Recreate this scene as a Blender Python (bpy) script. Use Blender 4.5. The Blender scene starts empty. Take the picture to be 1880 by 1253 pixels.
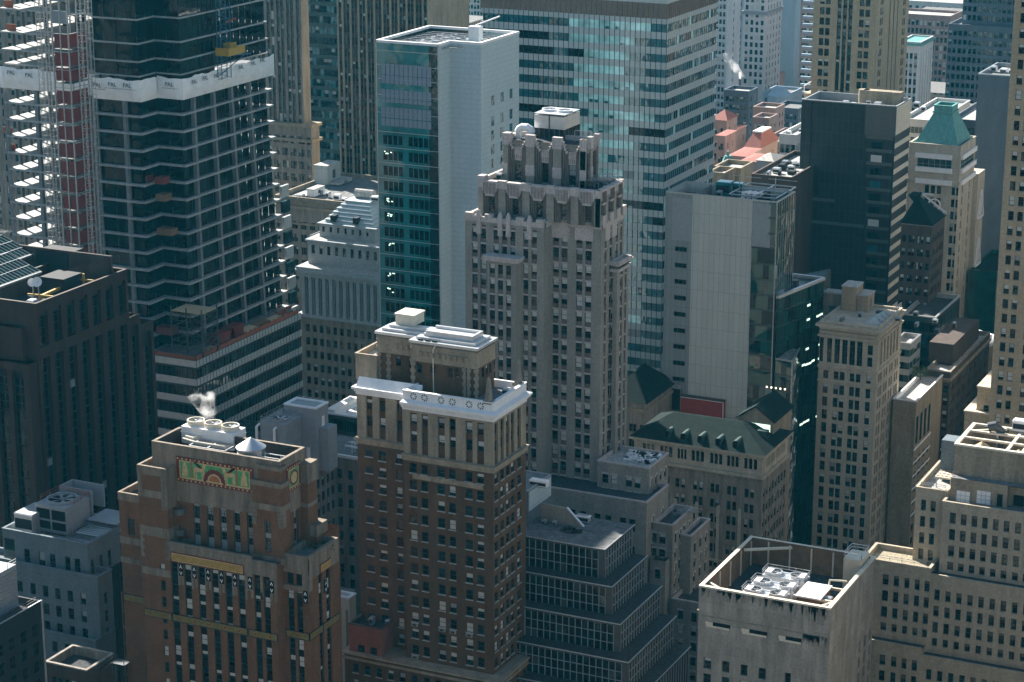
import bpy, math, random
from math import sin, cos, radians, pi, hypot
from mathutils import Vector, Matrix
from mathutils.bvhtree import BVHTree
random.seed(7)
SC = bpy.context.scene
COL = SC.collection
# ------------------------------------------------------------------ camera model
W0, H0, FPX = 1880.0, 1253.0, 4100.0
PITCH, YAW, CAMZ = radians(16.0), radians(25.45), 260.0
HF = Vector((-sin(YAW), cos(YAW), 0)); RT = Vector((cos(YAW), sin(YAW), 0))
FW = HF*cos(PITCH) - Vector((0, 0, 1))*sin(PITCH)
UP = HF*sin(PITCH) + Vector((0, 0, 1))*cos(PITCH)
CAM = Vector((0, 0, CAMZ))
def ray(px, py):
    return FW + RT*((px-W0/2)/FPX) + UP*((H0/2-py)/FPX)
def proj(p):
    q = Vector(p)-CAM; s = q.dot(FW)
    return W0/2+FPX*q.dot(RT)/s, H0/2-FPX*q.dot(UP)/s, s
def P(px, py, D):                      # survey point at a horizontal distance
    r = ray(px, py); return CAM + r*(D/r.dot(HF))
def onY(px, py, Y):                    # survey point on a wall that faces the street
    r = ray(px, py); q = CAM + r*(Y/r.y); return q.x, q.z
def onX(px, py, X):                    # survey point on a wall that faces the avenue
    r = ray(px, py); q = CAM + r*(X/r.x); return q.y, q.z
def onZ(px, py, Z):
    r = ray(px, py); q = CAM + r*((Z-CAMZ)/r.z); return q.x, q.y
def fx(px, Y, Z):                      # x of a mark along a street wall
    u = (px-W0/2)/FPX; c = Vector((0, Y, Z-CAMZ)); d = Vector((1, 0, 0))
    return -(c.dot(RT)-u*c.dot(FW))/(d.dot(RT)-u*d.dot(FW))
def fy(px, X, Z):                      # y of a mark along an avenue wall
    u = (px-W0/2)/FPX; c = Vector((X, 0, Z-CAMZ)); d = Vector((0, 1, 0))
    return -(c.dot(RT)-u*c.dot(FW))/(d.dot(RT)-u*d.dot(FW))
# ------------------------------------------------------------------ mesh builder
WORLDV, WORLDF = [], []                # every opaque wall, for the check of which windows can be seen
def root_loc(o):
    v = Vector((0, 0, 0))
    while o is not None: v = v + o.location; o = o.parent
    return v
class MB:
    def __init__(s): s.v, s.f, s.m, s.sm = [], [], [], []
    def poly(s, pts, m=0, smooth=False):
        n = len(s.v); s.v += [tuple(p) for p in pts]; s.f.append(tuple(range(n, n+len(pts)))); s.m.append(m); s.sm.append(smooth)
    def box(s, x0, x1, y0, y1, z0, z1, m=0, mt=None, skip=''):
        if x1 < x0: x0, x1 = x1, x0
        if y1 < y0: y0, y1 = y1, y0
        if z1 < z0: z0, z1 = z1, z0
        mt = m if mt is None else mt
        if 'F' not in skip: s.poly([(x0,y0,z0),(x1,y0,z0),(x1,y0,z1),(x0,y0,z1)], m)
        if 'R' not in skip: s.poly([(x1,y0,z0),(x1,y1,z0),(x1,y1,z1),(x1,y0,z1)], m)
        if 'K' not in skip: s.poly([(x1,y1,z0),(x0,y1,z0),(x0,y1,z1),(x1,y1,z1)], m)
        if 'L' not in skip: s.poly([(x0,y1,z0),(x0,y0,z0),(x0,y0,z1),(x0,y1,z1)], m)
        if 'T' not in skip: s.poly([(x0,y0,z1),(x1,y0,z1),(x1,y1,z1),(x0,y1,z1)], mt)
        if 'D' not in skip: s.poly([(x0,y1,z0),(x1,y1,z0),(x1,y0,z0),(x0,y0,z0)], m)
        return s
    def prism(s, pl, z0, z1, m=0, mt=None, cap=True):      # pl counter-clockwise seen from above
        mt = m if mt is None else mt; n = len(pl)
        for i in range(n):
            a, b = pl[i], pl[(i+1) % n]
            s.poly([(a[0],a[1],z0),(b[0],b[1],z0),(b[0],b[1],z1),(a[0],a[1],z1)], m)
        if cap:
            s.poly([(p[0],p[1],z1) for p in pl], mt); s.poly([(p[0],p[1],z0) for p in reversed(pl)], m)
        return s
    def frustum(s, b, zb, t, zt, m=0, mt=None):            # b, t = (x0,x1,y0,y1)
        B = [(b[0],b[2],zb),(b[1],b[2],zb),(b[1],b[3],zb),(b[0],b[3],zb)]; T = [(t[0],t[2],zt),(t[1],t[2],zt),(t[1],t[3],zt),(t[0],t[3],zt)]
        for i in range(4): j = (i+1) % 4; s.poly([B[i],B[j],T[j],T[i]], m)
        s.poly(T, m if mt is None else mt); s.poly(B[::-1], m)
        return s
    def cyl(s, x, y, z0, z1, r, n=16, m=0, r1=None, mt=None, cap=True):
        r1 = r if r1 is None else r1
        a = [(cos(2*pi*i/n), sin(2*pi*i/n)) for i in range(n)]
        for i in range(n):
            p, q = a[i], a[(i+1) % n]
            if r1 > 1e-4: s.poly([(x+r*p[0],y+r*p[1],z0),(x+r*q[0],y+r*q[1],z0),(x+r1*q[0],y+r1*q[1],z1),(x+r1*p[0],y+r1*p[1],z1)], m, True)
            else: s.poly([(x+r*p[0],y+r*p[1],z0),(x+r*q[0],y+r*q[1],z0),(x,y,z1)], m)
        if cap:
            if r1 > 1e-4: s.poly([(x+r1*p[0],y+r1*p[1],z1) for p in a], m if mt is None else mt)
            s.poly([(x+r*p[0],y+r*p[1],z0) for p in reversed(a)], m)
        return s
    def ring(s, x, y, z0, z1, ro, ri, n=20, m=0):
        a = [(cos(2*pi*i/n), sin(2*pi*i/n)) for i in range(n)]
        for i in range(n):
            p, q = a[i], a[(i+1) % n]
            f = lambda c, r, z: (x+r*c[0], y+r*c[1], z)
            s.poly([f(p,ro,z0),f(q,ro,z0),f(q,ro,z1),f(p,ro,z1)], m, True); s.poly([f(q,ri,z0),f(p,ri,z0),f(p,ri,z1),f(q,ri,z1)], m, True)
            s.poly([f(p,ro,z1),f(q,ro,z1),f(q,ri,z1),f(p,ri,z1)], m)
        return s
    def bar(s, a, b, w=.15, m=0, h=None):                  # square bar between two points
        a, b = Vector(a), Vector(b); d = (b-a)
        if d.length < 1e-6: return s
        d.normalize(); u = d.cross(Vector((0,0,1)))
        if u.length < 1e-3: u = Vector((1,0,0))
        u.normalize(); v = u.cross(d); u *= w/2; v *= (h or w)/2
        A = [a-u-v, a+u-v, a+u+v, a-u+v]; B = [b-u-v, b+u-v, b+u+v, b-u+v]
        for i in range(4): j = (i+1) % 4; s.poly([A[j],A[i],B[i],B[j]], m)
        s.poly(A, m); s.poly(B[::-1], m)
        return s
    def tube(s, pts, r=.2, n=8, m=0):
        pts = [Vector(p) for p in pts]; rings = []
        for i, p in enumerate(pts):
            d = (pts[min(i+1,len(pts)-1)]-pts[max(i-1,0)]).normalized(); u = d.cross(Vector((0,0,1)))
            if u.length < 1e-3: u = Vector((1,0,0))
            u.normalize(); v = u.cross(d)
            rings.append([p+u*(r*cos(2*pi*k/n))+v*(r*sin(2*pi*k/n)) for k in range(n)])
        for i in range(len(rings)-1):
            for k in range(n):
                l = (k+1) % n; s.poly([rings[i][l],rings[i][k],rings[i+1][k],rings[i+1][l]], m, True)
        s.poly(rings[0], m); s.poly(rings[-1][::-1], m)
        return s
    def add(s, o, T=None):
        n = len(s.v); s.v += [tuple(T @ Vector(p)) for p in o.v] if T else o.v
        s.f += [tuple(i+n for i in f) for f in o.f]; s.m += o.m; s.sm += o.sm
        return s
    def mesh(s, name, mats, off=(0,0,0)):
        me = bpy.data.meshes.new(name)
        ox, oy, oz = off
        me.from_pydata([(x-ox, y-oy, z-oz) for x, y, z in s.v], [], s.f)
        for mt in (mats if isinstance(mats, (list, tuple)) else [mats]): me.materials.append(mt)
        me.polygons.foreach_set('material_index', s.m); me.polygons.foreach_set('use_smooth', s.sm)
        me.update()
        return me
    def build(s, name, mats, parent=None, solid=True, **kw):
        if not s.f: return None
        off = root_loc(parent) if parent is not None else Vector((0,0,0))
        if parent is None:
            xs = [v[0] for v in s.v]; ys = [v[1] for v in s.v]; off = Vector(((min(xs)+max(xs))/2, (min(ys)+max(ys))/2, min(v[2] for v in s.v)))
        o = bpy.data.objects.new(name, s.mesh(name, mats, off)); COL.objects.link(o)
        if parent is not None: o.parent = parent
        else: o.location = off
        if solid:
            n = len(WORLDV); WORLDV.extend(s.v); WORLDF.extend([tuple(i+n for i in f) for f in s.f])
        tag(o, **kw)
        return o
def tag(o, label=None, cat=None, group=None, kind=None):
    if label: o['label'] = label
    if cat: o['category'] = cat
    if group: o['group'] = group
    if kind: o['kind'] = kind
    return o
def thing(name, label, cat, loc=(0,0,0), group=None):
    o = bpy.data.objects.new(name, None); COL.objects.link(o); o.location = loc; o.empty_display_size = .5
    return tag(o, label, cat, group)
# ------------------------------------------------------------------ materials
def srgb(h):
    h = h.lstrip('#'); c = [int(h[i:i+2], 16)/255 for i in (0, 2, 4)]
    return tuple((x/12.92 if x <= .04045 else ((x+.055)/1.055)**2.4) for x in c)+(1,)
def newmat(name):
    m = bpy.data.materials.new(name); m.use_nodes = True
    nt = m.node_tree; b = nt.nodes['Principled BSDF']
    return m, nt, b
def N(nt, typ, **kw):
    n = nt.nodes.new(typ)
    for k, v in kw.items():
        if k.startswith('_'): setattr(n, k[1:], v)
        else: n.inputs[k.replace('__', ' ')].default_value = v
    return n
def lin(c): return tuple(c)+(1,) if len(c) == 3 else c
def wallmat(name, col, dark=.62, light=1.18, scale=.12, streak=.22, rough=.85, joint=None, jdark=.7, fine=.18, spec=.3, metal=0.):
    """masonry: broad weathering, vertical streaks, fine grain, optional blocks (width, height, mortar)"""
    m, nt, b = newmat(name); L = nt.links
    tc = N(nt, 'ShaderNodeTexCoord'); mp = N(nt, 'ShaderNodeMapping'); mp.inputs['Scale'].default_value = (1, 1, streak)
    L.new(tc.outputs['Object'], mp.inputs['Vector'])
    n1 = N(nt, 'ShaderNodeTexNoise', Scale=scale*4, Detail=6., Roughness=.65); L.new(mp.outputs[0], n1.inputs['Vector'])
    n2 = N(nt, 'ShaderNodeTexNoise', Scale=2.2, Detail=3., Roughness=.6); L.new(tc.outputs['Object'], n2.inputs['Vector'])
    r1 = N(nt, 'ShaderNodeMapRange'); r1.inputs['From Min'].default_value = .28; r1.inputs['From Max'].default_value = .72
    r1.inputs['To Min'].default_value = dark; r1.inputs['To Max'].default_value = light; L.new(n1.outputs['Fac'], r1.inputs['Value'])
    r2 = N(nt, 'ShaderNodeMapRange'); r2.inputs['From Min'].default_value = .3; r2.inputs['From Max'].default_value = .7
    r2.inputs['To Min'].default_value = 1-fine; r2.inputs['To Max'].default_value = 1+fine; L.new(n2.outputs['Fac'], r2.inputs['Value'])
    mu = N(nt, 'ShaderNodeMath', _operation='MULTIPLY'); L.new(r1.outputs[0], mu.inputs[0]); L.new(r2.outputs[0], mu.inputs[1])
    fac = mu.outputs[0]
    if joint:
        sx = N(nt, 'ShaderNodeSeparateXYZ'); L.new(tc.outputs['Object'], sx.inputs[0])
        ad = N(nt, 'ShaderNodeMath', _operation='ADD'); L.new(sx.outputs['X'], ad.inputs[0]); L.new(sx.outputs['Y'], ad.inputs[1])
        cb = N(nt, 'ShaderNodeCombineXYZ'); L.new(ad.outputs[0], cb.inputs['X']); L.new(sx.outputs['Z'], cb.inputs['Y'])
        bt = N(nt, 'ShaderNodeTexBrick'); L.new(cb.outputs[0], bt.inputs['Vector'])
        bt.inputs['Scale'].default_value = 1.; bt.inputs['Brick Width'].default_value = joint[0]; bt.inputs['Row Height'].default_value = joint[1]
        bt.inputs['Mortar Size'].default_value = joint[2]; bt.inputs['Color1'].default_value = (1,1,1,1)
        v = joint[3] if len(joint) > 3 else .82
        bt.inputs['Color2'].default_value = (v,v,v,1); bt.inputs['Mortar'].default_value = (jdark,)*3+(1,)
        bt.offset = joint[4] if len(joint) > 4 else .5
        m3 = N(nt, 'ShaderNodeMath', _operation='MULTIPLY'); L.new(fac, m3.inputs[0]); L.new(bt.outputs['Color'], m3.inputs[1]); fac = m3.outputs[0]
    mx = N(nt, 'ShaderNodeVectorMath', _operation='SCALE'); mx.inputs[0].default_value = col[:3]; L.new(fac, mx.inputs['Scale'])
    L.new(mx.outputs[0], b.inputs['Base Color'])
    b.inputs['Roughness'].default_value = rough; b.inputs['Specular IOR Level'].default_value = spec; b.inputs['Metallic'].default_value = metal
    return m
def flat(name, col, rough=.6, metal=0., spec=.4, var=.12, vs=.8):
    m, nt, b = newmat(name); L = nt.links
    tc = N(nt, 'ShaderNodeTexCoord'); n = N(nt, 'ShaderNodeTexNoise', Scale=vs, Detail=5., Roughness=.65); L.new(tc.outputs['Object'], n.inputs['Vector'])
    r = N(nt, 'ShaderNodeMapRange'); r.inputs['From Min'].default_value = .3; r.inputs['From Max'].default_value = .7
    r.inputs['To Min'].default_value = 1-var; r.inputs['To Max'].default_value = 1+var; L.new(n.outputs['Fac'], r.inputs['Value'])
    mx = N(nt, 'ShaderNodeVectorMath', _operation='SCALE'); mx.inputs[0].default_value = col[:3]; L.new(r.outputs[0], mx.inputs['Scale'])
    L.new(mx.outputs[0], b.inputs['Base Color'])
    b.inputs['Roughness'].default_value = rough; b.inputs['Metallic'].default_value = metal; b.inputs['Specular IOR Level'].default_value = spec
    return m
def glassmat(name, col, rough=.06, ior=1.6, bump=.25, bs=.35, var=.35):
    m, nt, b = newmat(name); L = nt.links
    tc = N(nt, 'ShaderNodeTexCoord'); ge = N(nt, 'ShaderNodeNewGeometry')
    n = N(nt, 'ShaderNodeTexNoise', Scale=bs, Detail=2., Roughness=.5); L.new(ge.outputs['Position'], n.inputs['Vector'])
    n2 = N(nt, 'ShaderNodeTexNoise', Scale=.23, Detail=3.); L.new(ge.outputs['Position'], n2.inputs['Vector'])
    r = N(nt, 'ShaderNodeMapRange'); r.inputs['From Min'].default_value = .3; r.inputs['From Max'].default_value = .7
    r.inputs['To Min'].default_value = 1-var; r.inputs['To Max'].default_value = 1+var; L.new(n2.outputs['Fac'], r.inputs['Value'])
    mx = N(nt, 'ShaderNodeVectorMath', _operation='SCALE'); mx.inputs[0].default_value = col[:3]; L.new(r.outputs[0], mx.inputs['Scale'])
    L.new(mx.outputs[0], b.inputs['Base Color'])
    bp = N(nt, 'ShaderNodeBump', Strength=bump, Distance=.4); L.new(n.outputs['Fac'], bp.inputs['Height']); L.new(bp.outputs[0], b.inputs['Normal'])
    b.inputs['Roughness'].default_value = rough; b.inputs['IOR'].default_value = ior
    return m
def emat(name, col, s):
    m, nt, b = newmat(name)
    b.inputs['Base Color'].default_value = lin(col); b.inputs['Emission Color'].default_value = lin(col); b.inputs['Emission Strength'].default_value = s
    b.inputs['Roughness'].default_value = .3
    return m
M = {}
M['brick'] = wallmat('brick_hotel', (.112,.062,.032), .6, 1.25, .10, .3, joint=(.8,.45,.02,.86), jdark=.85)
M['brick_fr'] = wallmat('brick_orange', (.172,.083,.042), .62, 1.25, .10, .3, joint=(.8,.45,.02,.86), jdark=.85)
M['brick_dk'] = wallmat('brick_dark', (.075,.055,.046), .6, 1.25, .1, .3)
M['brick_red'] = wallmat('brick_red', (.20,.075,.055), .65, 1.2, .1, .4)
M['lime'] = wallmat('limestone', (.33,.275,.20), .6, 1.2, .12, .16, joint=(1.6,.8,.02,.9), jdark=.8)
M['lime_dk'] = wallmat('limestone_sooty', (.25,.222,.188), .5, 1.3, .18, .15)
M['deco'] = wallmat('grey_brick_shaft', (.285,.265,.232), .72, 1.15, .09, .2, joint=(1.2,.6,.02,.9), jdark=.85)
M['deco_sp'] = wallmat('mauve_spandrel', (.155,.130,.118), .65, 1.2, .2, .3)
M['deco_cap'] = wallmat('pale_pink_terracotta', (.46,.41,.39), .75, 1.15, .2, .3)
M['conc'] = wallmat('concrete_panels', (.37,.34,.295), .55, 1.2, .11, .18, joint=(2.6,2.0,.03,.84,.0), jdark=.8)
M['beige'] = wallmat('beige_limestone', (.40,.345,.26), .74, 1.14, .12, .2, joint=(1.5,.9,.02,.9), jdark=.85)
M['tan'] = wallmat('tan_brick', (.42,.335,.225), .8, 1.12, .1, .25, joint=(.9,.4,.02,.86), jdark=.85)
M['neo'] = wallmat('pale_stone', (.48,.43,.345), .7, 1.14, .1, .2, joint=(1.4,.7,.02,.92), jdark=.85)
M['bluegrey'] = wallmat('blue_grey_block', (.14,.175,.20), .8, 1.1, .08, .3, joint=(1.6,.8,.015,.93), jdark=.85)
M['bronze'] = wallmat('bronze_granite', (.050,.030,.024), .6, 1.3, .1, .2, rough=.6, spec=.2)
M['whitepanel'] = wallmat('white_metal_panel', (.46,.55,.58), .93, 1.04, .05, .4, rough=.55, joint=(3.4,1.3,.035,.97,.5), jdark=.6, fine=.06)
M['greypanel'] = wallmat('grey_metal_panel', (.23,.255,.255), .9, 1.06, .06, .15, rough=.5, joint=(1.5,5.2,.05,.94,.0), jdark=.55, fine=.07)
M['lightpanel'] = wallmat('pale_metal_panel', (.46,.475,.445), .9, 1.06, .06, .15, rough=.5, joint=(1.5,5.2,.05,.93,.0), jdark=.6, fine=.07)
M['cream'] = flat('cream_panel', (.62,.56,.44), .7)
M['white'] = wallmat('white_paint', (.78,.78,.78), .88, 1.04, .2, .25, fine=.05)
M['offwhite'] = wallmat('offwhite_render', (.68,.62,.50), .82, 1.08, .2, .25, fine=.06)
M['roof_dk'] = wallmat('tar_roof', (.04,.042,.045), .4, 1.8, .35, 1, rough=.95)
M['roof_gr'] = wallmat('grey_roof', (.17,.17,.17), .4, 1.5, .3, 1, rough=.95)
M['roof_lt'] = wallmat('pale_roof', (.40,.39,.37), .5, 1.35, .3, 1, rough=.9)
M['gravel'] = wallmat('gravel_roof', (.27,.235,.165), .7, 1.3, .5, 1, fine=.45)
M['green_dk'] = wallmat('dark_green_copper', (.009,.018,.017), .6, 1.5, .15, .4, rough=.9, spec=.08)
M['copper'] = wallmat('verdigris', (.13,.33,.31), .8, 1.15, .2, .2, rough=.65, joint=(.7,50.,.06,.95,.0), jdark=.7)
M['red'] = flat('red_paint', (.17,.03,.028), .7, var=.3, vs=2.)
M['orange'] = flat('orange_mesh', (.30,.085,.04), .8, var=.35, vs=3.)
M['tile_red'] = wallmat('red_roof_tile', (.30,.12,.10), .8, 1.15, .2, 1)
M['steel'] = flat('galvanised_steel', (.42,.43,.44), .42, .75, var=.2, vs=1.5)
M['steel_dk'] = flat('dark_steel', (.09,.095,.10), .5, .4)
M['alu'] = flat('aluminium', (.58,.59,.6), .38, .6, var=.1)
M['grey'] = flat('grey_paint', (.26,.28,.30), .6)
M['greydk'] = flat('dark_grey_paint', (.02,.024,.028), .7, 0., .2)
M['black'] = flat('black_louvre', (.008,.009,.010), .8, 0., .1)
M['slab'] = flat('concrete_slab', (.34,.345,.34), .85, var=.25, vs=.5)
M['core'] = flat('raw_concrete_core', (.05,.052,.055), .9, var=.4, vs=.3)
M['net'] = flat('white_netting', (.82,.82,.80), .75, var=.1, vs=.6)
M['yellow'] = flat('yellow_paint', (.45,.28,.05), .6)
M['blue'] = flat('blue_steel', (.03,.13,.22), .5)
M['brown'] = flat('brown_wood', (.17,.10,.055), .8, var=.3)
M['ply'] = flat('plywood', (.55,.40,.24), .8)
M['plant'] = flat('shrub_leaves', (.06,.09,.03), .8, var=.5, vs=3.)
M['glass'] = glassmat('window_glass', (.004,.009,.011), .04, 1.36, .15)
M['glass_t'] = glassmat('window_glass_teal', (.008,.03,.033), .05, 1.7, .2)
M['glass_b'] = glassmat('window_glass_brown', (.03,.026,.02), .06, 1.4, .2)
M['cw_teal'] = glassmat('curtain_glass_teal', (.02,.18,.19), .05, 1.8, .3, .12)
M['cw_teal_lt'] = glassmat('curtain_glass_pale_teal', (.40,.68,.67), .08, 1.7, .35, .2, .5)  # pale colour carries the reflection painted on the striped tower
M['cw_blue'] = glassmat('curtain_glass_blue', (.012,.10,.125), .05, 2.0, .5, .2, .5)
M['cw_green'] = glassmat('curtain_glass_green', (.006,.055,.045), .05, 1.65, .5, .12)
M['cw_black'] = glassmat('curtain_glass_black', (.003,.009,.012), .05, 1.38, .2, .12)
M['spand'] = flat('spandrel_glass_grey', (.40,.45,.46), .28, 0., .6, var=.08, vs=.3)
M['spand_dk'] = flat('spandrel_glass_dark', (.02,.045,.048), .25, 0., .6)
M['pv'] = flat('lavender_panel', (.24,.29,.36), .35, .1, var=.1)
M['blind'] = flat('window_blind', (.50,.51,.48), .75, var=.12, vs=1.3)
M['blind2'] = flat('window_blind_grey', (.27,.29,.29), .75, var=.15, vs=1.3)
M['blind3'] = flat('window_blind_tan', (.33,.25,.18), .75, var=.15, vs=1.3)
M['fr_dk'] = flat('window_frame_dark', (.035,.038,.04), .6)
M['fr_lt'] = flat('window_frame_pale', (.36,.37,.36), .6)
M['sill'] = flat('window_sill', (.46,.45,.43), .8)
M['lit'] = emat('lit_window', (1.,.86,.55), 1.0)
M['litg'] = emat('lit_office_ceiling', (.75,1.,.80), .5)
M['gold'] = flat('ochre_faience', (.36,.23,.06), .5, var=.3, vs=2.)
M['faience'] = flat('green_faience', (.07,.30,.11), .45, var=.35, vs=1.)
M['maroon'] = flat('maroon_faience', (.14,.022,.018), .5, var=.3, vs=3.)
M['sand'] = flat('sand_faience', (.52,.38,.18), .5, var=.3, vs=2.)
M['rust'] = flat('rust_faience', (.36,.12,.04), .5, var=.3, vs=2.)
M['olive'] = flat('olive_faience', (.16,.13,.035), .5, var=.4, vs=2.)
M['roof_gr2'] = wallmat('dusty_flat_roof', (.12,.125,.13), .45, 1.5, .2, 1, rough=.95)
M['green_lt'] = flat('weathered_copper', (.03,.065,.058), .6, var=.3)
M['cool'] = wallmat('cool_grey_stone', (.36,.40,.42), .75, 1.12, .1, .2, joint=(1.4,.7,.02,.92), jdark=.85)
M['blind4'] = flat('window_shade_brown', (.105,.095,.08), .7, var=.2)
M['red_b'] = flat('bright_red_paint', (.30,.04,.035), .7, var=.25)
M['fr_stone'] = wallmat('sooty_warm_stone', (.215,.172,.13), .5, 1.3, .18, .15)
M['col'] = flat('column_concrete', (.19,.20,.21), .85, var=.25, vs=.5)
# ------------------------------------------------------------------ windows
ORD = 'first second third fourth fifth sixth seventh eighth ninth tenth eleventh twelfth thirteenth fourteenth fifteenth sixteenth seventeenth eighteenth'.split()
WCACHE = {}
def wmesh(style, w, h, var):
    w = max(.3, round(w*10)/10); h = max(.3, round(h*10)/10); key = (style['id'], w, h, var)
    if key in WCACHE: return WCACHE[key]
    mb = MB(); t = style.get('t', .09); fr = 0; kind = var
    # slots: 0 frame, 1 glass, 2 blind, 3 sill, 4 lit
    y = 0.
    bl = {0: 0, 1: .34, 2: .5, 3: .68, 4: 1.0, 5: 0, 6: .5, 7: 0}[kind]
    gm = 1
    zb = h*(1-bl)
    if kind == 7: mb.poly([(0,y,0),(w,y,0),(w,y,h),(0,y,h)], 4)
    elif kind == 5: mb.poly([(0,y,0),(w,y,0),(w,y,h),(0,y,h)], 5)
    else:
        bm = 6 if kind == 6 else 2
        if bl < 1: mb.poly([(0,y,0),(w,y,0),(w,y,zb),(0,y,zb)], gm)
        if bl > 0: mb.poly([(0,y,zb),(w,y,zb),(w,y,h),(0,y,h)], bm)
    if style.get('frame', True):
        mb.box(0, t, -.05, 0, 0, h, fr, skip='KD').box(w-t, w, -.05, 0, 0, h, fr, skip='KD')
        mb.box(t, w-t, -.05, 0, 0, t, fr, skip='KLR').box(t, w-t, -.05, 0, h-t, h, fr, skip='KLR')
        if style.get('rail', True): mb.box(t, w-t, -.07, 0, h*.5-.04, h*.5+.04, fr, skip='KLR')
        for k in range(style.get('mull', 0)):
            x = w*(k+1)/(style['mull']+1); mb.box(x-.05, x+.05, -.06, 0, t, h-t, fr, skip='KTD')
        for k in range(style.get('bars', 0)):
            z = h*(k+1)/(style['bars']+1); mb.box(t, w-t, -.055, 0, z-.04, z+.04, fr, skip='KLR')
    r = style.get('recess', .3)
    if style.get('sill'): mb.box(-.1, w+.1, -r-.14, -.05, -.16, 0, 3, skip='')
    if style.get('lintel'): mb.box(-.12, w+.12, -r-.12, -r+.02, h, h+.38, 3, skip='')
    mats = [M[style.get('fm','fr_dk')], M[style.get('gm','glass')], M[style.get('bm','blind')], M[style.get('sm','sill')], M['lit'], M[style.get('gm2','glass_t')], M[style.get('bm2','blind2')]]
    WCACHE[key] = [mb, mats, None, w, h]
    return WCACHE[key]
SID = [0]
def style(**k):
    SID[0] += 1; k['id'] = SID[0]; return k
class B:
    """one building: an Empty with its walls, roofs, trims; windows are set at the end"""
    def __init__(s, name, label, cat, x, y, z=0., group=None):
        s.o = thing(name, label, cat, (x, y, z), group); s.slots = []; s.name = name
    def part(s, mb, name, mats, parent=None, **k): return mb.build(name, mats, parent or s.o, **k)
BLDS = []
def pickvar(st, rnd):
    p = st.get('var', {0: 5, 1: 1, 2: 1, 3: .6, 4: .6, 5: 2, 6: 1}); ks = list(p)
    return rnd.choices(ks, [p[k] for k in ks])[0]
def facade(b, mb, O, u, w, z0, z1, cols=(), rows=(), st=None, m=0, chan=None, skip=None, rnd=None):
    """wall with real openings. O=(x,y) corner at the left seen from outside, u unit vector, cols/rows in metres; chan=(zb,zt,depth,mat): recessed bays"""
    ux, uy = u; nx, ny = uy, -ux
    rnd = rnd or random
    def pt(a, z, d=0.): return (O[0]+ux*a-nx*d, O[1]+uy*a-ny*d, z)
    def q(a0, a1, za, zb, d=0., mm=m):
        if a1-a0 > 1e-4 and zb-za > 1e-4: mb.poly([pt(a0,za,d), pt(a1,za,d), pt(a1,zb,d), pt(a0,zb,d)], mm)
    def reveal(a0, a1, za, zb, d0, d1, mm=m):
        mb.poly([pt(a0,za,d0), pt(a0,za,d1), pt(a0,zb,d1), pt(a0,zb,d0)][::-1], mm)
        mb.poly([pt(a1,za,d0), pt(a1,za,d1), pt(a1,zb,d1), pt(a1,zb,d0)], mm)
        mb.poly([pt(a0,za,d0), pt(a1,za,d0), pt(a1,za,d1), pt(a0,za,d1)], mm)
        mb.poly([pt(a0,zb,d0), pt(a1,zb,d0), pt(a1,zb,d1), pt(a0,zb,d1)][::-1], mm)
    cols = sorted([(max(0.02,a), min(w-.02,c)) for a, c in cols if c > .05 and a < w-.05 and c-a > .1]); rows = sorted([r for r in rows if r[0] > z0+.02 and r[1] < z1-.02])
    if not cols or not rows: q(0, w, z0, z1); return
    rc = st.get('recess', .3)
    def slot(i, j, a, c, za, zb, d):
        if skip and skip(i, j): return False
        var = pickvar(st, rnd)
        b.slots.append((pt(a, za, d), (ux, uy), c-a, zb-za, st, var)); return True
    if chan is None:
        z = z0
        for j, (za, zb) in enumerate(rows):
            q(0, w, z, za); a = 0.
            for i, (ca, cc) in enumerate(cols):
                q(a, ca, za, zb); a = cc
                if skip and skip(i, j): q(ca, cc, za, zb)
                else:
                    reveal(ca, cc, za, zb, 0, rc); slot(i, j, ca, cc, za, zb, rc)
            q(a, w, za, zb); z = zb
        q(0, w, z, z1)
    else:
        zb_, zt_, dep, sm = chan
        q(0, w, z0, zb_); q(0, w, zt_, z1); a = 0.
        for i, (ca, cc) in enumerate(cols):
            q(a, ca, zb_, zt_); a = cc
            reveal(ca, cc, zb_, zt_, 0, dep); z = zb_
            for j, (za, zb) in enumerate(rows):
                if za < zb_ or zb > zt_: continue
                q(ca, cc, z, za, dep, sm)
                if slot(i, j, ca, cc, za, zb, dep+.12): reveal(ca, cc, za, zb, dep, dep+.12, sm)
                else: q(ca, cc, za, zb, dep, sm)
                z = zb
            q(ca, cc, z, zt_, dep, sm)
        q(a, w, zb_, zt_)
def tier(b, mb, x0, x1, y0, y1, z0, z1, F=None, R=None, m=0):
    """four walls; F and R are dicts for facade()"""
    for O, u, w, sp in (((x0,y0),(1,0),x1-x0,F), ((x1,y0),(0,1),y1-y0,R), ((x1,y1),(-1,0),x1-x0,None), ((x0,y1),(0,-1),y1-y0,None)):
        facade(b, mb, O, u, w, z0, z1, m=m, **(sp or {}))
def deck(mb, x0, x1, y0, y1, z, m=0): mb.poly([(x0,y0,z),(x1,y0,z),(x1,y1,z),(x0,y1,z)], m)
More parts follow.
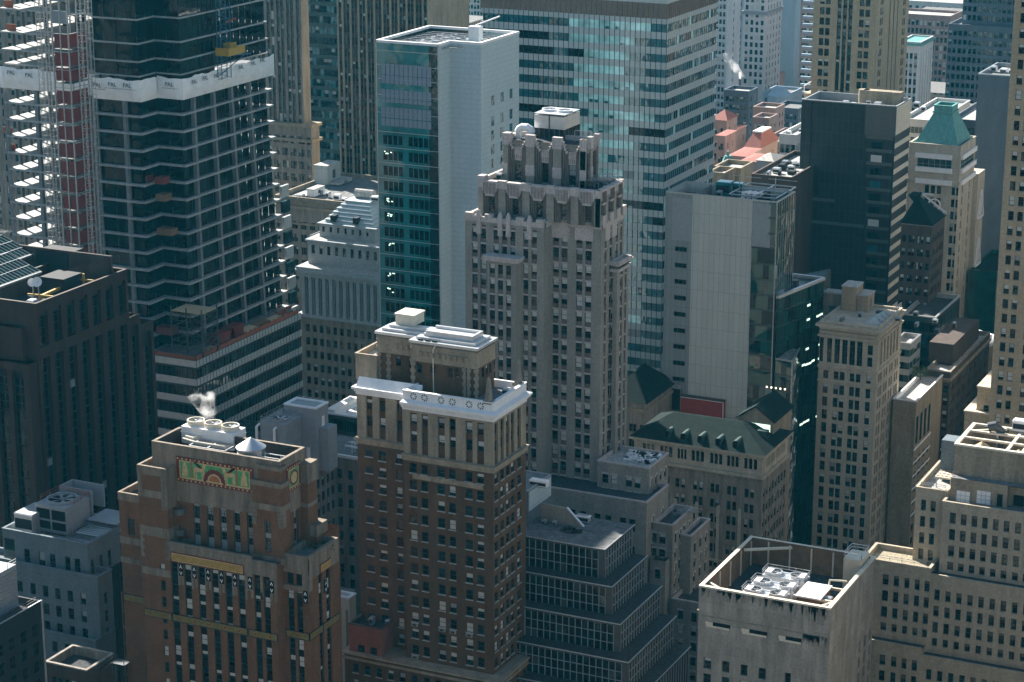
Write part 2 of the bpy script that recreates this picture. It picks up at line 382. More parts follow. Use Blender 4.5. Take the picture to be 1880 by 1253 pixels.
def coping(mb, x0, x1, y0, y1, z, h=.3, t=.5, over=.12, deep=1.1, m=0, mi=None):
    """parapet top and its inner faces around a roof"""
    mi = m if mi is None else mi
    X0, X1, Y0, Y1 = x0-over, x1+over, y0-over, y1+over; a, c, d, e = x0+t, x1-t, y0+t, y1-t
    O = [(X0,Y0),(X1,Y0),(X1,Y1),(X0,Y1)]; I = [(a,d),(c,d),(c,e),(a,e)]
    for i in range(4):
        j = (i+1) % 4
        mb.poly([(*O[i],z),(*O[j],z),(*O[j],z+h),(*O[i],z+h)], m)
        mb.poly([(*O[i],z+h),(*O[j],z+h),(*I[j],z+h),(*I[i],z+h)], m)
        mb.poly([(*I[j],z-deep),(*I[i],z-deep),(*I[i],z+h),(*I[j],z+h)], mi)
        mb.poly([(*O[j],z),(*O[i],z),(*I[i],z),(*I[j],z)], m)
def roofed(b, x0, x1, y0, y1, z, rm, cm, deep=1.1, t=.5, h=.3, over=.12, mi=None):
    """roof deck sunk behind a coping: two parts"""
    r = MB(); deck(r, x0+.02, x1-.02, y0+.02, y1-.02, z-deep); b.part(r, 'roof', rm)
    c = MB(); coping(c, x0, x1, y0, y1, z, h, t, over, deep, 0, 1 if mi else 0); b.part(c, 'parapet', [cm, mi] if mi else cm)
def grid_cols(w, n, ww, margin=0., pair=0., gap=.4):
    """n bays across w; ww window width; pair: 1 single, 2 pairs, 3 triples"""
    out = []; bw = (w-2*margin)/n; k = int(pair) or 1
    for i in range(n):
        c = margin+bw*(i+.5); tot = k*ww+(k-1)*gap
        for j in range(k): a = c-tot/2+j*(ww+gap); out.append((a, a+ww))
    return out
def grid_rows(ztop, zbot, pitch, h, off):
    out = []; z = ztop-off
    while z-h > zbot: out.append((z-h, z)); z -= pitch
    return out
def cornice(mb, x0, x1, y0, y1, z, prof, m=0):
    """stacked projecting bands [(projection, height)...] upward from z around front and right"""
    for p, h in prof:
        mb.box(x0-p, x1+p, y0-p, y1+p, z, z+h, m); z += h
# ------------------------------------------------------------------ roof equipment
def pipe_rail(mb, pts, h=1.1, w=.06, step=2.5, m=0):
    for a, c in zip(pts, pts[1:]):
        a, c = Vector(a), Vector(c); n = max(1, int((c-a).length/step))
        for k in (0.5, 1.): mb.bar(a+Vector((0,0,h*k)), c+Vector((0,0,h*k)), w, m)
        for i in range(n+1): p = a.lerp(c, i/n); mb.bar(p, p+Vector((0,0,h)), w, m)
def fan(mb, x, y, z, r, m=0, blades=6):
    for k in range(blades):
        a = 2*pi*k/blades; b_ = a+.42
        mb.poly([(x,y,z),(x+r*cos(a),y+r*sin(a),z+.05),(x+r*cos(b_),y+r*sin(b_),z+.22)], m)
    mb.cyl(x, y, z-.1, z+.25, r*.18, 8, m)
def cooling_tower(label, x, y, z, w, d, h, fans=2, group=None, mat='alu', legs=.8, rail=True, louvre=True, along='x', name='cooling_tower', cat='cooling tower', low=.42):
    t = thing(name, label, cat, (x, y, z), group)
    z0 = z+legs; c = MB().box(x, x+w, y, y+d, z0, z0+h, 0)
    for k in range(1, 4): c.box(x-.05, x+w+.05, y-.05, y+d+.05, z0+h*k/4-.04, z0+h*k/4+.04, 0)
    c.build('casing', M[mat], t)
    if louvre:
        l = MB(); n = 2
        for k in range(n):
            a = x+w*k/n+.15; c_ = x+w*(k+1)/n-.15
            l.box(a, c_, y-.06, y+.02, z0+.25, z0+h*low, 0)
        l.build('louvre', M['black'], t)
        l2 = MB(); l2.box(x+w-.02, x+w+.06, y+.2, y+d-.2, z0+.25, z0+h*low, 0); l2.build('louvre', M['black'], t)
    for k in range(fans):
        fxx, fyy = (x+w*(k+.5)/fans, y+d/2) if along == 'x' else (x+w/2, y+d*(k+.5)/fans)
        r = min((w if along != 'x' else w/fans), (d if along == 'x' else d/fans))*.43
        s = MB(); s.ring(fxx, fyy, z0+h, z0+h+.55, r, r*.88, 24, 0); o = s.build('fan_shroud', M[mat], t)
        f = MB(); f.cyl(fxx, fyy, z0+h, z0+h+.03, r*.87, 20, 1); fan(f, fxx, fyy, z0+h+.2, r*.82, 0); f.build('fan', [M['steel'], M['greydk']], o)
    if legs > .1:
        for sx in (0.2, w-.2):
            for sy in (.2, d-.2): MB().box(x+sx-.12, x+sx+.12, y+sy-.12, y+sy+.12, z, z0, 0).build('leg', M['steel_dk'], t)
    if rail:
        r = MB(); zz = z0+h; pipe_rail(r, [(x,y,zz),(x+w,y,zz),(x+w,y+d,zz),(x,y+d,zz),(x,y,zz)], 1.1, .07); r.build('railing', M['steel'], t)
    return t
def vent_box(label, x, y, z, w, d, h, mat='alu', group=None, name='ventilation_unit', cat='ventilation unit', hood=True):
    t = thing(name, label, cat, (x, y, z), group)
    MB().box(x, x+w, y, y+d, z+.15, z+h, 0).build('casing', M[mat], t)
    MB().box(x+.1, x+w-.1, y+.1, y+d-.1, z, z+.15, 0).build('base', M['steel_dk'], t)
    if hood: MB().frustum((x-.1,x+w+.1,y-.1,y+d+.1), z+h, (x+.15,x+w-.15,y+.15,y+d-.15), z+h+.25).build('lid', M[mat], t)
    MB().box(x+.15, x+w-.15, y-.05, y+.01, z+h*.3, z+h*.8, 0).build('grille', M['greydk'], t)
    return t
def roof_vents(label, group, spots, z, mats=('alu','grey','roof_lt'), smin=.8, smax=2.2, rnd=None):
    rnd = rnd or random.Random(len(label)*7)
    sp = sorted(spots, key=lambda p: proj((p[0], p[1], z))[0])
    for i, (x, y) in enumerate(sp):
        w, d, h = rnd.uniform(smin, smax), rnd.uniform(smin, smax), rnd.uniform(.7, 1.7)
        vent_box(label+', '+(ORD[i]+' from the left' if i else 'leftmost'), x, y, z, w, d, h, rnd.choice(mats), group)
def water_tank(label, x, y, z, r, h, cone, mat, cmat, legs=0.):
    t = thing('water_tank', label, 'water tank', (x, y, z))
    b_ = MB().cyl(x, y, z+legs, z+legs+h, r, 32, 0, cap=True)
    for k in range(5): b_.ring(x, y, z+legs+h*(k+.5)/5.2-.05, z+legs+h*(k+.5)/5.2+.05, r+.06, r-.02, 32, 0)
    b_.build('tank', M[mat], t)
    MB().cyl(x, y, z+legs+h, z+legs+h+cone, r+.25, 32, 0, .05).build('conical_lid', M[cmat], t)
    if legs > .2:
        for a in range(4): MB().box(x+r*.6*(1 if a & 1 else -1)-.15, x+r*.6*(1 if a & 1 else -1)+.15, y+r*.6*(1 if a & 2 else -1)-.15, y+r*.6*(1 if a & 2 else -1)+.15, z, z+legs).build('leg', M['steel_dk'], t)
    return t
def finish_windows():
    """window objects: the 100 largest in view of each building stand alone, the rest is one field"""
    bvh = BVHTree.FromPolygons(WORLDV, WORLDF)
    tot = 0
    for b in BLDS:
        if not b.slots: continue
        sc = []
        for i, (p, u, w, h, st, var) in enumerate(b.slots):
            n = Vector((u[1], -u[0], 0)); c = Vector(p)+Vector((u[0],u[1],0))*(w/2)+Vector((0,0,h/2))+n*.02
            x, y, s = proj(c); vis = 0.
            if 0 < x < W0 and 0 < y < H0:
                d = (c-CAM); L = d.length; d.normalize(); c2 = c+n*.1
                hit = bvh.ray_cast(CAM, (c2-CAM).normalized(), L-.35)
                if hit[0] is None and d.dot(n) < 0: vis = w*h*abs(d.dot(n))/L**2
            sc.append((vis, i))
        sc.sort(key=lambda t: -t[0])
        solo = [i for v, i in sc[:100] if v > 0] if len(b.slots) > 100 else [i for v, i in sc]
        solo_s = set(solo); field = MB(); fm = []; mid = {}
        for i, (p, u, w, h, st, var) in enumerate(b.slots):
            e = wmesh(st, w, h, var); ang = math.atan2(u[1], u[0])
            T = Matrix.Translation(Vector(p)) @ Matrix.Rotation(ang, 4, 'Z') @ Matrix.Diagonal((w/e[3], 1, h/e[4], 1))
            if i in solo_s:
                if e[2] is None: e[2] = e[0].mesh('window', e[1])
                o = bpy.data.objects.new('window', e[2]); COL.objects.link(o); o.parent = b.o
                o.location = Vector(p)-root_loc(b.o); o.rotation_euler = (0, 0, ang); o.scale = (w/e[3], 1, h/e[4]); tot += 1
            else:
                tmp = MB(); tmp.v, tmp.f, tmp.sm = e[0].v, e[0].f, e[0].sm; tmp.m = []
                for k in e[0].m:
                    mt = e[1][k]
                    if mt.name not in mid: mid[mt.name] = len(fm); fm.append(mt)
                    tmp.m.append(mid[mt.name])
                field.add(tmp, T)
        if field.f: field.build('windows', fm, b.o, solid=False, kind='stuff')
    print('window objects', tot, 'walls', len(WORLDF))
def nb(*a, **k):
    b = B(*a, **k); BLDS.append(b); return b
def cx(pxs, Y, Z, x0): return [(fx(a, Y, Z)-x0, fx(c, Y, Z)-x0) for a, c in pxs]
def cy(pxs, X, Z, y0): return [(fy(a, X, Z)-y0, fy(c, X, Z)-y0) for a, c in pxs]
# ================================================================== orange brick tower with the faience panels
def faience_tower():
    c = P(510, 1172, 390); Y0 = c.y; XB = c.x
    rnd = random.Random(1)
    xpl, zpl = onY(252, 853, Y0)                     # left pylon top
    xpr = onY(304, 862, Y0)[0]
    b = nb('brick_tower', 'orange brick stepped tower crowned by a green mosaic panel of a rising sun', 'office tower', XB-15, Y0)
    Yu = Y0+3.3
    xu1, zu = onY(512, 847.6, Yu); xu0 = onY(279.5, 810.2, Yu)[0]; yb = fy(558.3, xu1, zu)
    ts = style(recess=.25, fm='fr_dk', rail=True, mull=1, bars=3, var={0:4, 5:2, 1:1.2, 4:.6, 6:1})
    sst = style(recess=.25, fm='fr_dk', var={0:4, 5:1, 1:2, 2:2, 3:1.5, 4:2}, sill=False)
    zt = onY(462, 1025, Y0)[1]                       # terrace level of the lower front
    zt = onY(312, 1004, Y0)[1]
    # --- left pylon, full height
    w = MB()
    zrow = [onY(300, y, Y0)[1] for y in (1053, 1086, 1119, 1152, 1185, 1218)]
    rows = [(z-2.1, z) for z in [zt-3.9-3.42*k for k in range(30)] if z > 6]
    f = dict(cols=cx([(295.5,304)], Y0, zt-8, xpl), rows=rows, st=sst)
    tier(b, w, xpl, xpr, Y0, Y0+9, 0, zpl-.4, F=f)
    # --- left low block
    Ya = Y0+4.4; xa0, za = onY(217, 903, Ya)
    tier(b, w, xa0, xpl+.02, Ya, Y0+22, 0, za-.4, F=dict(cols=cx([(234.5,247)], Ya, za-6, xa0), rows=[(za-8.6, za-5.2)], st=sst))
    # --- lower middle
    lcols = [(315.4,328),(339.6,352.3),(364.9,377.5),(390,402),(414.3,427),(438,450.5),(467.5,479),(485,496.6)]
    X0 = xpr
    zc = onY(450, 1110, Y0)[1]
    rowsL = [(z-2.15, z) for z in [zt-3.2]+[zt-6.75-3.42*k for k in range(30)] if z > 8]
    zbase = 5
    tier(b, w, X0+.02, XB, Y0, Y0+24, 0, zt, F=dict(cols=cx(lcols, Y0, zc, X0+.02), rows=rowsL, st=sst, chan=(zbase, zt-2.4, .35, 2), rnd=rnd))
    # --- right lower tier
    Yr = Y0+2.9; xr1, zr = onY(572, 1029, Yr)
    xr1 = onY(568, 1166, Yr)[0]
    zr2 = onY(572, 1060, Yr)[1]
    ybr = fy(622, xr1, zr-12)
    rowsR = [(z-2.15, z) for z in [zt-5.3-3.42*k for k in range(30)] if z > 8]
    tier(b, w, XB-.02, xr1, Yr, ybr, 0, zr, F=dict(cols=cx([(528.6,540),(545,556)], Yr, zc, XB-.02), rows=rowsR, st=sst, chan=(zbase, zr-3.2, .3, 2), rnd=rnd),
         R=dict(cols=cy([(585.8,592.6),(599.4,607)], xr1, zc, Yr), rows=rowsR, st=sst, chan=(zbase, zr-4.6, .3, 2), rnd=rnd))
    # --- upper block
    zs = zt-1.2
    ucols = [(354.2,366.7),(379,391.6),(403,415.5),(428,440.4),(453.2,463.7)]
    zmid = onY(400, 950, Yu)[1]
    zct = onY(400, 906, Yu)[1]
    urows = []
    z = zct-.15
    while z > zs+3: urows.append((z-2.5, z)); z -= 3.42
    tier(b, w, xu0, xu1, Yu, yb, zs, zu-.4, F=dict(cols=cx(ucols, Yu, zmid, xu0), rows=urows, st=ts, chan=(zs+.4, zct, .5, 3), rnd=rnd),
         R=dict(cols=cy([(540,548)], xu1, zmid, Yu), rows=urows, st=ts, chan=(zs+.4, zct-1, .5, 3), rnd=rnd))
    # right pylon of the upper block with stepped shoulders
    xq0 = onY(467, 900, Yu)[0]; zq = onY(472, 880, Yu)[1]
    cq = cx([(485.3,497.7)], Yu-.9, zmid, xq0)
    tier(b, w, xq0, xu1+.9, Yu-.9, Yu+2.0, zs, zq, F=dict(cols=cq, rows=urows[1:3], st=ts, chan=(urows[2][0]-.1, urows[1][1]+.1, .4, 3)))
    w.box(xq0+1.2, xu1+.5, Yu-.5, Yu+1.4, zq, zq+2.4, 0)
    # rear right pylons
    yp_ = fy(551, xu1, zu-9); zp_ = onX(560, 858, xu1+1.7)[1]; zp2_ = onX(570, 972, xu1+2.6)[1]
    w.box(xu1-2, xu1+1.7, yp_, yb+1.6, zs-6, zp_, 0); w.box(xu1-2, xu1+3.0, yp_+.6, yb+2.4, zs-6, zp2_, 0)
    b.part(w, 'wall', [M['brick_fr'], M['fr_stone'], M['black'], M['blind2']])
    # --- stone crown: band round the top, quoins, ledges
    s = MB(); zb = zu-9.2
    zband = onY(320, 918, Yu)[1]
    s.box(xu0-.12, xu1+.12, Yu-.12, yb+.12, zband, zu-.4, 0, skip='T')
    s.box(xq0-.15, xu1+1.05, Yu-1.05, Yu+2.1, zq-.8, zq+.15, 0); s.box(xq0+1.0, xu1+.7, Yu-.7, Yu+1.6, zq+2.4, zq+3.2, 0)
    s.box(xq0-.15, xu1+1.05, Yu-1.05, Yu+2.1, zq-5.5, zq-4.3, 0)
    for k in range(4): s.box(xq0-.1, xq0+1.1-.1*k, Yu-1.0, Yu-.5, zq-6.3-k*.8, zq-5.6-k*.8, 0); s.box(xu1-.2+.1*k, xu1+1.0, Yu-1.0, Yu+.5, zq-6.3-k*.8, zq-5.6-k*.8, 0)
    s.box(xq0-.3, xu1+1.3, Yu-1.3, Yu+2.1, zs+.8, zs+2.0, 0)
    # pylon bands
    s.box(xpl-.12, xpr+.12, Y0-.12, Y0+9.12, zpl-1.7, zpl-.4, 0, skip='T')
    zp2 = onY(270, 899, Y0)[1]; s.box(xpl-.1, xpr+.1, Y0-.1, Y0+9.1, zp2-1.5, zp2, 0)
    s.box(xpl-.06, xpl+.9, Y0-.06, Y0+.6, zp2, zpl-1.7, 0); s.box(xpr-1.2, xpr+.06, Y0-.06, Y0+3, zp2-3.6, zpl-1.7, 0)
    s.box(xu1, xu1+1.85, yp_-.15, yb+1.75, zp_-3.6, zp_+.25, 0); s.box(xu1, xu1+3.2, yp_+.4, yb+2.6, zp2_-2, zp2_+.25, 0); s.box(xu1, xu1+1.8, yp_-.1, yb+1.7, zp_-8.4, zp_-7.6, 0)
    zp3 = onY(270, 965, Y0)[1]; s.box(xpl-.1, xpr+.1, Y0-.1, Y0+3.3, zp3-2.0, zp3, 0)
    for k in range(6):
        e = .9 if k % 2 else .5
        s.box(xpl-.06, xpl+e, Y0-.06, Y0+.6, zp3-2.7-k*.75, zp3-1.95-k*.75, 0); s.box(xpr-e, xpr+.06, Y0-.06, Y0+2.6, zp3-2.7-k*.75, zp3-1.95-k*.75, 0)
    zp4 = onY(285, 1052, Y0)[1]; s.box(xpl-.1, xpr+.1, Y0-.1, Y0+3.3, zp4-.5, zp4+1.0, 0); 
    s.box(xa0-.12, xpl, Ya-.12, Y0+22.1, za-1.6, za-.4, 0, skip='T'); s.box(xa0-.1, xpl, Ya-.1, Ya+3, za-10.6, za-9.2, 0); s.box(xa0-.1, xpl, Ya-.1, Ya+3, onY(230,1033,Ya)[1], onY(230,1033,Ya)[1]+1.1, 0)
    # lower middle stone zone above the windows, with drips
    s.box(X0-.05, XB+.15, Y0-.15, Y0+.34, zt-2.4, zt+.5, 0)
    zz = zt-2.45
    for i, (a, c_) in enumerate(lcols):
        p0 = fx(c_, Y0, zc)+.12; p1 = fx(lcols[i+1][0], Y0, zc)-.12 if i+1 < len(lcols) else XB+.1
        s.box(p0, p1, Y0-.14, Y0+.3, zz-3.4, zz, 0)
        s.box(p0, p0+.45, Y0-.13, Y0+.3, zz-5.1-.3*(i % 2), zz-3.4, 0); s.box(p1-.45, p1, Y0-.13, Y0+.3, zz-4.9, zz-3.4, 0)
    s.box(XB, xr1+.15, Yr-.15, Yr+.3, zr-3.2, zr-.02, 0); s.box(xr1-.1, xr1+.15, Yr-.1, ybr+.1, zr-4.4, zr-.02, 0)
    s.box(XB-.1, xr1+.2, Yr-.2, Yr+.3, zr-6.8, zr-5.7, 0)
    s.box(fx(556.5, Yr, zc), xr1+.12, Yr-.12, Yr+1.5, zr-6.7, zr-3.0, 0)
    b.part(s, 'stone_trim', M['fr_stone'])
    # ledge roofs, parapets
    roofed(b, xu0, xu1, Yu, yb, zu-.4, M['roof_dk'], M['fr_stone'], 3.2, .5, .4, .14, M['brick_dk'])
    roofed(b, xpl, xpr, Y0, Y0+8.9, zpl-.4, M['roof_lt'], M['fr_stone'], .9, .4, .4)
    roofed(b, xa0, xpl, Ya, Y0+22, za-.4, M['roof_dk'], M['fr_stone'], .9, .4, .4)
    roofed(b, XB-.02, xr1, Yr, ybr, zr, M['roof_gr'], M['fr_stone'], 1.0, .5, .45)
    d = MB(); deck(d, X0, XB, Y0+.3, Yu, zt+.02); b.part(d, 'terrace', M['roof_dk'])
    p = MB(); p.box(X0, fx(462, Y0, zt), Y0-.05, Y0+.5, zt, zt+1.1); b.part(p, 'balustrade', M['fr_stone'])
    # balcony niche at the left of the tall windows
    n = MB()
    for py in (934, 972): 
        x_, z_ = onY(329, py, Yu); n.cyl(x_, Yu, z_-.9, z_-.7, 1.6, 16); n.ring(x_, Yu, z_-.7, z_+.35, 1.6, 1.45, 16)
    b.part(n, 'balcony', M['steel_dk'])
    # ---- faience panels
    def panel(name, fwd, u0, u1, z0, z1, art=True):
        """fwd(u, z, d) -> point d metres in front of the wall"""
        def rect(mb, a, c_, e, g, d0, d1, m=0):
            A = [fwd(a,e,d1), fwd(c_,e,d1), fwd(c_,g,d1), fwd(a,g,d1)]; K = [fwd(a,e,d0), fwd(c_,e,d0), fwd(c_,g,d0), fwd(a,g,d0)]
            mb.poly(A, m)
            for i in range(4): j = (i+1) % 4; mb.poly([K[i],K[j],A[j],A[i]], m)
        mb = MB(); rect(mb, u0, u1, z0, z1, 0, .18, 1)
        t = .9
        rect(mb, u0+t*.75, u1-t*.75, z0+t*.75, z1-t*.75, .18, .2, 3)
        rect(mb, u0+t, u1-t, z0+t, z1-t, .2, .22, 0)
        n = max(3, int((u1-u0)/1.0))
        for k in range(n+1):
            a = u0+.38+(u1-u0-.76)*k/n
            for zc_ in (z0+.38, z1-.38): rect(mb, a-.16, a+.16, zc_-.16, zc_+.16, .18, .21, 2)
        return mb, rect
    pts = lambda f, cu, cz, r, a0, a1, n, d: [f(cu+r*cos(a0+(a1-a0)*k/n), cz+r*sin(a0+(a1-a0)*k/n), d) for k in range(n+1)]
    up0, zp1 = onY(324.5, 836, Yu); up1, zp0 = onY(467, 906.5, Yu)
    zp1b = onY(467, 861, Yu)[1]; zp0b = onY(324.5, 881, Yu)[1]; zhi, zlo = (zp1+zp1b)/2, (zp0+zp0b)/2
    fwd = lambda u, z, d: (u, Yu-.12-d, z)
    mb, rect = panel('panel', fwd, up0, up1, zlo, zhi)
    cu = (up0+up1)/2; H = zhi-zlo; base = zlo+.9+.15
    # rising sun: ring of rays, inner disc; trees and beasts
    for k in range(13):
        a = pi*k/12; rr = H*.47; mb.poly(pts(fwd, cu+rr*cos(a)*.92, base+rr*sin(a)*.92, .34, 0, 2*pi, 8, .29)[:-1], 1)
    mb.poly(pts(fwd, cu, base, H*.44, 0, pi, 20, .26), 1); mb.poly(pts(fwd, cu, base, H*.31, 0, pi, 20, .28), 2); mb.poly(pts(fwd, cu, base, H*.24, 0, pi, 20, .30), 4)
    rect(mb, up0+1.0, up1-1.0, zlo+.9, base, .22, .25, 3)
    for sgn in (-1, 1):
        tx = cu+sgn*(up1-up0)*.385
        mb.poly([fwd(tx-.75,base+.2,.26), fwd(tx+.75,base+.2,.26), fwd(tx+.55,base+1.9,.26), fwd(tx+.18,base+H*.62,.26), fwd(tx-.18,base+H*.62,.26), fwd(tx-.55,base+1.9,.26)], 2)
        rect(mb, tx-sgn*1.55-.16, tx-sgn*1.55+.16, base, zhi-.75, .22, .25, 4)
        bx = cu+sgn*(up1-up0)*.2; g = sgn
        mb.poly([fwd(bx-1.2,base+1.45,.26), fwd(bx+1.1,base+1.45,.26), fwd(bx+1.2,base+2.3,.26), fwd(bx-1.1,base+2.35,.26)], 2)      # body
        for lx in (-1.05, -.6, .7, 1.05): rect(mb, bx+lx-.13, bx+lx+.13, base+.1, base+1.5, .22, .26, 2)
        mb.poly([fwd(bx-g*1.0-.35,base+2.0,.27), fwd(bx-g*1.0+.35,base+2.0,.27), fwd(bx-g*1.35+.3,base+3.25,.27), fwd(bx-g*1.35-.4,base+3.1,.27)], 2)  # neck and head
        for k in range(3): mb.poly([fwd(bx+g*(-.6+.25*k)-.2,base+2.2,.285), fwd(bx+g*(-.6+.25*k)+.25,base+2.2,.285), fwd(bx+g*(.9+.35*k)+.1,base+3.0+.25*k,.285), fwd(bx+g*(.6+.35*k),base+3.35+.22*k,.285)], 4)  # wing
    b.part(mb, 'mosaic_panel', [M['faience'], M['maroon'], M['sand'], M['sand'], M['rust']])
    # side panel
    v0, zq1 = onX(523.4, 860, xu1); v1, zq0 = onX(550, 891.6, xu1); zhi2 = (zq1+onX(549.3,844.7,xu1)[1])/2; zlo2 = (zq0+onX(529.8,904,xu1)[1])/2
    fw2 = lambda u, z, d: (xu1+.12+d, u, z)
    mb, rect = panel('panel', fw2, v0, v1, zlo2, zhi2)
    cu2, cz2 = (v0+v1)/2, (zlo2+zhi2)/2
    mb.poly(pts(fw2, cu2, cz2, 1.5, 0, 2*pi, 20, .24)[:-1], 1); mb.poly(pts(fw2, cu2, cz2, 1.1, 0, 2*pi, 20, .26)[:-1], 2)
    b.part(mb, 'mosaic_panel', [M['faience'], M['maroon'], M['sand'], M['sand']])
    # ochre strips
    def strip(u0, u1, z0, z1, fwd, name='ochre_panel', t=.25, gm='gold'):
        mb = MB()
        def rc(a, c_, e, g, d0, d1, m):
            A = [fwd(a,e,d1), fwd(c_,e,d1), fwd(c_,g,d1), fwd(a,g,d1)]; K = [fwd(a,e,d0), fwd(c_,e,d0), fwd(c_,g,d0), fwd(a,g,d0)]
            mb.poly(A, m)
            for i in range(4): j = (i+1) % 4; mb.poly([K[i],K[j],A[j],A[i]], m)
        rc(u0, u1, z0, z1, 0, .10, 2); rc(u0+t*.6, u1-t*.6, z0+t*.6, z1-t*.6, .10, .13, 1); rc(u0+t, u1-t, z0+t, z1-t, .13, .15, 0)
        return mb, rc
    fw1 = lambda u, z, d: (u, Y0-.16-d, z)
    a0, zA = onY(314.4, 1012, Y0); a1, _ = onY(448, 1035, Y0); zB = onY(314.4, 1030, Y0)[1]
    mb, rc = strip(a0, a1, zB, zA, fw1, t=.35); b.part(mb, 'ochre_panel', [M['gold'], M['sand'], M['maroon']])
    fwr = lambda u, z, d: (xr1+.16+d, u, z)
    v0, zA2 = onX(586, 1037, xr1); v1 = onX(606, 1020, xr1)[0]; zB2 = onX(586, 1053, xr1)[1]
    mb, rc = strip(v0, v1, zB2, zA2, fwr, t=.3); b.part(mb, 'ochre_panel', [M['gold'], M['sand'], M['maroon']])
    zb1 = onY(450, 1153, Y0)[1]; zb0 = zb1-1.55
    segs = [(xa0, xpl, lambda u, z, d: (u, Ya-d, z)), (xpl, xpr, lambda u, z, d: (u, Y0-d, z)), (xpr+.1, fx(455, Y0, zb1), lambda u, z, d: (u, Y0-d, z)), (fx(457, Y0, zb1), XB, lambda u, z, d: (u, Y0-d, z)),
            (XB+.1, xr1, lambda u, z, d: (u, Yr-d, z)), (Yr, Yr+5, lambda u, z, d: (xr1+d, u, z)), (Yr+5.1, ybr, lambda u, z, d: (xr1+d, u, z))]
    for (u0, u1, fwx) in segs:
        mb, rc = strip(u0, u1, zb0, zb1, fwx, t=.22)
        n = max(1, int((u1-u0)/3.1))
        for k in range(n):
            c_ = u0+(u1-u0)*(k+.5)/n; zc_ = (zb0+zb1)/2
            mb.poly([fwx(c_-.42,zc_,.17), fwx(c_,zc_-.42,.17), fwx(c_+.42,zc_,.17), fwx(c_,zc_+.42,.17)], 3)
            mb.poly([fwx(c_-.2,zc_,.19), fwx(c_,zc_-.2,.19), fwx(c_+.2,zc_,.19), fwx(c_,zc_+.2,.19)], 2)
        b.part(mb, 'mosaic_band', [M['olive'], M['fr_stone'], M['black'], M['rust']])
    # dark chevron plaques between the top row windows
    def plaque(u, zc_, fwx, hh=1.25):
        mb = MB(); q = lambda a, z, d: fwx(u+a, zc_+z, d)
        A = [q(-.45,-hh,.12), q(.45,-hh,.12), q(.45,hh,.12), q(-.45,hh,.12)]; K = [q(-.45,-hh,0), q(.45,-hh,0), q(.45,hh,0), q(-.45,hh,0)]
        mb.poly(A, 0)
        for i in range(4): j = (i+1) % 4; mb.poly([K[i],K[j],A[j],A[i]], 0)
        for s_ in (1, -1):
            mb.poly([q(-.33,s_*.35,.14), q(0,s_*1.1,.14), q(0,s_*.75,.14), q(-.16,s_*.35,.14)][::s_], 1); mb.poly([q(.33,s_*.35,.14), q(.16,s_*.35,.14), q(0,s_*.75,.14), q(0,s_*1.1,.14)][::s_], 1)
        return mb
    zrow0 = (rowsL[-1][0]+rowsL[-1][1])/2
    zrow0 = max((r[0]+r[1])/2 for r in rowsL)
    for px_ in (333.5, 358, 383.5, 408, 432.5, 460, 500): b.part(plaque(fx(px_, Y0, zrow0), zrow0, lambda u, z, d: (u, Y0-.15-d, z)), 'chevron_plaque', [M['black'], M['white']])
    zr0 = max((r[0]+r[1])/2 for r in rowsR)
    b.part(plaque(fx(562, Yr, zr0), zr0, lambda u, z, d: (u, Yr-.16-d, z)), 'chevron_plaque', [M['black'], M['white']])
    b.part(plaque(fy(596, xr1, zr0), zr0, lambda u, z, d: (xr1+.16+d, u, z)), 'chevron_plaque', [M['black'], M['white']])
    # green shrubs on the terrace
    def shrub(label, x, y, z, r):
        mb = MB(); rr = random.Random(int(x*10))
        for k in range(240):
            a, e, q = rr.uniform(0, 2*pi), rr.uniform(0, 1), rr.uniform(.35, 1)
            p_ = Vector((x+r*q*cos(a)*1.5, y+r*q*sin(a), z+r*q*e*.8)); d1 = Vector((rr.uniform(-1,1), rr.uniform(-1,1), rr.uniform(-1,1)))*.28; d2 = Vector((rr.uniform(-1,1), rr.uniform(-1,1), rr.uniform(-1,1)))*.28
            mb.poly([p_, p_+d1, p_+d1+d2, p_+d2])
        t = thing('shrub', label, 'shrub', (x, y, z)); mb.build('foliage', M['plant'], t, solid=False)
        MB().box(x-r, x+r, y-r*.5, y+r*.5, z, z+.45).build('planter', M['brown'], t)
    sx, sy = onZ(592, 1006, zr-.9); shrub('green shrub on the low terrace at the back of the orange brick tower', sx, sy, zr-.98, 1.5)
    sx, sy = onZ(338, 992, zt); shrub('dark shrub on the terrace under the tall windows of the orange brick tower', fx(340, Yu-1, zt), Yu-1.3, zt+.02, 1.1)
    # ---- roof equipment
    zf = zu-3.6
    wx0, wy0 = fx(337, Yu+9, zf+3), Yu+8.2
    t = thing('cooling_tower', 'white three fan cooling tower steaming on the orange brick tower', 'cooling tower', (wx0, wy0, zf))
    wlen = fx(432, Yu+9, zf+3)-wx0; wd = 4.6; ztop = zu+.7
    cs = MB().box(wx0, wx0+wlen, wy0, wy0+wd, zf+.9, ztop); cs.box(wx0-.08, wx0+wlen+.08, wy0-.08, wy0+wd+.08, ztop-1.2, ztop-1.0); cs.build('casing', M['white'], t)
    MB().box(wx0+.4, wx0+wlen-.4, wy0-.05, wy0+wd-.4, zf, zf+.9).build('base', M['steel_dk'], t)
    for k in range(3):
        x_ = wx0+wlen*(k+.5)/3; y_ = wy0+wd/2
        o = MB().ring(x_, y_, ztop, ztop+.95, 1.75, 1.5, 24).build('fan_shroud', M['offwhite'], t)
        fm = MB(); fm.cyl(x_, y_, ztop+.02, ztop+.06, 1.5, 20, 1); fan(fm, x_, y_, ztop+.6, 1.45); fm.build('fan', [M['steel'], M['greydk']], o)
    tx, ty = fx(460, Yu+3.4, zu), Yu+3.6
    water_tank('round grey water tank with pale cone lid on the orange brick tower', tx, ty, zf, 2.6, 3.4, 1.9, 'steel', 'alu', .8)
    pt = MB(); zz = zf+1.6
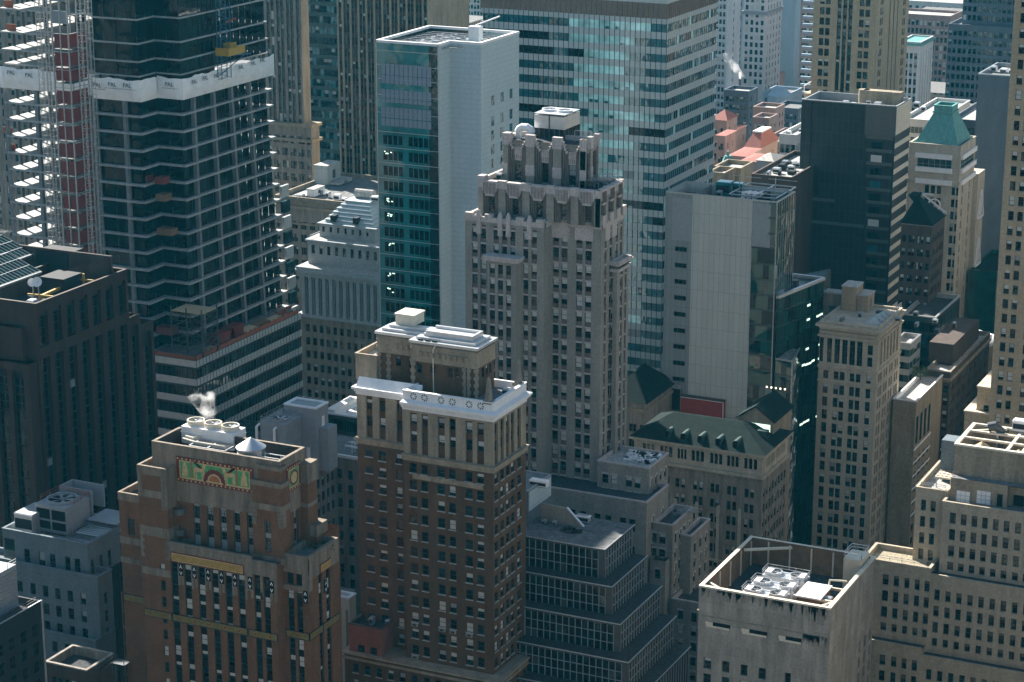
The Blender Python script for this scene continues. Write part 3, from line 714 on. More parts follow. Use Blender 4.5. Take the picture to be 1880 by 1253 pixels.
    for (pp) in ([(xu0+3,Yu+6.0,zz+1),(xu0+6,Yu+5.2,zz+1),(xu0+13,Yu+5.2,zz+1)], [(xu0+3,Yu+7.0,zz+1.2),(xu0+5,Yu+6.6,zz+1.2),(xu0+5.4,Yu+8.2,zz+1.2)]): pt.tube(pp, .3, 8)
    pt.build('pipework', M['offwhite'], None, label='pale bent duct pipes left of the steaming fans on the brick tower', cat='duct')
    fr = MB(); 
    for yy in (Yu+3.5, Yu+7.5): fr.bar((xu0+6, yy, zu-1.2), (xu0+14, yy, zu-1.2), .25)
    for xx in (xu0+6, xu0+10, xu0+14): fr.bar((xx, Yu+3.5, zu-1.2), (xx, Yu+7.5, zu-1.2), .25); fr.bar((xx, Yu+3.5, zf), (xx, Yu+3.5, zu-1.2), .25)
    fr.build('equipment_rack', M['steel'], None, label='empty steel rack standing in front of the steaming white cooling tower', cat='steel rack')
    fr = MB()
    for xx in (xu1-5.5, xu1-2): fr.bar((xx, Yu+2, zf), (xx, Yu+2, zu-.3), .14); fr.bar((xx, Yu+4, zf), (xx, Yu+4, zu-.3), .14)
    fr.bar((xu1-6, Yu+2, zu-.4), (xu1-.8, Yu+2, zu-.4), .14); fr.bar((xu1-6, Yu+4, zu-.4), (xu1-.8, Yu+4, zu-.4), .14)
    fr.build('roof_rail', M['white'], None, label='thin white pipe railing beside the cone lidded water tank', cat='railing')
    return dict(Y0=Y0, XB=XB, xa0=xa0, wx=(wx0+wlen/2, wy0+wd/2, ztop+1))
FT = faience_tower()
# ================================================================== brown brick tower with the white cornice
def cornice_tower():
    c = P(905, 741.6, 415); X1, Y0, ZP = c.x, c.y, c.z
    zc0 = onY(905.4, 775.5, Y0)[1]                    # underside of the cornice
    XR = fx(739.8, Y0, ZP); YB = fy(966, X1, ZP)
    YL = Y0+3.4; XL = onY(654, 693.7, YL)[0]; ZL = onY(654, 693.7, YL)[1]
    zbelt1 = onY(905, 858, Y0)[1]; zbelt0 = onY(905, 869, Y0)[1]
    b = nb('brick_tower', 'tall brown brick tower with a white painted cornice and stepped metal roof', 'hotel tower', (XL+X1)/2, Y0)
    rnd = random.Random(3)
    st = style(recess=.28, fm='fr_dk', var={0:5, 1:1.6, 2:1.2, 3:.7, 4:1.0, 5:2.2, 6:1.4}, sill=True, sm='sill')
    st2 = style(recess=.2, fm='fr_dk', var={0:4, 1:2, 2:2, 3:1, 5:1.6, 6:.6})
    zm = onY(905, 950, Y0)[1]
    pitch = (onY(800, 865, Y0)[1]-onY(803, 1050, Y0)[1])/6.0
    zr0 = onY(755, 850.2, Y0)[1]                       # head of the first row under the belt
    rows = []; z = zr0
    while z > 6: rows.append((z-2.05, z)); z -= pitch
    cR = [(752.7,765.7),(773.7,785.7),(803.6,816.6),(824.6,836.6),(854.5,867.5),(875.5,888.4)]
    cS = [(908.2,914.4),(919.2,925.4),(929.2,935.5),(938.3,944.5),(950,956.5)]
    w = MB()
    # base of brick
    zbt = onY(905, 1250, Y0)[1]
    facR = dict(cols=cx(cR, Y0, zm, XR), rows=rows, st=st, rnd=rnd); facS = dict(cols=cy(cS, X1, zm, Y0), rows=rows, st=st, rnd=rnd)
    tier(b, w, XR, X1, Y0, YB, 0, zbelt0, F=facR, R=facS)
    rowsL = [(a+.1, c_+.1) for a, c_ in rows]
    cL2 = [(672,686),(696,709.5),(728,738.8)]
    def dropped(i, j): return False
    sm_ = [(a+.55, c_-.1) for a, c_ in rowsL]
    xl_cols = cx(cL2, YL, zm, XL)
    facade(b, w, (XL,YL), (1,0), XR-XL, 0, zbelt0+.6, cols=xl_cols[1:], rows=rowsL, st=st, rnd=rnd)
    # narrow column at the far left is a shallow separate strip of the same wall
    w.box(XL-.01, XL+xl_cols[0][0]-.9, YL-.03, YL+.01, 0, zbelt0+.6, 0, skip='KDT')
    for (a, c_) in sm_: b.slots.append(((XL+xl_cols[0][0], YL-.05, a), (1,0), xl_cols[0][1]-xl_cols[0][0], c_-a, style_small, 0))
    w.poly([(XL,YB,0),(XL,YL,0),(XL,YL,zbelt0+.6),(XL,YB,zbelt0+.6)], 0); w.poly([(XR,YB,0),(XL,YB,0),(XL,YB,zbelt0+.6),(XR,YB,zbelt0+.6)], 0)
    b.part(w, 'wall', M['brick'])
    # upper stone storeys with pilasters and brick spandrels
    u = MB()
    r2 = []; z = onY(755, 758, Y0)[1]
    z = zc0-.9
    while z-2.2 > zbelt1: r2.append((z-2.2, z)); z -= pitch
    tier(b, u, XR, X1, Y0, YB, zbelt1, zc0+.5, F=dict(cols=cx(cR, Y0, zc0-5, XR), rows=r2, st=st2, chan=(zbelt1+.1, zc0-.5, .45, 1), rnd=rnd), R=dict(cols=cy(cS, X1, zc0-5, Y0), rows=r2, st=st2, chan=(zbelt1+.1, zc0-.5, .4, 1), rnd=rnd))
    facade(b, u, (XL,YL), (1,0), XR-XL, zbelt1+.6, ZL-3.3, cols=cx([(672,684),(696,708),(728,738.8)], YL, zc0-5, XL), rows=[(a+.5,c_+.5) for a, c_ in r2], st=st2, chan=(zbelt1+.8, ZL-3.5, .45, 1), rnd=rnd)
    u.poly([(XL,YB,zbelt1+.6),(XL,YL,zbelt1+.6),(XL,YL,ZL-3.3),(XL,YB,ZL-3.3)], 0); u.poly([(XR,YB,zbelt1),(XL,YB,zbelt1),(XL,YB,ZL-3.3),(XR,YB,ZL-3.3)], 0)
    b.part(u, 'stone_storeys', [M['lime'], M['brick']])
    # belts
    t = MB(); 
    t.box(XR-.2, X1+.35, Y0-.35, YB+.2, zbelt0, zbelt1, 0); t.box(XR-.4, X1+.6, Y0-.6, YB+.4, zbelt1-.35, zbelt1+.02, 0)
    t.box(XL-.2, XR-.2, YL-.3, YB, zbelt0+.6, zbelt1+.6, 0); t.box(XL-.4, XR-.25, YL-.5, YB, zbelt1+.3, zbelt1+.65, 0)
    zb2 = onY(800, 876, Y0)[1]; t.box(XR+2.0, X1-2.2, Y0-.2, Y0+.1, zb2-1.05, zb2, 0)
    for k in range(6): 
        x_ = XR+3+(X1-XR-6)*k/5; t.cyl(x_, Y0-.2, zb2-.95, zb2-.1, .42, 10)
    zb3 = rows[9][0]
    b.part(t, 'belt_course', M['lime'])
    # white cornice
    k = MB(); z = zc0
    for p_, h_ in ((.15,.5),(.35,.45),(.7,.35),(1.0,.4)): k.box(XR-min(p_,.3), X1+p_, Y0-p_, YB+p_, z, z+h_, 0); z += h_
    for i in range(int((X1-XR)/.75)): k.box(XR+i*.75, XR+i*.75+.38, Y0-.62, Y0-.1, zc0+.55, zc0+.93, 0)
    k.frustum((XR-.3,X1+1.0,Y0-1.0,YB+1.0), z, (XR,X1+.1,Y0-.1,YB+.1), z+.4)
    ztp = z+.4
    ZP2 = ZP
    # parapet walls (front pierced by rosettes)
    k.box(XR, X1+.05, Y0-.05, Y0+.45, ztp, ZP2); k.box(X1-.45, X1+.05, Y0+.45, YB, ztp, ZP2); k.box(XR, X1-.45, YB-.5, YB, ztp, ZP2); k.box(XR, XR+.45, Y0+.45, YL+4, ztp, ZP2)
    k.box(XR-.1, X1+.17, Y0-.17, Y0+.57, ZP2, ZP2+.22); k.box(X1-.57, X1+.17, Y0+.57, YB+.1, ZP2, ZP2+.22)
    b.part(k, 'cornice', M['white']); k = MB(); z = ZL-3.4
    for p_, h_ in ((.15,.6),(.4,.5),(.8,.5)): k.box(XL-p_, XR-.31, YL-p_, YL+3, z, z+h_, 0); z += h_
    zsl = ZL
    k.poly([(XL,YL-.3,z),(XR+2.0,YL-.3,z),(XR+2.0,YL+1.2,zsl),(XL,YL+1.2,zsl)], 0); k.poly([(XL,YL+1.2,z),(XL,YL-.3,z),(XL,YL+1.2,zsl)], 0); k.poly([(XR+2,YL-.3,z),(XR+2,YL+1.2,z),(XR+2,YL+1.2,zsl)], 0)
    k.poly([(XR+2.0,YL+1.2,z),(XL,YL+1.2,z),(XL,YL+1.2,zsl),(XR+2.0,YL+1.2,zsl)], 0)
    b.part(k, 'cornice', M['white'])
    ros = MB()
    zc_ = (ztp+ZP2)/2
    for (px_, py_) in ((759.3,728),(779.6,731.5),(810,735.5),(830.8,738.5),(861.5,742.8),(882.5,745.6)):
        x_ = fx(px_, Y0, zc_)
        for q in range(8):
            a = 2*pi*q/8
            p0 = (x_+.28*cos(a), zc_+.28*sin(a)); p1 = (x_+.75*cos(a+.26), zc_+.75*sin(a+.26)); p2 = (x_+.75*cos(a-.26), zc_+.75*sin(a-.26))
            ros.poly([(p0[0],Y0-.07,p0[1]),(p2[0],Y0-.07,p2[1]),(p1[0],Y0-.07,p1[1])], 0)
    b.part(ros, 'rosette_openings', M['greydk'])
    d = MB(); deck(d, XR, X1-.4, Y0+.4, YB-.4, ztp+.1); deck(d, XL, XR, YL+1.2, YB, ztp+.1); b.part(d, 'roof', M['roof_gr'])
    # penthouse
    PY = Y0+6.0
    px1, zp = onY(874.5, 643.8, PY); px0 = fx(757.7, PY, zp); pyb = fy(907, px1, zp)
    PYl = PY+2.6; pl0 = fx(694.9, PYl, zp)
    ph = MB(); zf = ztp+.1
    pst = style(recess=.2, fm='fr_dk', var={0:4, 1:1, 3:1, 5:1})
    zmid = (zf+zp)/2
    prow = [(onY(800, 737, PY)[1]-.2, onY(800, 737, PY)[1]+2.0), (onY(800, 690, PY)[1], onY(800, 690, PY)[1]+2.1)]
    tier(b, ph, px0, px1, PY, pyb, zf, zp, F=dict(cols=cx([(765,774.3),(789.5,799),(822.5,830.5),(834.5,843)], PY, zmid, px0), rows=prow, st=pst), R=dict(cols=cy([(884.5,889),(892,896),(898.5,902)], px1, zmid, PY), rows=prow, st=pst), m=0)
    tier(b, ph, pl0, px0+.02, PYl, pyb, zf, zp+.05, F=dict(cols=cx([(727,736),(750.5,754)], PYl, zmid, pl0), rows=prow, st=pst), m=0)
    # stone upper frieze and quoins on the penthouse
    b.part(ph, 'penthouse_wall', [M['brick'], M['lime']])
    fr = MB(); zfz = onY(800, 668, PY)[1]
    fr.box(px0-.15, px1+.15, PY-.15, pyb+.15, zfz, zp-.03); fr.box(pl0-.15, px0-.15, PYl-.15, pyb+.15, zfz, zp+.05)
    fr.box(px0-.3, px1+.45, PY-.45, pyb+.3, zfz+3.2, zfz+3.5); fr.box(pl0-.3, px0-.3, PYl-.4, pyb, zfz+3.2, zfz+3.5)
    for (xq, yq) in ((px0, PY), (px1, PY), (fx(860, PY, zp), PY), (fx(853, PY, zp), PY), (pl0, PYl), (fx(713, PYl, zp), PYl)):
        for q in range(14):
            e = .55 if q % 2 else .3
            fr.box(xq-e, xq+(e if xq < px1-.1 else .1), yq-.12, yq+(.2 if xq < px1-.1 else e*1.6), zf+q*.75, zf+q*.75+.7)
    for i in range(9): fr.cyl(px0+2+(px1-px0-4)*i/8, PY-.2, zfz+1.2, zfz+2.2, .42, 8)
    for i in range(4): fr.cyl(pl0+4+(px0-pl0-5)*i/3, PYl-.2, zfz+1.2, zfz+2.2, .42, 8)
    b.part(fr, 'penthouse_stonework', M['lime'])
    # small attic windows
    at = MB()
    for a in (768, 781.5, 794): at.box(fx(a, PY, zp), fx(a+9, PY, zp), PY-.18, PY-.1, zfz+3.7, zfz+4.7, 0)
    b.part(at, 'attic_windows', M['black'])
    # stepped metal roof
    rf = MB(); z = zp
    for i in range(3):
        e = 0.6-i*1.1
        rf.box(px0-e+.0, px1+e, PY-e, pyb+e, z+.02, z+.55, 0); rf.box(pl0-e, px0-e, PYl-e, pyb+e, z+.03, z+.56, 0); z += .55
    rz = z
    # raised rim of the highest tray
    rim = .5; e = -1.6
    for (x0_, x1_, y0_, y1_) in ((px0-e+rim, px1+e, PY-e, PY-e+rim), (px0-e+rim, px1+e, pyb+e-rim, pyb+e), (px1+e-rim, px1+e, PY-e+rim, pyb+e-rim)): rf.box(x0_, x1_, y0_, y1_, z, z+.55)
    b.part(rf, 'stepped_roof', M['alu'])
    # drain pipe
    dp = MB(); x_ = fx(802, PY, zp); dp.tube([(x_,PY-.6,zp),(x_,PY-.6,zfz+3.9),(x_-.7,PY-.35,zfz+2.9),(x_-.7,PY-.25,zf)], .13, 6); b.part(dp, 'drain_pipe', M['offwhite'])
    # white bulkhead
    bx0, bz = onY(726, 578, PYl+2.5); bx1 = onY(759.5, 567, PYl+2.5)[0]
    bz = onY(727, 578, PYl+2.5)[1]
    bk = MB(); bk.box(bx0, bx1, PYl+2.5, PYl+7, rz, bz); bk.box(bx0-.2, bx1+.2, PYl+2.3, PYl+7.2, bz, bz+.3); b.part(bk, 'bulkhead', M['offwhite'])
    # obelisk finials
    for (px_, py_) in ((900, 738), (951, 700)):
        X_, Y_ = (X1-1.2, Y0+.6) if px_ < 920 else (X1-1.2, YB-1.2)
        o = MB(); o.box(X_-.95, X_+.95, Y_-.75, Y_+.95, ZP-.3, ZP+.35); o.frustum((X_-.6,X_+.6,Y_-.6,Y_+.6), ZP+.35, (X_-.3,X_+.3,Y_-.3,Y_+.3), ZP+4.6); o.frustum((X_-.3,X_+.3,Y_-.3,Y_+.3), ZP+4.6, (X_-.04,X_+.04,Y_-.04,Y_+.04), ZP+5.2)
        b.part(o, 'obelisk_finial', M['lime_dk'])
    # lower left shoulder behind the cornice
    sh = MB(); sx0, sz = onY(652, 648, YL+4.2); tier(b, sh, sx0, pl0, YL+4.2, YB+6, zf, sz-.3, F=dict(cols=cx([(671,679)], YL+4.2, sz-5, sx0), rows=[(sz-8, sz-6)], st=pst)); b.part(sh, 'shoulder_wall', M['lime'])
    roofed(b, sx0, pl0, YL+4.2, YB+6, sz-.3, M['roof_lt'], M['lime'], .9, .4, .3)
    # annex at the foot, left
    YA = Y0-2.0; ax0, az = onY(640.8, 1143.8, YA); ax1 = fx(699, YA, az)
    an = MB(); 
    zl = onY(640, 1207, YA)[1]
    tier(b, an, ax0, ax1, YA, YA+7.2, zl, az-.3, F=dict(cols=cx([(656.5,669.5),(679,692)], YA, az-5, ax0), rows=[(az-6.3, az-4.5), (az-11, az-9.2)], st=st, rnd=rnd)); b.part(an, 'annex_wall', M['brick_red'])
    roofed(b, ax0, ax1, YA, YA+7.2, az-.3, M['roof_dk'], M['brick_dk'], .9, .4, .3)
    bs = MB(); bX1 = fx(968, Y0-3.2, onY(905, 1252, Y0-2.4)[1])
    YBs = Y0-2.4
    zt_ = onY(905, 1250, YBs)[1]
    ex = onX(984, 1214.7, X1+2.2)
    rb = []; z = zt_-2.4
    while z > 5: rb.append((z-2.05, z)); z -= pitch
    tier(b, bs, ax0-1, X1+2.2, YBs, YB+1, 0, zt_, F=dict(cols=grid_cols(X1+3.2-ax0, 12, 1.35, 1.2, 1), rows=rb, st=st, rnd=rnd), R=dict(cols=grid_cols(YB+1-YBs, 5, 1.3, 1.2, 1), rows=rb, st=st, rnd=rnd)); b.part(bs, 'base_wall', M['brick'])
    cn = MB(); cn.box(ax0-1.3, X1+2.6, YBs-.4, YB+1.3, zt_-1.5, zt_-.9); cn.box(ax0-1.5, X1+2.9, YBs-.7, YB+1.5, zt_-.3, zt_+.1); b.part(cn, 'base_cornice', M['lime'])
    rl = MB(); pipe_rail(rl, [(X1+2.0, YBs+1, zt_+.1), (X1+2.0, YB, zt_+.1)], 1.1, .08); b.part(rl, 'railing', M['steel'])
    # window air conditioners
    for (i, j) in ((0,9),(2,9),(3,9),(4,9),(2,13),(3,13),(4,13),(5,13),(0,11)):
        ca = cx(cR, Y0, zm, XR)[i]; z_ = rows[j][0]
        a = MB(); a.box(XR+ca[0]+.1, XR+ca[1]-.1, Y0-.35, Y0-.02, z_-.85, z_-.22, 0); a.box(XR+ca[0]+.3, XR+ca[1]-.3, Y0-.37, Y0-.34, z_-.75, z_-.32, 1); b.part(a, 'wall_air_conditioner', [M['fr_lt'], M['greydk']])
    rr = random.Random(5)
    roof_vents('pale box on the shoulder roof beside the stepped metal roof', 'boxes on the shoulder roof of the white corniced tower', [(sx0+1.5+rr.uniform(0,4), YL+6+rr.uniform(0,9)) for _ in range(6)], sz-1.2, ('steel','roof_lt','greydk'), .5, 1.2)
    roof_vents('grey box on the low annex roof of the brown tower', 'boxes on the annex roof', [(ax0+3,YA+3),(ax0+6,YA+4.5)], az-1.2, ('steel','grey'), .7, 1.4)
    vent_box('white roof vent on the stone shaft beside the terrace of the white corniced tower', ex and X1-3, YB-5, ztp+.1, 1.5, 1.5, 1.2)
style_small = style(recess=.1, fm='brick_dk', var={0: 1}, gm='greydk', rail=True, t=.14, sill=True)
cornice_tower()
# ================================================================== grey art deco shaft
def deco_tower():
    c = P(1104.4, 424, 478); X1, Y0, ZS = c.x, c.y, c.z
    YL = Y0-4.2                                         # projecting left mass
    xl1 = onY(999, 412, YL)[0]; xl0, zl = onY(853.8, 392.8, YL)
    ZS = max(ZS, zl-.0)
    YB = fy(1146, X1, ZS)
    b = nb('stone_tower', 'grey brick art deco tower with pink stone crown and a white fan box on top', 'office tower', (xl0+X1)/2, Y0)
    rnd = random.Random(11)
    st = style(recess=.22, fm='fr_dk', var={0:3.5, 1:2, 2:2.4, 3:1.6, 4:1.2, 5:1.6, 6:1.0}, lintel=True, sm='deco_cap')
    pitch = (onY(980, 448, YL)[1]-onY(984, 448+28.35*10, YL)[1])/10
    z0 = onY(980, 449, YL)[1]
    zr = onY(1035, 452, Y0)[1]
    base = 38
    rowsL = []; z = onY(980, 430.2, YL)[1]
    while z > 30: rowsL.append((z-2.25, z)); z -= pitch
    dz = 0
    rowsR = [(a, c_) for a, c_ in rowsL]
    zm = onY(1050, 620, Y0)[1]
    w = MB()
    cL = [(866.6,876.7),(881.9,892.3),(906,915.6),(921.3,930.9),(936.4,946),(960.3,969.8),(975.5,985.6)]
    cR = [(1014.8,1026),(1030.5,1041.8),(1057.5,1069.4),(1074.3,1086)]
    zmu = onY(950, 470, YL)[1]
    hi = rowsL[0][1]+.9
    tier(b, w, xl0, xl1, YL, YB, 0, ZS-.4, F=dict(cols=cx(cL, YL, zmu, xl0), rows=rowsL, st=st, chan=(20, hi, .3, 1), rnd=rnd))
    cS = [(1110,1113.5),(1119,1124),(1130,1134),(1138.5,1141.8)]
    tier(b, w, xl1-.02, X1, Y0, YB-.1, 0, ZS, F=dict(cols=cx(cR, Y0, zmu, xl1-.02), rows=rowsR, st=st, chan=(20, hi, .3, 1), rnd=rnd), R=dict(cols=cy(cS, X1, ZS-10, Y0), rows=rowsR, st=st, chan=(20, hi, .25, 1), rnd=rnd))
    # small bay on the left mass
    Yb = YL-2.6; bx0, bz = onY(890, 469, Yb); bx1 = fx(952, Yb, bz)
    bz = onY(890, 470, Yb)[1]
    cB = [(898.7,908.5),(913.8,923.5),(928.7,938.2)]
    rb = [r for r in rowsL if r[1] < bz-1.6]
    tier(b, w, bx0+.6, bx1-.6, Yb, YL+.5, 0, bz, F=dict(cols=cx(cB, Yb, bz-10, bx0+.6), rows=rb, st=st, chan=(20, bz-1.6, .3, 1), rnd=rnd))
    # right wing
    wx1, wz = onY(1133.7, 484, Y0+5.5); wx0 = X1-.02; Yw = Y0+5.5; wyb = fy(1154.8, wx1, wz)
    cW = [(1116,1124.6)]
    rw = [r for r in rowsR if r[1] < wz-2.4]
    tier(b, w, wx0, wx1, Yw, wyb, 0, wz, F=dict(cols=cx(cW, Yw, wz-6, wx0), rows=rw, st=st, chan=(20, wz-2.2, .3, 1), rnd=rnd), R=dict(cols=cy([(1138.5,1143),(1147,1150.5)], wx1, wz-6, Yw), rows=rw, st=st, chan=(20, wz-2.2, .3, 1), rnd=rnd))
    b.part(w, 'shaft_wall', [M['deco'], M['deco_sp']])
    # rails over bay and wing
    t = MB()
    t.box(bx0, bx1, Yb-.6, YL, bz-.9, bz-.3); t.box(bx0-.3, bx1+.3, Yb-.9, YL, bz-.3, bz+.25); b.part(t, 'setback_cornice', M['deco_cap']); t = MB()
    t.box(wx0, wx1+.5, Yw-.5, wyb+.3, wz-2.0, wz-1.3); t.box(wx0, wx1+.9, Yw-.9, wyb+.6, wz-.4, wz)
    b.part(t, 'setback_cornice', M['deco_cap'])
    roofed(b, wx0+.1, wx1+.6, Yw-.6, wyb, wz, M['roof_dk'], M['deco_cap'], .9, .5, .5)
    # ---- crown tiers with fluted bays
    t2x0, t2z = onY(877.6, 331, YL+2.2); Y2 = YL+2.2
    t2x1, _z = onY(1100, 352, Y2); t2z = onY(1080, 350, Y2)[1]
    y2b = fy(1144, t2x1, t2z)
    y1 = Y2+4.6; t1x0, t1z = onY(923.5, 249, y1); t1x1 = fx(1073, y1, t1z); t1z = onY(1000, 259, y1)[1]; y1b = fy(1099.8, t1x1, t1z)
    def fluted(x0, x1, y0, yb, z0, z1, bays, wtop, wh, capf, nR=2, scal=False):
        """tier of flat piers with ribbed recessed bays, one tall window in each bay"""
        wall, cap, rib = MB(), MB(), MB(); stt = style(recess=.15, fm='fr_dk', rail=False, bars=3, var={0:6, 1:.6, 5:2, 6:1})
        def side(O, u, L, n, nb_):
            ux, uy = u; nx, ny = uy, -ux
            pt = lambda a, z, d: (O[0]+ux*a-nx*d, O[1]+uy*a-ny*d, z)
            bw = L/n; pw = bw*.30
            def slab(mb, a0, a1, za, zb, d0, d1, m=0):
                A = [pt(a0,za,d1), pt(a1,za,d1), pt(a1,zb,d1), pt(a0,zb,d1)]; K = [pt(a0,za,d0), pt(a1,za,d0), pt(a1,zb,d0), pt(a0,zb,d0)]
                mb.poly(A, m)
                for i in range(4): j = (i+1) % 4; mb.poly([K[i],K[j],A[j],A[i]], m)
            facade(b, wall, (O[0]-nx*1.2, O[1]-ny*1.2), u, L, z0, z1-.6, cols=[(bw*(i+.5)-bw*.13, bw*(i+.5)+bw*.13) for i in range(n)], rows=[(wtop-wh, wtop)], st=stt)
            for i in range(n+1):
                a0 = max(0, bw*i-pw/2); a1 = min(L, bw*i+pw/2)
                slab(wall, a0, a1, z0, z1-.3, 1.2, 0.); slab(cap, a0-.12, a1+.12, z1-1.6, z1+(1.0 if scal else .2), .9, -.2)
                if scal: slab(cap, a0-.06, a1+.06, z1-8.2, z1-5.8, .5, -.14)
            for i in range(n):
                cc = bw*(i+.5)
                for k, dd in ((.19,.35), (.25,.6), (.31,.85)):
                    for sg in (-1, 1): 
                        a0 = cc+sg*bw*(k-.025)-.3*0; slab(rib, min(cc+sg*bw*(k-.055), cc+sg*bw*k), max(cc+sg*bw*(k-.055), cc+sg*bw*k), z0, z1-1.0-(.35-k)*6*(1 if scal else .3), 1.2, 1.2-dd)
                if scal:      # stepped scallop edge and pink panel
                    for k in range(5): slab(cap, cc-bw*(.36-.045*k), cc+bw*(.36-.045*k), z1-1.1-.55*k-.55, z1-1.1-.55*k, 1.3, 1.0-.03*k) if k > 2 else None
                    slab(cap, cc-bw*.14, cc+bw*.14, wtop+.15, z1-2.2, 1.2, 1.02)
                    for k in (-1, 0, 1): slab(rib, cc+k*bw*.07-.06, cc+k*bw*.07+.06, wtop+.4, z1-2.6, 1.02, .97)
                    for k in range(4): 
                        for sg in (-1, 1): slab(cap, min(cc+sg*bw*(.14+.055*k), cc+sg*bw*(.195+.055*k)), max(cc+sg*bw*(.14+.055*k), cc+sg*bw*(.195+.055*k)), z1-2.5+.62*k, z1-1.9+.62*k, 1.2, .1)
                else:         # pink shield with stepped lower edge
                    for k in range(6):
                        hw = bw*(.31, .33, .33, .30, .25, .18)[k]; slab(cap, cc-hw, cc+hw, z1-.0-.62*(k+1)*.92, z1-.0-.62*k*.92, 1.2, -.3)
                    for k in range(-4, 5): slab(rib, cc+k*bw*.06-.05, cc+k*bw*.06+.05, z1-2.9, z1-.4, 0, -.38)
        side((x0,y0), (1,0), x1-x0, bays, 0); side((x1,y0), (0,1), yb-y0, nR, 0)
        wall.poly([(x0+.01,yb,z0),(x0+.01,y0+1.2,z0),(x0+.01,y0+1.2,z1-.6),(x0+.01,yb,z1-.6)], 0); wall.poly([(x1-1.2,yb,z0),(x0,yb,z0),(x0,yb,z1-.6),(x1-1.2,yb,z1-.6)], 0)
        wall.box(x0, x0+1.2, y0+.02, y0+1.25, z0, z1-.4, 0)
        cap.box(x0-.2, x0+1.4, y0, y0+2.2, z1-1.6, z1+.9); cap.box(x0-.15, x0+.6, y0+2.2, yb, z1-1.3, z1+.1); cap.box(x0+.6, x1, yb-.6, yb, z1-1.3, z1+.1)
        b.part(wall, 'crown_wall', M['deco']); b.part(rib, 'crown_ribs', M['deco_sp']); b.part(cap, 'crown_caps', M['deco_cap'])
        d = MB(); deck(d, x0+.2, x1-1.0, y0+1.0, yb-.3, z1-.9); b.part(d, 'crown_roof', M['roof_dk'])
    z2b = ZS-.5
    fluted(t2x0, t2x1, Y2, y2b, z2b, t2z, 5, onY(1000, 368, Y2)[1], onY(1000, 368, Y2)[1]-z2b-.6, 0, 3)
    fluted(t1x0, t1x1, y1, y1b, t2z-1.2, t1z, 3, onY(1000, 302, y1)[1], onY(1000, 302, y1)[1]-t2z+.6, 0, 2, True)
    # caps along the shaft top
    cp = MB()
    def merl(x0, x1, y0): 
        cp.box(x0, x1, y0-.3, y0+.9, ZS-.4, ZS+.45)
    cp.box(xl0-.15, xl1+.15, YL-.15, YL+.7, ZS-1.4, ZS-.3); cp.box(xl1, X1+.15, Y0-.15, Y0+.6, ZS-1.4, ZS-.1); cp.box(X1-.6, X1+.15, Y0, YB, ZS-1.4, ZS-.1); cp.box(xl1-.5, xl1+.15, YL, Y0, ZS-1.4, ZS-.1); cp.box(xl0-.15, xl0+.6, YL, YB, ZS-1.4, ZS-.05)
    for px_ in (861, 897.5, 955, 992): merl(fx(px_-7, YL, ZS), fx(px_+7, YL, ZS), YL)
    for px_ in (879.5, 918.5, 933.5, 972.5):
        x_ = fx(px_, YL, ZS); cp.box(x_-.5, x_+.5, YL-.4, YL+.4, ZS-4.2, ZS+.2); cp.frustum((x_-.5,x_+.5,YL-.4,YL+.4), ZS+.2, (x_-.2,x_+.2,YL-.15,YL+.15), ZS+1.2)
    for (a, c_) in ((1013,1046),(1056,1089)): cp.box(fx(a, Y0, ZS), fx(c_, Y0, ZS), Y0-.12, Y0+.2, ZS-4.3, ZS-1.4)
    for px_ in (1051, 1098): merl(fx(px_-7, Y0, ZS), fx(px_+7, Y0, ZS), Y0)
    for f_ in (.08, .4, .7, .97): y_ = Y0+(YB-Y0)*f_; cp.box(X1-.6, X1+.35, y_-1, y_+1, ZS-.5, ZS+1.6)
    for f_ in (.25, .55): y_ = Y0+(YB-Y0)*f_; cp.box(X1-.4, X1+.2, y_-1.3, y_+1.3, ZS-4.4, ZS-1.4)
    b.part(cp, 'parapet_caps', M['deco_cap'])
    d = MB(); deck(d, xl0, xl1, YL, YB, ZS-.45); b.part(d, 'setback_roof', M['roof_gr']); d = MB(); deck(d, xl1, X1, Y0, YB, ZS-.44); b.part(d, 'setback_roof', M['roof_gr'])
    # ---- rooftop: big cooling box
    fz = t1z-.9; fx0, _ = onY(981, 268, y1+7); fx1 = fx(1036, y1+7, t1z); ztopf = onY(981, 211, y1+7)[1]
    t = thing('cooling_tower', 'large white cooling tower with two fans topping the art deco tower', 'cooling tower', (fx0, y1+7, fz)); wd = fx1-fx0; dp = 8.5
    zz = ztopf-2.9
    cs = MB(); cs.box(fx0, fx0+wd, y1+7, y1+7+dp, zz, ztopf)
    for k in (1, 2): cs.box(fx0-.06, fx0+wd+.06, y1+6.94, y1+7.06+dp, zz+k*1.65-.06, zz+k*1.65+.06)
    cs.build('casing', M['alu'], t)
    l = MB(); l.box(fx0+.1, fx0+wd-.1, y1+7.1, y1+6.9+dp, zz-3.4, zz); l.build('louvre', M['greydk'], t)
    fr = MB(); 
    for k in range(7): fr.box(fx0+wd*k/6-.1, fx0+wd*k/6+.1, y1+6.95, y1+7.15, zz-3.6, zz)
    for k in range(5): fr.box(fx0+wd-.1, fx0+wd+.06, y1+7+dp*k/4-.1, y1+7+dp*k/4+.1, zz-3.6, zz)
    fr.box(fx0-.1, fx0+wd+.1, y1+6.9, y1+7.1+dp, zz-4.0, zz-3.6); fr.box(fx0+wd/2-.14, fx0+wd/2+.14, y1+6.9, y1+7.1, zz, ztopf, 0); fr.build('frame', M['steel_dk'], t)
    MB().box(fx0+.5, fx0+wd-.5, y1+7.5, y1+6.5+dp, fz-3, zz-4.0).build('base', M['steel_dk'], t)
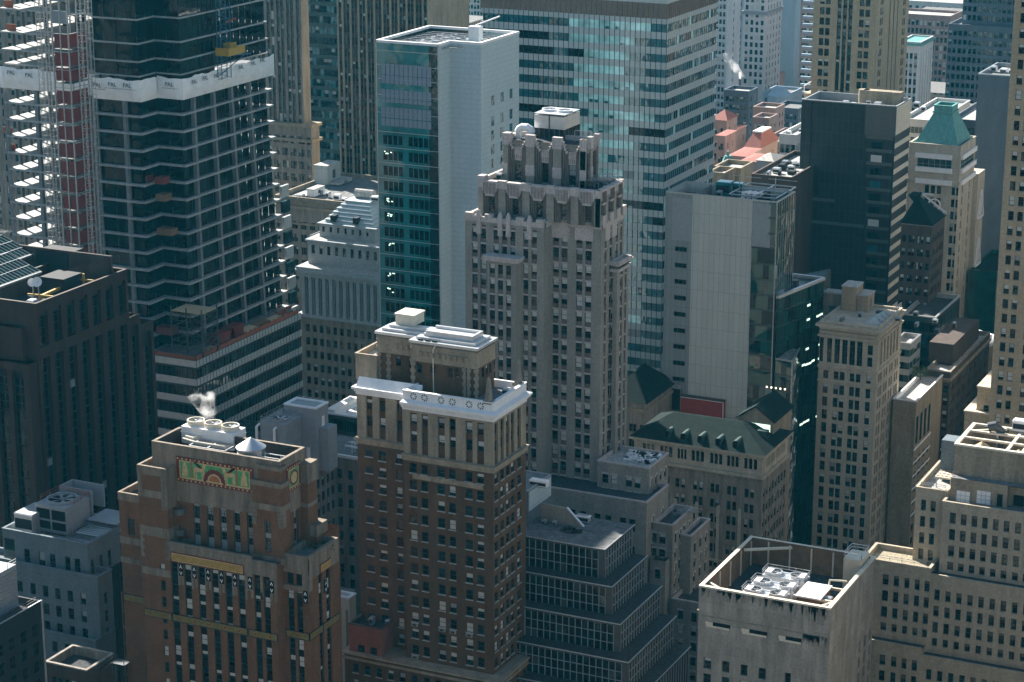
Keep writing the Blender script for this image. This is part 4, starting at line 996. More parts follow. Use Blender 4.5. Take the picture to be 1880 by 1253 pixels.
    for k in range(2):
        x_ = fx0+wd*(k+.5)/2; r = wd*.235; o = MB().ring(x_, y1+7+dp/2, ztopf, ztopf+.9, r, r*.86, 24).build('fan_shroud', M['white'], t)
        f = MB(); f.cyl(x_, y1+7+dp/2, ztopf+.02, ztopf+.05, r*.86, 20, 1); fan(f, x_, y1+7+dp/2, ztopf+.5, r*.82); f.build('fan', [M['alu'], M['steel_dk']], o)
    # white tube unit at the left
    vx = fx(952, y1+5, t1z); vb = MB(); vb.tube([(vx,y1+5,fz),(vx,y1+5,fz+1.6),(vx+.3,y1+5,fz+2.1),(vx+.9,y1+5,fz+2.5),(vx+2.2,y1+5,fz+2.5),(vx+2.9,y1+5,fz+2.1),(vx+3.2,y1+5,fz+1.6),(vx+3.2,y1+5,fz)], .9, 10)
    vb.build('air_duct', M['white'], None, label='fat white curved duct left of the fan box on the art deco crown', cat='duct')
    rl = MB(); pipe_rail(rl, [(t1x1-5,y1+6,fz),(t1x1-1.5,y1+6,fz),(t1x1-1.5,y1b-1,fz)], 2.6, .1, 1.2); rl.build('roof_frame', M['steel'], None, label='thin steel rack right of the fan box on the art deco crown', cat='steel rack')
    # aerials on the right shoulder
    an = MB(); rr = random.Random(4)
    for k in range(16):
        x_, y_ = rr.uniform(t1x1+.5, t2x1-1.5), rr.uniform(Y2+7, y2b-1); h = rr.uniform(1.5, 3.4); an.bar((x_,y_,t2z-.9), (x_,y_,t2z-.9+h), .12)
        an.bar((x_-1.4,y_-.6,t2z-.9+h*.8), (x_+1.4,y_+.6,t2z-.9+h*.8), .12); an.bar((x_-1,y_+.9,t2z-.9+h*.5), (x_+1.2,y_-.9,t2z-.9+h*.5), .1)
    an.build('aerial_array', M['steel'], None, label='tangle of steel aerials on the right shoulder of the art deco crown', cat='aerials')
    roof_vents('metal box on the left shoulder of the art deco crown', 'boxes on the art deco shoulder', [(t2x0+2.5,Y2+4),(t2x0+5,Y2+6),(t2x0+3,Y2+8)], t2z-.9, ('steel','steel_dk'), .8, 1.5)
    # ---- lower annexes to the right
    a1x1, a1z = onY(1191.5, 859.4, Y0-2.6); YA = Y0-2.6; a1x0 = X1-1.5
    a1x0 = fx(1097, YA, a1z); a1b = fy(1227.4, a1x1, a1z)
    an = MB(); ra = [(z-2.2, z) for z in [a1z-3.0-k*pitch for k in range(40)] if z > 6]
    tier(b, an, a1x0, a1x1, YA, a1b, 0, a1z-.3, F=dict(cols=cx([(1105.5,1116.5),(1121.5,1132.5),(1148.5,1159.5),(1164.5,1175.5)], YA, a1z-6, a1x0), rows=ra, st=st, rnd=rnd), R=dict(cols=cy([(1194,1197.5),(1202.5,1206),(1211,1214.5),(1219,1222.5)], a1x1, a1z-6, YA), rows=ra, st=st, rnd=rnd))
    b0x, b0z = onY(1187.5, 922, YL-5.5); YBs = YL-5.5
    bxl = fx(940, YBs, b0z)
    rbz = [(b0z-7.6, b0z-4.6)]+[(z-2.2, z) for z in [b0z-11-k*pitch for k in range(40)] if z > 6]
    tier(b, an, bxl, b0x, YBs, YA+6, 0, b0z-.3, F=dict(cols=cx([(1016,1028),(1044,1056),(1064,1076),(1090.5,1102),(1110.5,1122),(1137,1149.5),(1154,1166)], YBs, b0z-6, bxl), rows=rbz, st=style(recess=.3, fm='fr_dk', var={0:6, 5:1}), rnd=rnd), R=dict(cols=grid_cols(YA+6-YBs, 2, 1.2, .8), rows=rbz, st=st))
    c1x1, c1z = onY(1235.4, 964, YA-3.4); YC = YA-3.4; c1x0 = b0x-.02; c1b = fy(1273.3, c1x1, c1z)
    rc_ = [(z-2.3, z) for z in [c1z-2.6-k*pitch for k in range(40)] if z > 6]
    tier(b, an, c1x0, c1x1, YC, c1b, 0, c1z-.3, F=dict(cols=cx([(1194,1205.5),(1210,1221.5)], YC, c1z-4, c1x0), rows=rc_, st=st, rnd=rnd), R=dict(cols=cy([(1238.5,1242),(1246.5,1250),(1254.5,1258),(1262.5,1266)], c1x1, c1z-6, YC), rows=rc_, st=st, rnd=rnd))
    e1x1, e1z = onX(1287, 967.5, c1x1+2.6)[0], onX(1287, 967.5, c1x1+2.6)[1]
    tier(b, an, c1x1-.02, c1x1+2.6, c1b-8, c1b+4, 0, e1z-.3, R=dict(cols=grid_cols(12, 3, 1.2, .8), rows=[(z-2.2, z) for z in [e1z-2.6-k*pitch for k in range(40)] if z > 6], st=st, rnd=rnd))
    f1x1, f1z = onY(1222, 1031, YC-2.4); tier(b, an, c1x0+.5, f1x1, YC-2.4, YC, 0, f1z, F=dict(cols=grid_cols(f1x1-c1x0-.5, 1, 1.3, .3), rows=[(f1z-4.4, f1z-2.2)], st=st))
    g1x1, g1z = onY(1290, 1172, YC-1); g0, gz = onY(1233, 1086, YC-1)
    gz = onY(1233, 1098, YC-1)[1]
    tier(b, an, g0, g0+14, YC-1, YC+13, 0, gz-.3, F=dict(cols=grid_cols(14, 4, 1.3, .6), rows=[(z-2.2, z) for z in [gz-2.6-k*pitch for k in range(40)] if z > 6], st=st, rnd=rnd))
    b.part(an, 'annex_wall', [M['deco']])
    for (x0, x1, y0, y1_, z, m) in ((a1x0,a1x1,YA,a1b,a1z,'roof_lt'),(bxl,b0x,YBs,YA+6,b0z,'roof_dk'),(c1x0,c1x1,YC,c1b,c1z,'roof_dk'),(c1x1,c1x1+2.6,c1b-8,c1b+4,e1z,'roof_dk'),(g0,g0+14,YC-1,YC+13,gz,'roof_dk')):
        roofed(b, x0, x1, y0, y1_, z-.3, M[m], M['deco_cap'], .7, .4, .3, .1)
    # rubble and planters on the annex roof
    rr = random.Random(21); rb_ = MB()
    for k in range(160):
        x_, y_ = rr.uniform(a1x0+4, a1x1-.8), rr.uniform(YA+5, a1b-1.0); s_ = rr.uniform(.15, .65); h = rr.uniform(.2, .9)
        a = rr.uniform(0, pi); mbx = MB().box(-s_, s_, -s_*.5, s_*.5, 0, h, rr.choice((0,0,1,2))); rb_.add(mbx, Matrix.Translation((x_,y_,a1z-1.0)) @ Matrix.Rotation(a, 4, 'Z') @ Matrix.Rotation(rr.uniform(-.4,.4), 4, 'X'))
    rb_.build('rubble', [M['white'], M['grey'], M['greydk']], None, label='heap of pale broken rubble and scrap on the grey annex roof', cat='rubble', kind='stuff')
    sc = MB()
    for k in range(26):
        x_, y_ = rr.uniform(c1x0+2, c1x1-1), rr.uniform(YC+6, c1b-1); z_ = c1z-1.0; L = rr.uniform(1.5, 4); a = rr.uniform(-.5, 1.2)
        sc.bar((x_,y_,z_+rr.uniform(.2,1.4)), (x_+L*cos(a),y_+L*sin(a),z_+rr.uniform(.3,1.8)), .12)
    for k in range(8): x_, y_ = rr.uniform(c1x0+2, c1x1-1), rr.uniform(YC+6, c1b-1); sc.bar((x_,y_,c1z-1), (x_,y_,c1z+.8), .12)
    sc.build('scaffold_poles', M['steel'], None, label='jumble of loose steel poles on the lower grey annex roof', cat='poles')
    return dict(X1=X1, Y0=Y0)
DT = deco_tower()
# ================================================================== stepped dark grid building
def stepped_grid():
    c = P(1109.4, 1008.3, 428); Y0 = c.y
    b = nb('stepped_office_building', 'dark stepped office building with pale window grid in five receding tiers', 'office building', c.x-10, Y0)
    rnd = random.Random(31)
    tiers = [((1109.4,1008.3),(1164,963),1066.8), ((1122.6,1077),(1190.6,1019.6),1135), ((1137.7,1146),(1213,1078),1202), ((1152.8,1215.8),(1239.6,1132.8),1272), ((1168,1287),(1254.7,1189),1345)]
    for k in range(2): pass
    x1, y0, z1 = c.x, c.y, c.z
    yb = fy(1164, x1, z1)
    for i, ((ax, ay), (bx_, by_), bot) in enumerate(tiers):
        if i:
            # each tier steps out along the corner diagonal; solve on the ray by its depth
            best = None
            for k in range(1, 400):
                D = 428-k*.02*i*2.0
                p = P(ax, ay, D)
                if best is None or abs((p.x-x1p)-(-(p.y-y0p))*.95) < best[0]: best = (abs((p.x-x1p)-(-(p.y-y0p))*.95), p)
            p = best[1]; x1, y0, z1 = p.x, p.y, p.z
        zbm = onY(ax-3.5, bot, y0)[1] if i < 4 else 0
        xl = fx(900, y0, z1); ybk = yb
        x1p, y0p = x1, y0
        H = z1-zbm
        zlow = zbm
        # glazing band with mullion grid
        nF = 22; wF = x1-xl; cw = 1.42
        gl, fr = MB(), MB(); h0, h1 = zlow+.3, z1-.55; nr = 3
        cor = 1.35
        n = int((wF-cor)/cw)
        for q in range(n):
            for r in range(nr):
                a0 = x1-cor-(q+1)*cw; za = h0+(h1-h0)*r/nr; zb_ = h0+(h1-h0)*(r+1)/nr
                gl.poly([(a0,y0+.2,za),(a0+cw,y0+.2,za),(a0+cw,y0+.2,zb_),(a0,y0+.2,zb_)], rnd.choices((0,1,2), (12,2.0,.7))[0])
        for q in range(n+1): a0 = x1-cor-q*cw; fr.box(a0-.05, a0+.05, y0-.05, y0+.2, h0, h1)
        for r in range(nr+1): za = h0+(h1-h0)*r/nr; fr.box(x1-cor-n*cw, x1-cor+.08, y0-.03, y0+.18, za-.05, za+.05)
        gf, gl = gl, MB(); Ly = ybk-y0; m = int((Ly-1.0)/cw); o = y0+.9
        for q in range(m):
            for r in range(nr):
                a0 = o+q*cw; za = h0+(h1-h0)*r/nr; zb_ = h0+(h1-h0)*(r+1)/nr
                gl.poly([(x1-.2,a0,za),(x1-.2,a0+cw,za),(x1-.2,a0+cw,zb_),(x1-.2,a0,zb_)], rnd.choices((0,1,2), (12,2.0,.5))[0])
        for q in range(m+1): a0 = o+q*cw; fr.box(x1-.2, x1+.05, a0-.05, a0+.05, h0, h1)
        for r in range(nr+1): za = h0+(h1-h0)*r/nr; fr.box(x1-.18, x1+.03, o-.08, o+m*cw+.08, za-.05, za+.05)
        core = MB(); core.box(xl, x1-.35, y0+.35, ybk, zlow-1.2, z1-.6); core.box(x1-cor+.1, x1-.05, y0+.05, o-.1, zlow-.2, z1-.5)
        b.part(core, 'wall', M['steel_dk']); [b.part(g_, 'glazing', [M['cw_black'], M['glass_t'], M['fr_dk']]) for g_ in (gf, gl)]; b.part(fr, 'mullions', M['grey'])
        sp = MB(); sp.box(xl, x1+.1, y0-.1, ybk, zlow-.9, zlow+.3); b.part(sp, 'spandrel', M['greydk'])
        e = MB(); e.box(xl, x1+.25, y0-.25, ybk+.1, z1-.5, z1-.12); b.part(e, 'roof_edge', M['steel_dk'])
        d = MB(); d.box(xl, x1+.3, y0-.3, y0-.12, z1-.12, z1+.05); d.box(x1+.12, x1+.3, y0-.12, ybk, z1-.12, z1+.05); b.part(d, 'edge_trim', M['alu'])
        dk = MB(); deck(dk, xl, x1+.12, y0-.12, ybk, z1-.08); b.part(dk, 'roof', M['roof_gr2'] if i == 0 else M['roof_dk'])
        if i == 0: T0 = (xl, x1, y0, ybk, z1)
    xl, x1, y0, ybk, z1 = T0
    # bulkhead with a metal side
    bx1, bz = onY(969, 904, y0+6.5); bx1 = fx(969, y0+6.5, bz)
    bx0 = fx(920, y0+6.5, bz); byb = fy(1012, bx1, bz)
    bk = MB(); bk.box(bx0, bx1, y0+6.5, byb, z1-.1, bz); b.part(bk, 'bulkhead', M['bluegrey']); roofed(b, bx0, bx1, y0+6.5, byb, bz, M['roof_gr'], M['grey'], .5, .35, .25)
    mp = MB(); mp.box(bx1+.01, bx1+.12, y0+7.0, byb-.3, z1+2.6, bz-.2); b.part(mp, 'side_cladding', M['whitepanel'])
    vent_box('long pale box on the flat roof of the dark bulkhead beside the brown tower', fx(975, byb-6, bz), byb-7, bz-.5, 4, 1.6, 1.3, 'white')
    # wedge shaped screen wall on the roof
    a = onZ(994, 952, z1); t_ = onZ(1070, 966, z1)
    wy = fy(1010, fx(1010, y0+10, z1), z1)
    s = MB(); Yw = y0+9.5; xa = fx(993, Yw, z1); xb = fx(1040, Yw, z1+4); xc = fx(1071, Yw, z1); zt_ = onY(1040, 934, Yw)[1]
    for d0, d1 in ((0,.4),): 
        A = [(xa,Yw,z1-.05),(xc,Yw,z1-.05),(xb,Yw,zt_),(xa,Yw,zt_+.3)]; K = [(x,y+.5,z) for x, y, z in A]
        s.poly(A); s.poly(K[::-1])
        for i in range(4): j = (i+1) % 4; s.poly([A[j],A[i],K[i],K[j]])
    b.part(s, 'screen_wall', M['deco'])
    s2 = MB(); s2.bar((xb,Yw+.2,zt_+.15),(xc,Yw+.2,z1+.1), .7, 0, .25); b.part(s2, 'screen_coping', M['alu'])
    roof_vents('small drum vent beside the wedge shaped screen wall', 'vents by the wedge wall', [(xa+1.0,Yw-1.8),(xa+3.4,Yw-1.8)], z1-.08, ('grey',), .8, 1.0)
    vent_box('pale vent behind the wedge shaped screen wall on the dark stepped building', xc-3, Yw+2.6, z1-.08, 3, 1.5, 1.3)
    tp = MB(); rr = random.Random(8)
    tx, ty = fx(1050, Yw-3, z1), Yw-3.2
    for k in range(60):
        a, q = rr.uniform(0, 2*pi), rr.uniform(0, 1)**.5; p = Vector((tx+2.2*q*cos(a), ty+1.1*q*sin(a), z1+.5*(1-q)+rr.uniform(0,.2))); d1 = Vector((rr.uniform(-1,1), rr.uniform(-1,1), rr.uniform(-.4,.4)))*.7; d2 = Vector((rr.uniform(-1,1), rr.uniform(-1,1), rr.uniform(-.4,.4)))*.7
        tp.poly([p, p+d1, p+d1+d2, p+d2])
    tp.build('tarpaulin', M['black'], None, label='crumpled black tarpaulin on the flat roof beside the wedge wall', cat='tarpaulin')
stepped_grid()
# ================================================================== concrete tower top with the open plant well
def concrete_top():
    c = P(1525, 1117, 382); X1, Y0, Z = c.x, c.y, c.z
    X0 = fx(1283.4, Y0, Z); YB = fy(1608, X1, Z)
    b = nb('concrete_building', 'stained concrete tower top with an open plant well full of fans', 'office building', (X0+X1)/2, Y0)
    st = style(recess=.5, fm='fr_dk', var={0:6, 5:1.5, 1:.6})
    w = MB()
    cF = [(1291,1305),(1324.5,1338.5),(1358.5,1371.5),(1391.5,1405),(1439.5,1451)]
    zr = onY(1298, 1208, Y0)[1]; rows = [(z-2.3, z) for z in [zr-3.3*k for k in range(40)] if z > 6]
    cS = [(1575.5,1579.5),(1585,1589),(1594.5,1598)]
    rS = [(z-2.3, z) for z in [onX(1577, 1180, X1)[1]-3.3*k for k in range(40)] if z > 6]
    tier(b, w, X0, X1, Y0, YB, 0, Z-.35, F=dict(cols=cx(cF, Y0, zr-3, X0), rows=rows, st=st), R=dict(cols=cy(cS, X1, zr-3, Y0), rows=rS, st=st))
    b.part(w, 'wall', M['conc'])
    # slots with exposed balconies
    for (a, e, py) in ((1294.7,1340,1149), (1361,1408,1162), (1429,1471,1174.5)):
        m = MB(); x0, x1 = fx(a, Y0, zr+5), fx(e, Y0, zr+5); z_ = onY((a+e)/2, py, Y0)[1]
        m.box(x0, x1, Y0-.02, Y0+.04, z_-.55, z_+.55, 0, skip='K'); m.box(x0+.1, x1-.1, Y0-.06, Y0-.02, z_-.6, z_-.2, 1); m.box(x0, x0+(x1-x0)*.3, Y0-.05, Y0-.02, z_-.2, z_+.5, 1)
        b.part(m, 'louvre_slot', [M['black'], M['offwhite']])
    st_ = MB(); zs = onY(1500, 1200, Y0)[1]
    st_.box(X0-.25, X0+.4, Y0-.25, Y0+.3, zs+4.2, zs+4.5); st_.box(X0, X1-1, Y0-.06, Y0, zs+3.4, zs+3.6); b.part(st_, 'drip_ledge', M['lime_dk'])
    # rust and soot stains running below the coping and the slots
    sn = MB(); rr = random.Random(3)
    for k in range(70):
        x_ = rr.uniform(X0+.3, X1-.4); L = rr.uniform(.5, 2.4)*(1.6 if x_ > X1-8 else 1); wd = rr.uniform(.15, .5)
        sn.poly([(x_-wd,Y0-.012,Z-.36),(x_-wd*.4,Y0-.012,Z-.36-L),(x_+wd*.4,Y0-.012,Z-.36-L*.9),(x_+wd,Y0-.012,Z-.36)][::-1][::-1])
    for k in range(24):
        x_ = rr.uniform(fx(1473, Y0, zs), X1-.4); L = rr.uniform(.6, 2.2); sn.poly([(x_-.3,Y0-.013,zs+3.4),(x_-.1,Y0-.013,zs+3.4-L),(x_+.1,Y0-.013,zs+3.4-L),(x_+.3,Y0-.013,zs+3.4)])
    b.part(sn, 'soot_streaks', M['lime_dk'], solid=False)
    roofed(b, X0, X1, Y0, YB, Z-.35, M['roof_dk'], M['cream'], 5.2, .75, .35, .05, M['brown'])
    zf = Z-5.55
    def beam(f, *a): bc = MB(); getattr(bc, f)(*a); b.part(bc, 'brace_beam', M['cream'])
    for (p, q) in (((X0+.8,Y0+3.4,Z-.6),(X0+4.4,Y0+.8,Z-.6)), ((X0+.8,YB-6,Z-.8),(X0+9,YB-.8,Z-.8)), ((X1-.8,Y0+4.6,Z-.8),(X1-3,Y0+.8,Z-.8))): beam('bar', p, q, .45)
    for k in range(5): beam('box', X0+.76, X0+.95, Y0+3+(YB-Y0-5)*k/4, Y0+3.3+(YB-Y0-5)*k/4, zf, Z-.4); beam('box', X0+4+(X1-X0-8)*k/4, X0+4.3+(X1-X0-8)*k/4, YB-.95, YB-.76, zf, Z-.4)
    xw = fx(1458, Y0+5, Z); beam('box', X0+12.6, X0+12.9, Y0+.8, Y0+5, Z-1, Z-.7); beam('box', xw, X1-.8, Y0+4.6, Y0+5.0, Z-1.1, Z-.6); beam('box', xw+3, X1-.8, Y0+11, Y0+11.4, Z-1.1, Z-.6)
    # three fan units in a row, running back
    for i in range(3):
        px_ = (1361, 1378, 1399)[i]; yy = Y0+(2.6, 7.2, 12.6)[i]; x_ = fx(px_, yy, Z-.8)
        t = cooling_tower(('nearest', 'middle', 'rearmost')[i]+' of the three twin fan chillers in the concrete plant well', x_, yy, zf, 8.6, 3.3, 3.6, 2, 'twin fan chillers in the plant well', 'alu', .9, True, False, 'x', 'chiller', 'chiller')
        for s_ in (.4, 8.6-1.5): MB().box(x_+s_, x_+s_+1.2, yy+.5, yy+2.8, zf+4.5, zf+5.1).build('motor_cover', M['white'], t)
    # white topped penthouse box
    hx0, hx1 = fx(1459.5, Y0+3.6, Z-.2), fx(1506, Y0+3.6, Z-.2)
    t = thing('plant_room', 'brown plant box with a flat white lid in the concrete well', 'plant room', (hx0, Y0+3.6, zf))
    MB().box(hx0+.3, hx1-.3, Y0+3.9, Y0+10.8, zf, Z-.5).build('casing', M['brown'], t); MB().box(hx0, hx1, Y0+3.6, Y0+11.1, Z-.5, Z-.2).build('lid', M['white'], t)
    # vent drum
    vx, vy = X1-3.2, Y0+6.8; v = MB(); v.tube([(vx-.8,vy,Z-1.6),(vx+1.4,vy,Z-1.6)], 1.0, 16); v.build('exhaust_fan', M['steel'], None, label='grey round exhaust fan between the white lidded box and the well wall', cat='exhaust fan')
    pp = MB(); pp.tube([(hx1-1,Y0+11.6,Z-1.6),(hx1-1,Y0+12.6,Z+.2),(hx1+1,Y0+13.2,Z+.2),(X1-1,Y0+13.2,Z+.2)], .22, 8); pp.build('pipework', M['offwhite'], None, label='white bent pipe behind the white lidded box in the concrete well', cat='pipe')
    tx, ty = fx(1549, YB-6.5, Z), YB-6.6
    t = thing('water_tank', 'ribbed pale metal tank with railings in the far corner of the concrete well', 'tank', (tx, ty, zf)); m = MB(); wd = X1-1.0-tx
    m.box(tx, tx+wd, ty, ty+5.2, zf, Z+1.2)
    for k in range(12): m.box(tx+wd*k/12, tx+wd*k/12+.16, ty-.12, ty, zf, Z+1.2)
    m.build('tank', M['offwhite'], t); m = MB(); pipe_rail(m, [(tx,ty,Z+1.2),(tx+wd,ty,Z+1.2),(tx+wd,ty+5.2,Z+1.2),(tx,ty+5.2,Z+1.2),(tx,ty,Z+1.2)], 1.2, .08); m.build('railing', M['white'], t)
concrete_top()
# ================================================================== pale stepped stone building
def stepped_stone():
    c = onY; b0 = P(1740, 925, 420); Y0 = b0.y
    X0, Z = onY(1731, 919.7, Y0); X1 = fx(1935, Y0, Z); YB = Y0+20
    b = nb('stone_building', 'pale stone stepped office building with a steel rooftop frame', 'office building', X0+10, Y0)
    rnd = random.Random(17)
    st = style(recess=.45, fm='fr_dk', var={0:2.6, 1:1, 2:1, 3:1, 6:3, 5:2}, bm='blind4', bm2='blind4', rail=True)
    cm = [(1742.3,1753.6),(1762.3,1773),(1782,1792.6),(1801.5,1811.8),(1821.3,1831.8),(1841,1851.8),(1862,1873),(1882,1893),(1902,1913)]
    zr = onY(1747.5, 941.5, Y0)[1]; pit = (zr-onY(1747.5, 941.5+4*30.4, Y0)[1])/4
    w = MB(); R1 = [(zr-2.35-k*pit, zr-k*pit) for k in range(4)]; R1[3] = (R1[3][0]+.6, R1[3][1])
    zA = onY(1720, 1058, Y0-2.3)[1]
    tier(b, w, X0, X1, Y0, YB, zA-3, Z-.3, F=dict(cols=cx(cm, Y0, Z-6, X0), rows=R1, st=st, rnd=rnd))
    Y2 = Y0-2.3; x20 = onY(1708, 1059.5, Y2)[0]; R2 = [(z-2.35, z) for z in [zA-2.9-k*pit for k in range(4)]]; R2[3] = (R2[3][0]+.6, R2[3][1])
    Y3 = Y2-2.3; zB = R2[3][0]-1.6
    c2 = [(a-9, e-9) for a, e in cm]
    dx = (fx(1763, Y0, Z-6)-fx(1743, Y0, Z-6))
    g2 = grid_cols(X1-x20, int((X1-x20)/dx), 1.12, .4)
    tier(b, w, x20, X1, Y2, YB, zB-3, zA, F=dict(cols=g2, rows=R2, st=st, rnd=rnd))
    x30 = onY(1693, 1199, Y3)[0]; R3 = [(z-2.35, z) for z in [zB-2.6-k*pit for k in range(24)] if z > 5]
    tier(b, w, x30, X1, Y3, YB, 0, zB, F=dict(cols=grid_cols(X1-x30, int((X1-x30)/dx), 1.12, .4), rows=R3, st=st, rnd=rnd))
    # left wing, taller block
    Yw = Y0+3.2; wx0, wz = onY(1682, 893.3, Yw); ywb = fy(1720, wx0+.01, wz)+0
    tier(b, w, wx0, X0+.02, Yw, Yw+18, 0, wz-.3, F=dict(cols=cx([(1689.4,1698.8),(1707.5,1716.8)], Yw, wz-6, wx0), rows=[(z-2.35, z) for z in [wz-2.6-k*pit for k in range(24)] if z > 5], st=st, rnd=rnd))
    # lower left wing with the gravel roof
    Yg = Y2-.2; gx0, gz = onY(1608, 1027, Yg); gx0 = onY(1585, 1022, Yg)[0]; gyb = fy(1652, gx0+5, gz)
    gcol = cx([(1619.5,1631),(1640,1650),(1659.5,1669),(1678.5,1688),(1696.5,1706)], Yg, gz-5, gx0)
    gr = [(z-2.35, z) for z in [gz-2.9-k*pit for k in range(4)]]; gr[3] = (gr[3][0]+.6, gr[3][1])
    tier(b, w, gx0, x20+.02, Yg, gyb, gr[3][0]-4.5, gz-.3, F=dict(cols=gcol, rows=gr, st=st, rnd=rnd))
    zg2 = gr[3][0]-1.7
    tier(b, w, gx0-3, x30+.02, Yg-2.3, gyb, 0, zg2, F=dict(cols=cx([(1614,1625),(1635,1645),(1654.5,1664),(1673,1683)], Yg-2.3, zg2-4, gx0-3), rows=[(z-2.35, z) for z in [zg2-2.6-k*pit for k in range(24)] if z > 5], st=st, rnd=rnd))
    b.part(w, 'wall', M['beige'])
    
    for a_ in ((x20, X1, Y2, Y0, zA+.02), (x30, X1, Y3, Y2, zB+.02), (gx0-3, x30, Yg-2.3, Yg, zg2+.02)): d = MB(); deck(d, *a_); b.part(d, 'setback_roof', M['roof_dk'])
    for (x_, y_, z_) in ((x20, Y2, zA), (x30, Y3, zB)): e = MB(); e.box(x_-.1, X1, y_-.1, y_+.35, z_-.05, z_+.35); b.part(e, 'setback_coping', M['beige'])
    e = MB(); e.box(gx0-3.1, x30-.1, Yg-2.4, Yg-2.0, zg2-.05, zg2+.35); b.part(e, 'setback_coping', M['beige'])
    roofed(b, gx0, x20-.02, Yg, gyb, gz-.3, M['gravel'], M['beige'], .8, .5, .3)
    roofed(b, wx0, X0, Yw, Yw+18, wz-.3, M['roof_lt'], M['beige'], 1.0, .4, .3)
    roofed(b, X0, X1, Y0, YB, Z-.3, M['roof_gr'], M['beige'], .6, .45, .3)
    # penthouse in two steps
    Yp = Y0+3.4; p0, pz = onY(1746, 877, Yp); p1 = fx(1850, Yp, pz)
    m = MB(); m.box(p0, p1, Yp, Yp+9, Z-1, pz); m.box(p1, X1, Yp+1.8, Yp+9, Z-1, pz-.8); b.part(m, 'penthouse_wall', M['lime'])
    sh = MB()
    for (a, e_) in ((1757,1781),(1794,1819)):
        xa, xb = fx(a, Yp, Z+2), fx(e_, Yp, Z+2); za = onY(a, 924, Yp)[1]; sh.box(xa, xb, Yp-.05, Yp, za, za+2.7, 0)
        for k in range(1, 3): sh.box(xa, xb, Yp-.08, Yp-.04, za+.9*k-.04, za+.9*k+.04, 1)
        for k in range(1, 3): sh.box(xa+(xb-xa)*k/3-.04, xa+(xb-xa)*k/3+.04, Yp-.085, Yp-.04, za, za+2.7, 1)
    b.part(sh, 'pale_shutter', [M['white'], M['fr_lt']])
    dr = MB(); xa = fx(1830, Yp, Z); dr.box(xa, xa+1.1, Yp-.05, Yp, Z-.7, Z+1.9, 0); dr.box(xa+1.9+1, xa+5, Yp+1.72, Yp+1.8, Z-.7, Z+1.6); b.part(dr, 'door', M['black'])
    Yq = Yp+2.2; q0, qz = onY(1753.6, 817.8, Yq); qy = fy(1796, q0, qz)
    qy = Yq+15
    m = MB(); m.box(q0, X1, Yq, Yq+.5, pz-.5, qz); m.box(q0, q0+.5, Yq+.5, qy, pz-.5, qz); m.box(q0, X1, qy-.5, qy, pz-.5, qz-1); b.part(m, 'screen_wall', M['lime'])
    r = MB(); deck(r, p0, X1, Yp, Yp+9, pz+.01); deck(r, q0+.5, X1, Yq+.5, qy-.5, pz+1); b.part(r, 'penthouse_roof', M['roof_gr'])
    f = MB(); zf = qz+.05
    f.box(q0-.2, X1, Yq-.2, Yq+.6, qz, qz+.4); f.box(q0-.2, q0+.6, Yq+.6, qy, qz, qz+.4); f.box(q0+.6, X1, qy-.6, qy, qz, qz+.4)
    for k in (.36, .68): f.box(q0+.6, X1, Yq+15*k-.3, Yq+15*k+.3, qz-.05, qz+.35)
    for xx in (fx(1862, Yq+7, qz), fx(1890, Yq+7, qz)): f.box(xx-.3, xx+.3, Yq+.6, qy-.6, qz-.1, qz+.3)
    f.bar((q0+.6,Yq+10,qz+.1),(q0+7,qy-.6,qz+.1), .4); f.bar((q0+10,Yq+10,qz),(q0+16,Yq+15,qz), .4); f.bar((q0+17,Yq+.6,qz),(q0+24,Yq+5,qz), .4)
    for k in range(5): f.bar((q0+.3,Yq+1+3*k,pz+1),(q0+.3,Yq+1+3*k,qz), .3)
    b.part(f, 'roof_frame', M['offwhite'])
    tx = fx(1803, Yq+4, qz-1); water_tank('water tank with brown cone lid under the steel rooftop frame', tx, Yq+3.8, pz+1, 3.0, qz-pz-3.0, 2.3, 'brown', 'ply')
    water_tank('smaller water tank right of the brown coned one under the steel frame', tx+7.5, Yq+3.8, pz+1, 2.6, qz-pz-3.2, 1.9, 'brown', 'ply')
    vx, vy = fx(1836, Yq+11, qz), Yq+11.5; v = MB(); v.tube([(vx,vy,pz+1),(vx,vy,qz+.6),(vx-1.2,vy-.6,qz+1.6),(vx-2.4,vy-1.0,qz+1.2)], 1.0, 14); v.build('exhaust_duct', M['steel_dk'], None, label='dark hooded exhaust duct rising through the steel rooftop frame', cat='duct')
    vent_box('white box unit at the rear corner of the steel rooftop frame', fx(1858, qy-2, qz), qy-2.2, qz+.3, 2.8, 2, 2.2, 'white')
    # perforated white canopy on the left wing
    t = thing('roof_canopy', 'white perforated canopy panel on the left wing roof of the pale stone building', 'canopy', (wx0+3, Yw+6, wz-1.3)); m = MB()
    cx0, cx1, cy0, cy1 = wx0+2.6, X0-.3, Yw+4.5, Yw+15; zc = wz+.8
    m.box(cx0, cx1, cy0, cy1, zc, zc+.35); m.build('panel', M['cream'], t)
    hb = MB()
    for i in range(4):
        for j in range(7): hb.cyl(cx0+(cx1-cx0)*(i+.5)/4, cy0+(cy1-cy0)*(j+.5)/7, zc+.3, zc+.37, .42, 10)
    hb.build('perforations', M['brown'], t)
    for (x_, y_) in ((cx0+.3,cy0+.3),(cx1-.3,cy0+.3),(cx0+.3,cy1-.3),(cx1-.3,cy1-.3)): MB().box(x_-.1, x_+.1, y_-.1, y_+.1, wz-1.3, zc).build('post', M['steel'], t)
    rl = MB(); pipe_rail(rl, [(wx0+.8,Yw+.8,wz-.0),(X0-.5,Yw+.8,wz)], .8, .08); pipe_rail(rl, [(gx0+.3,Yg+.4,gz),(x20-1,Yg+.4,gz)], .9, .06); b.part(rl, 'railing', M['steel'])
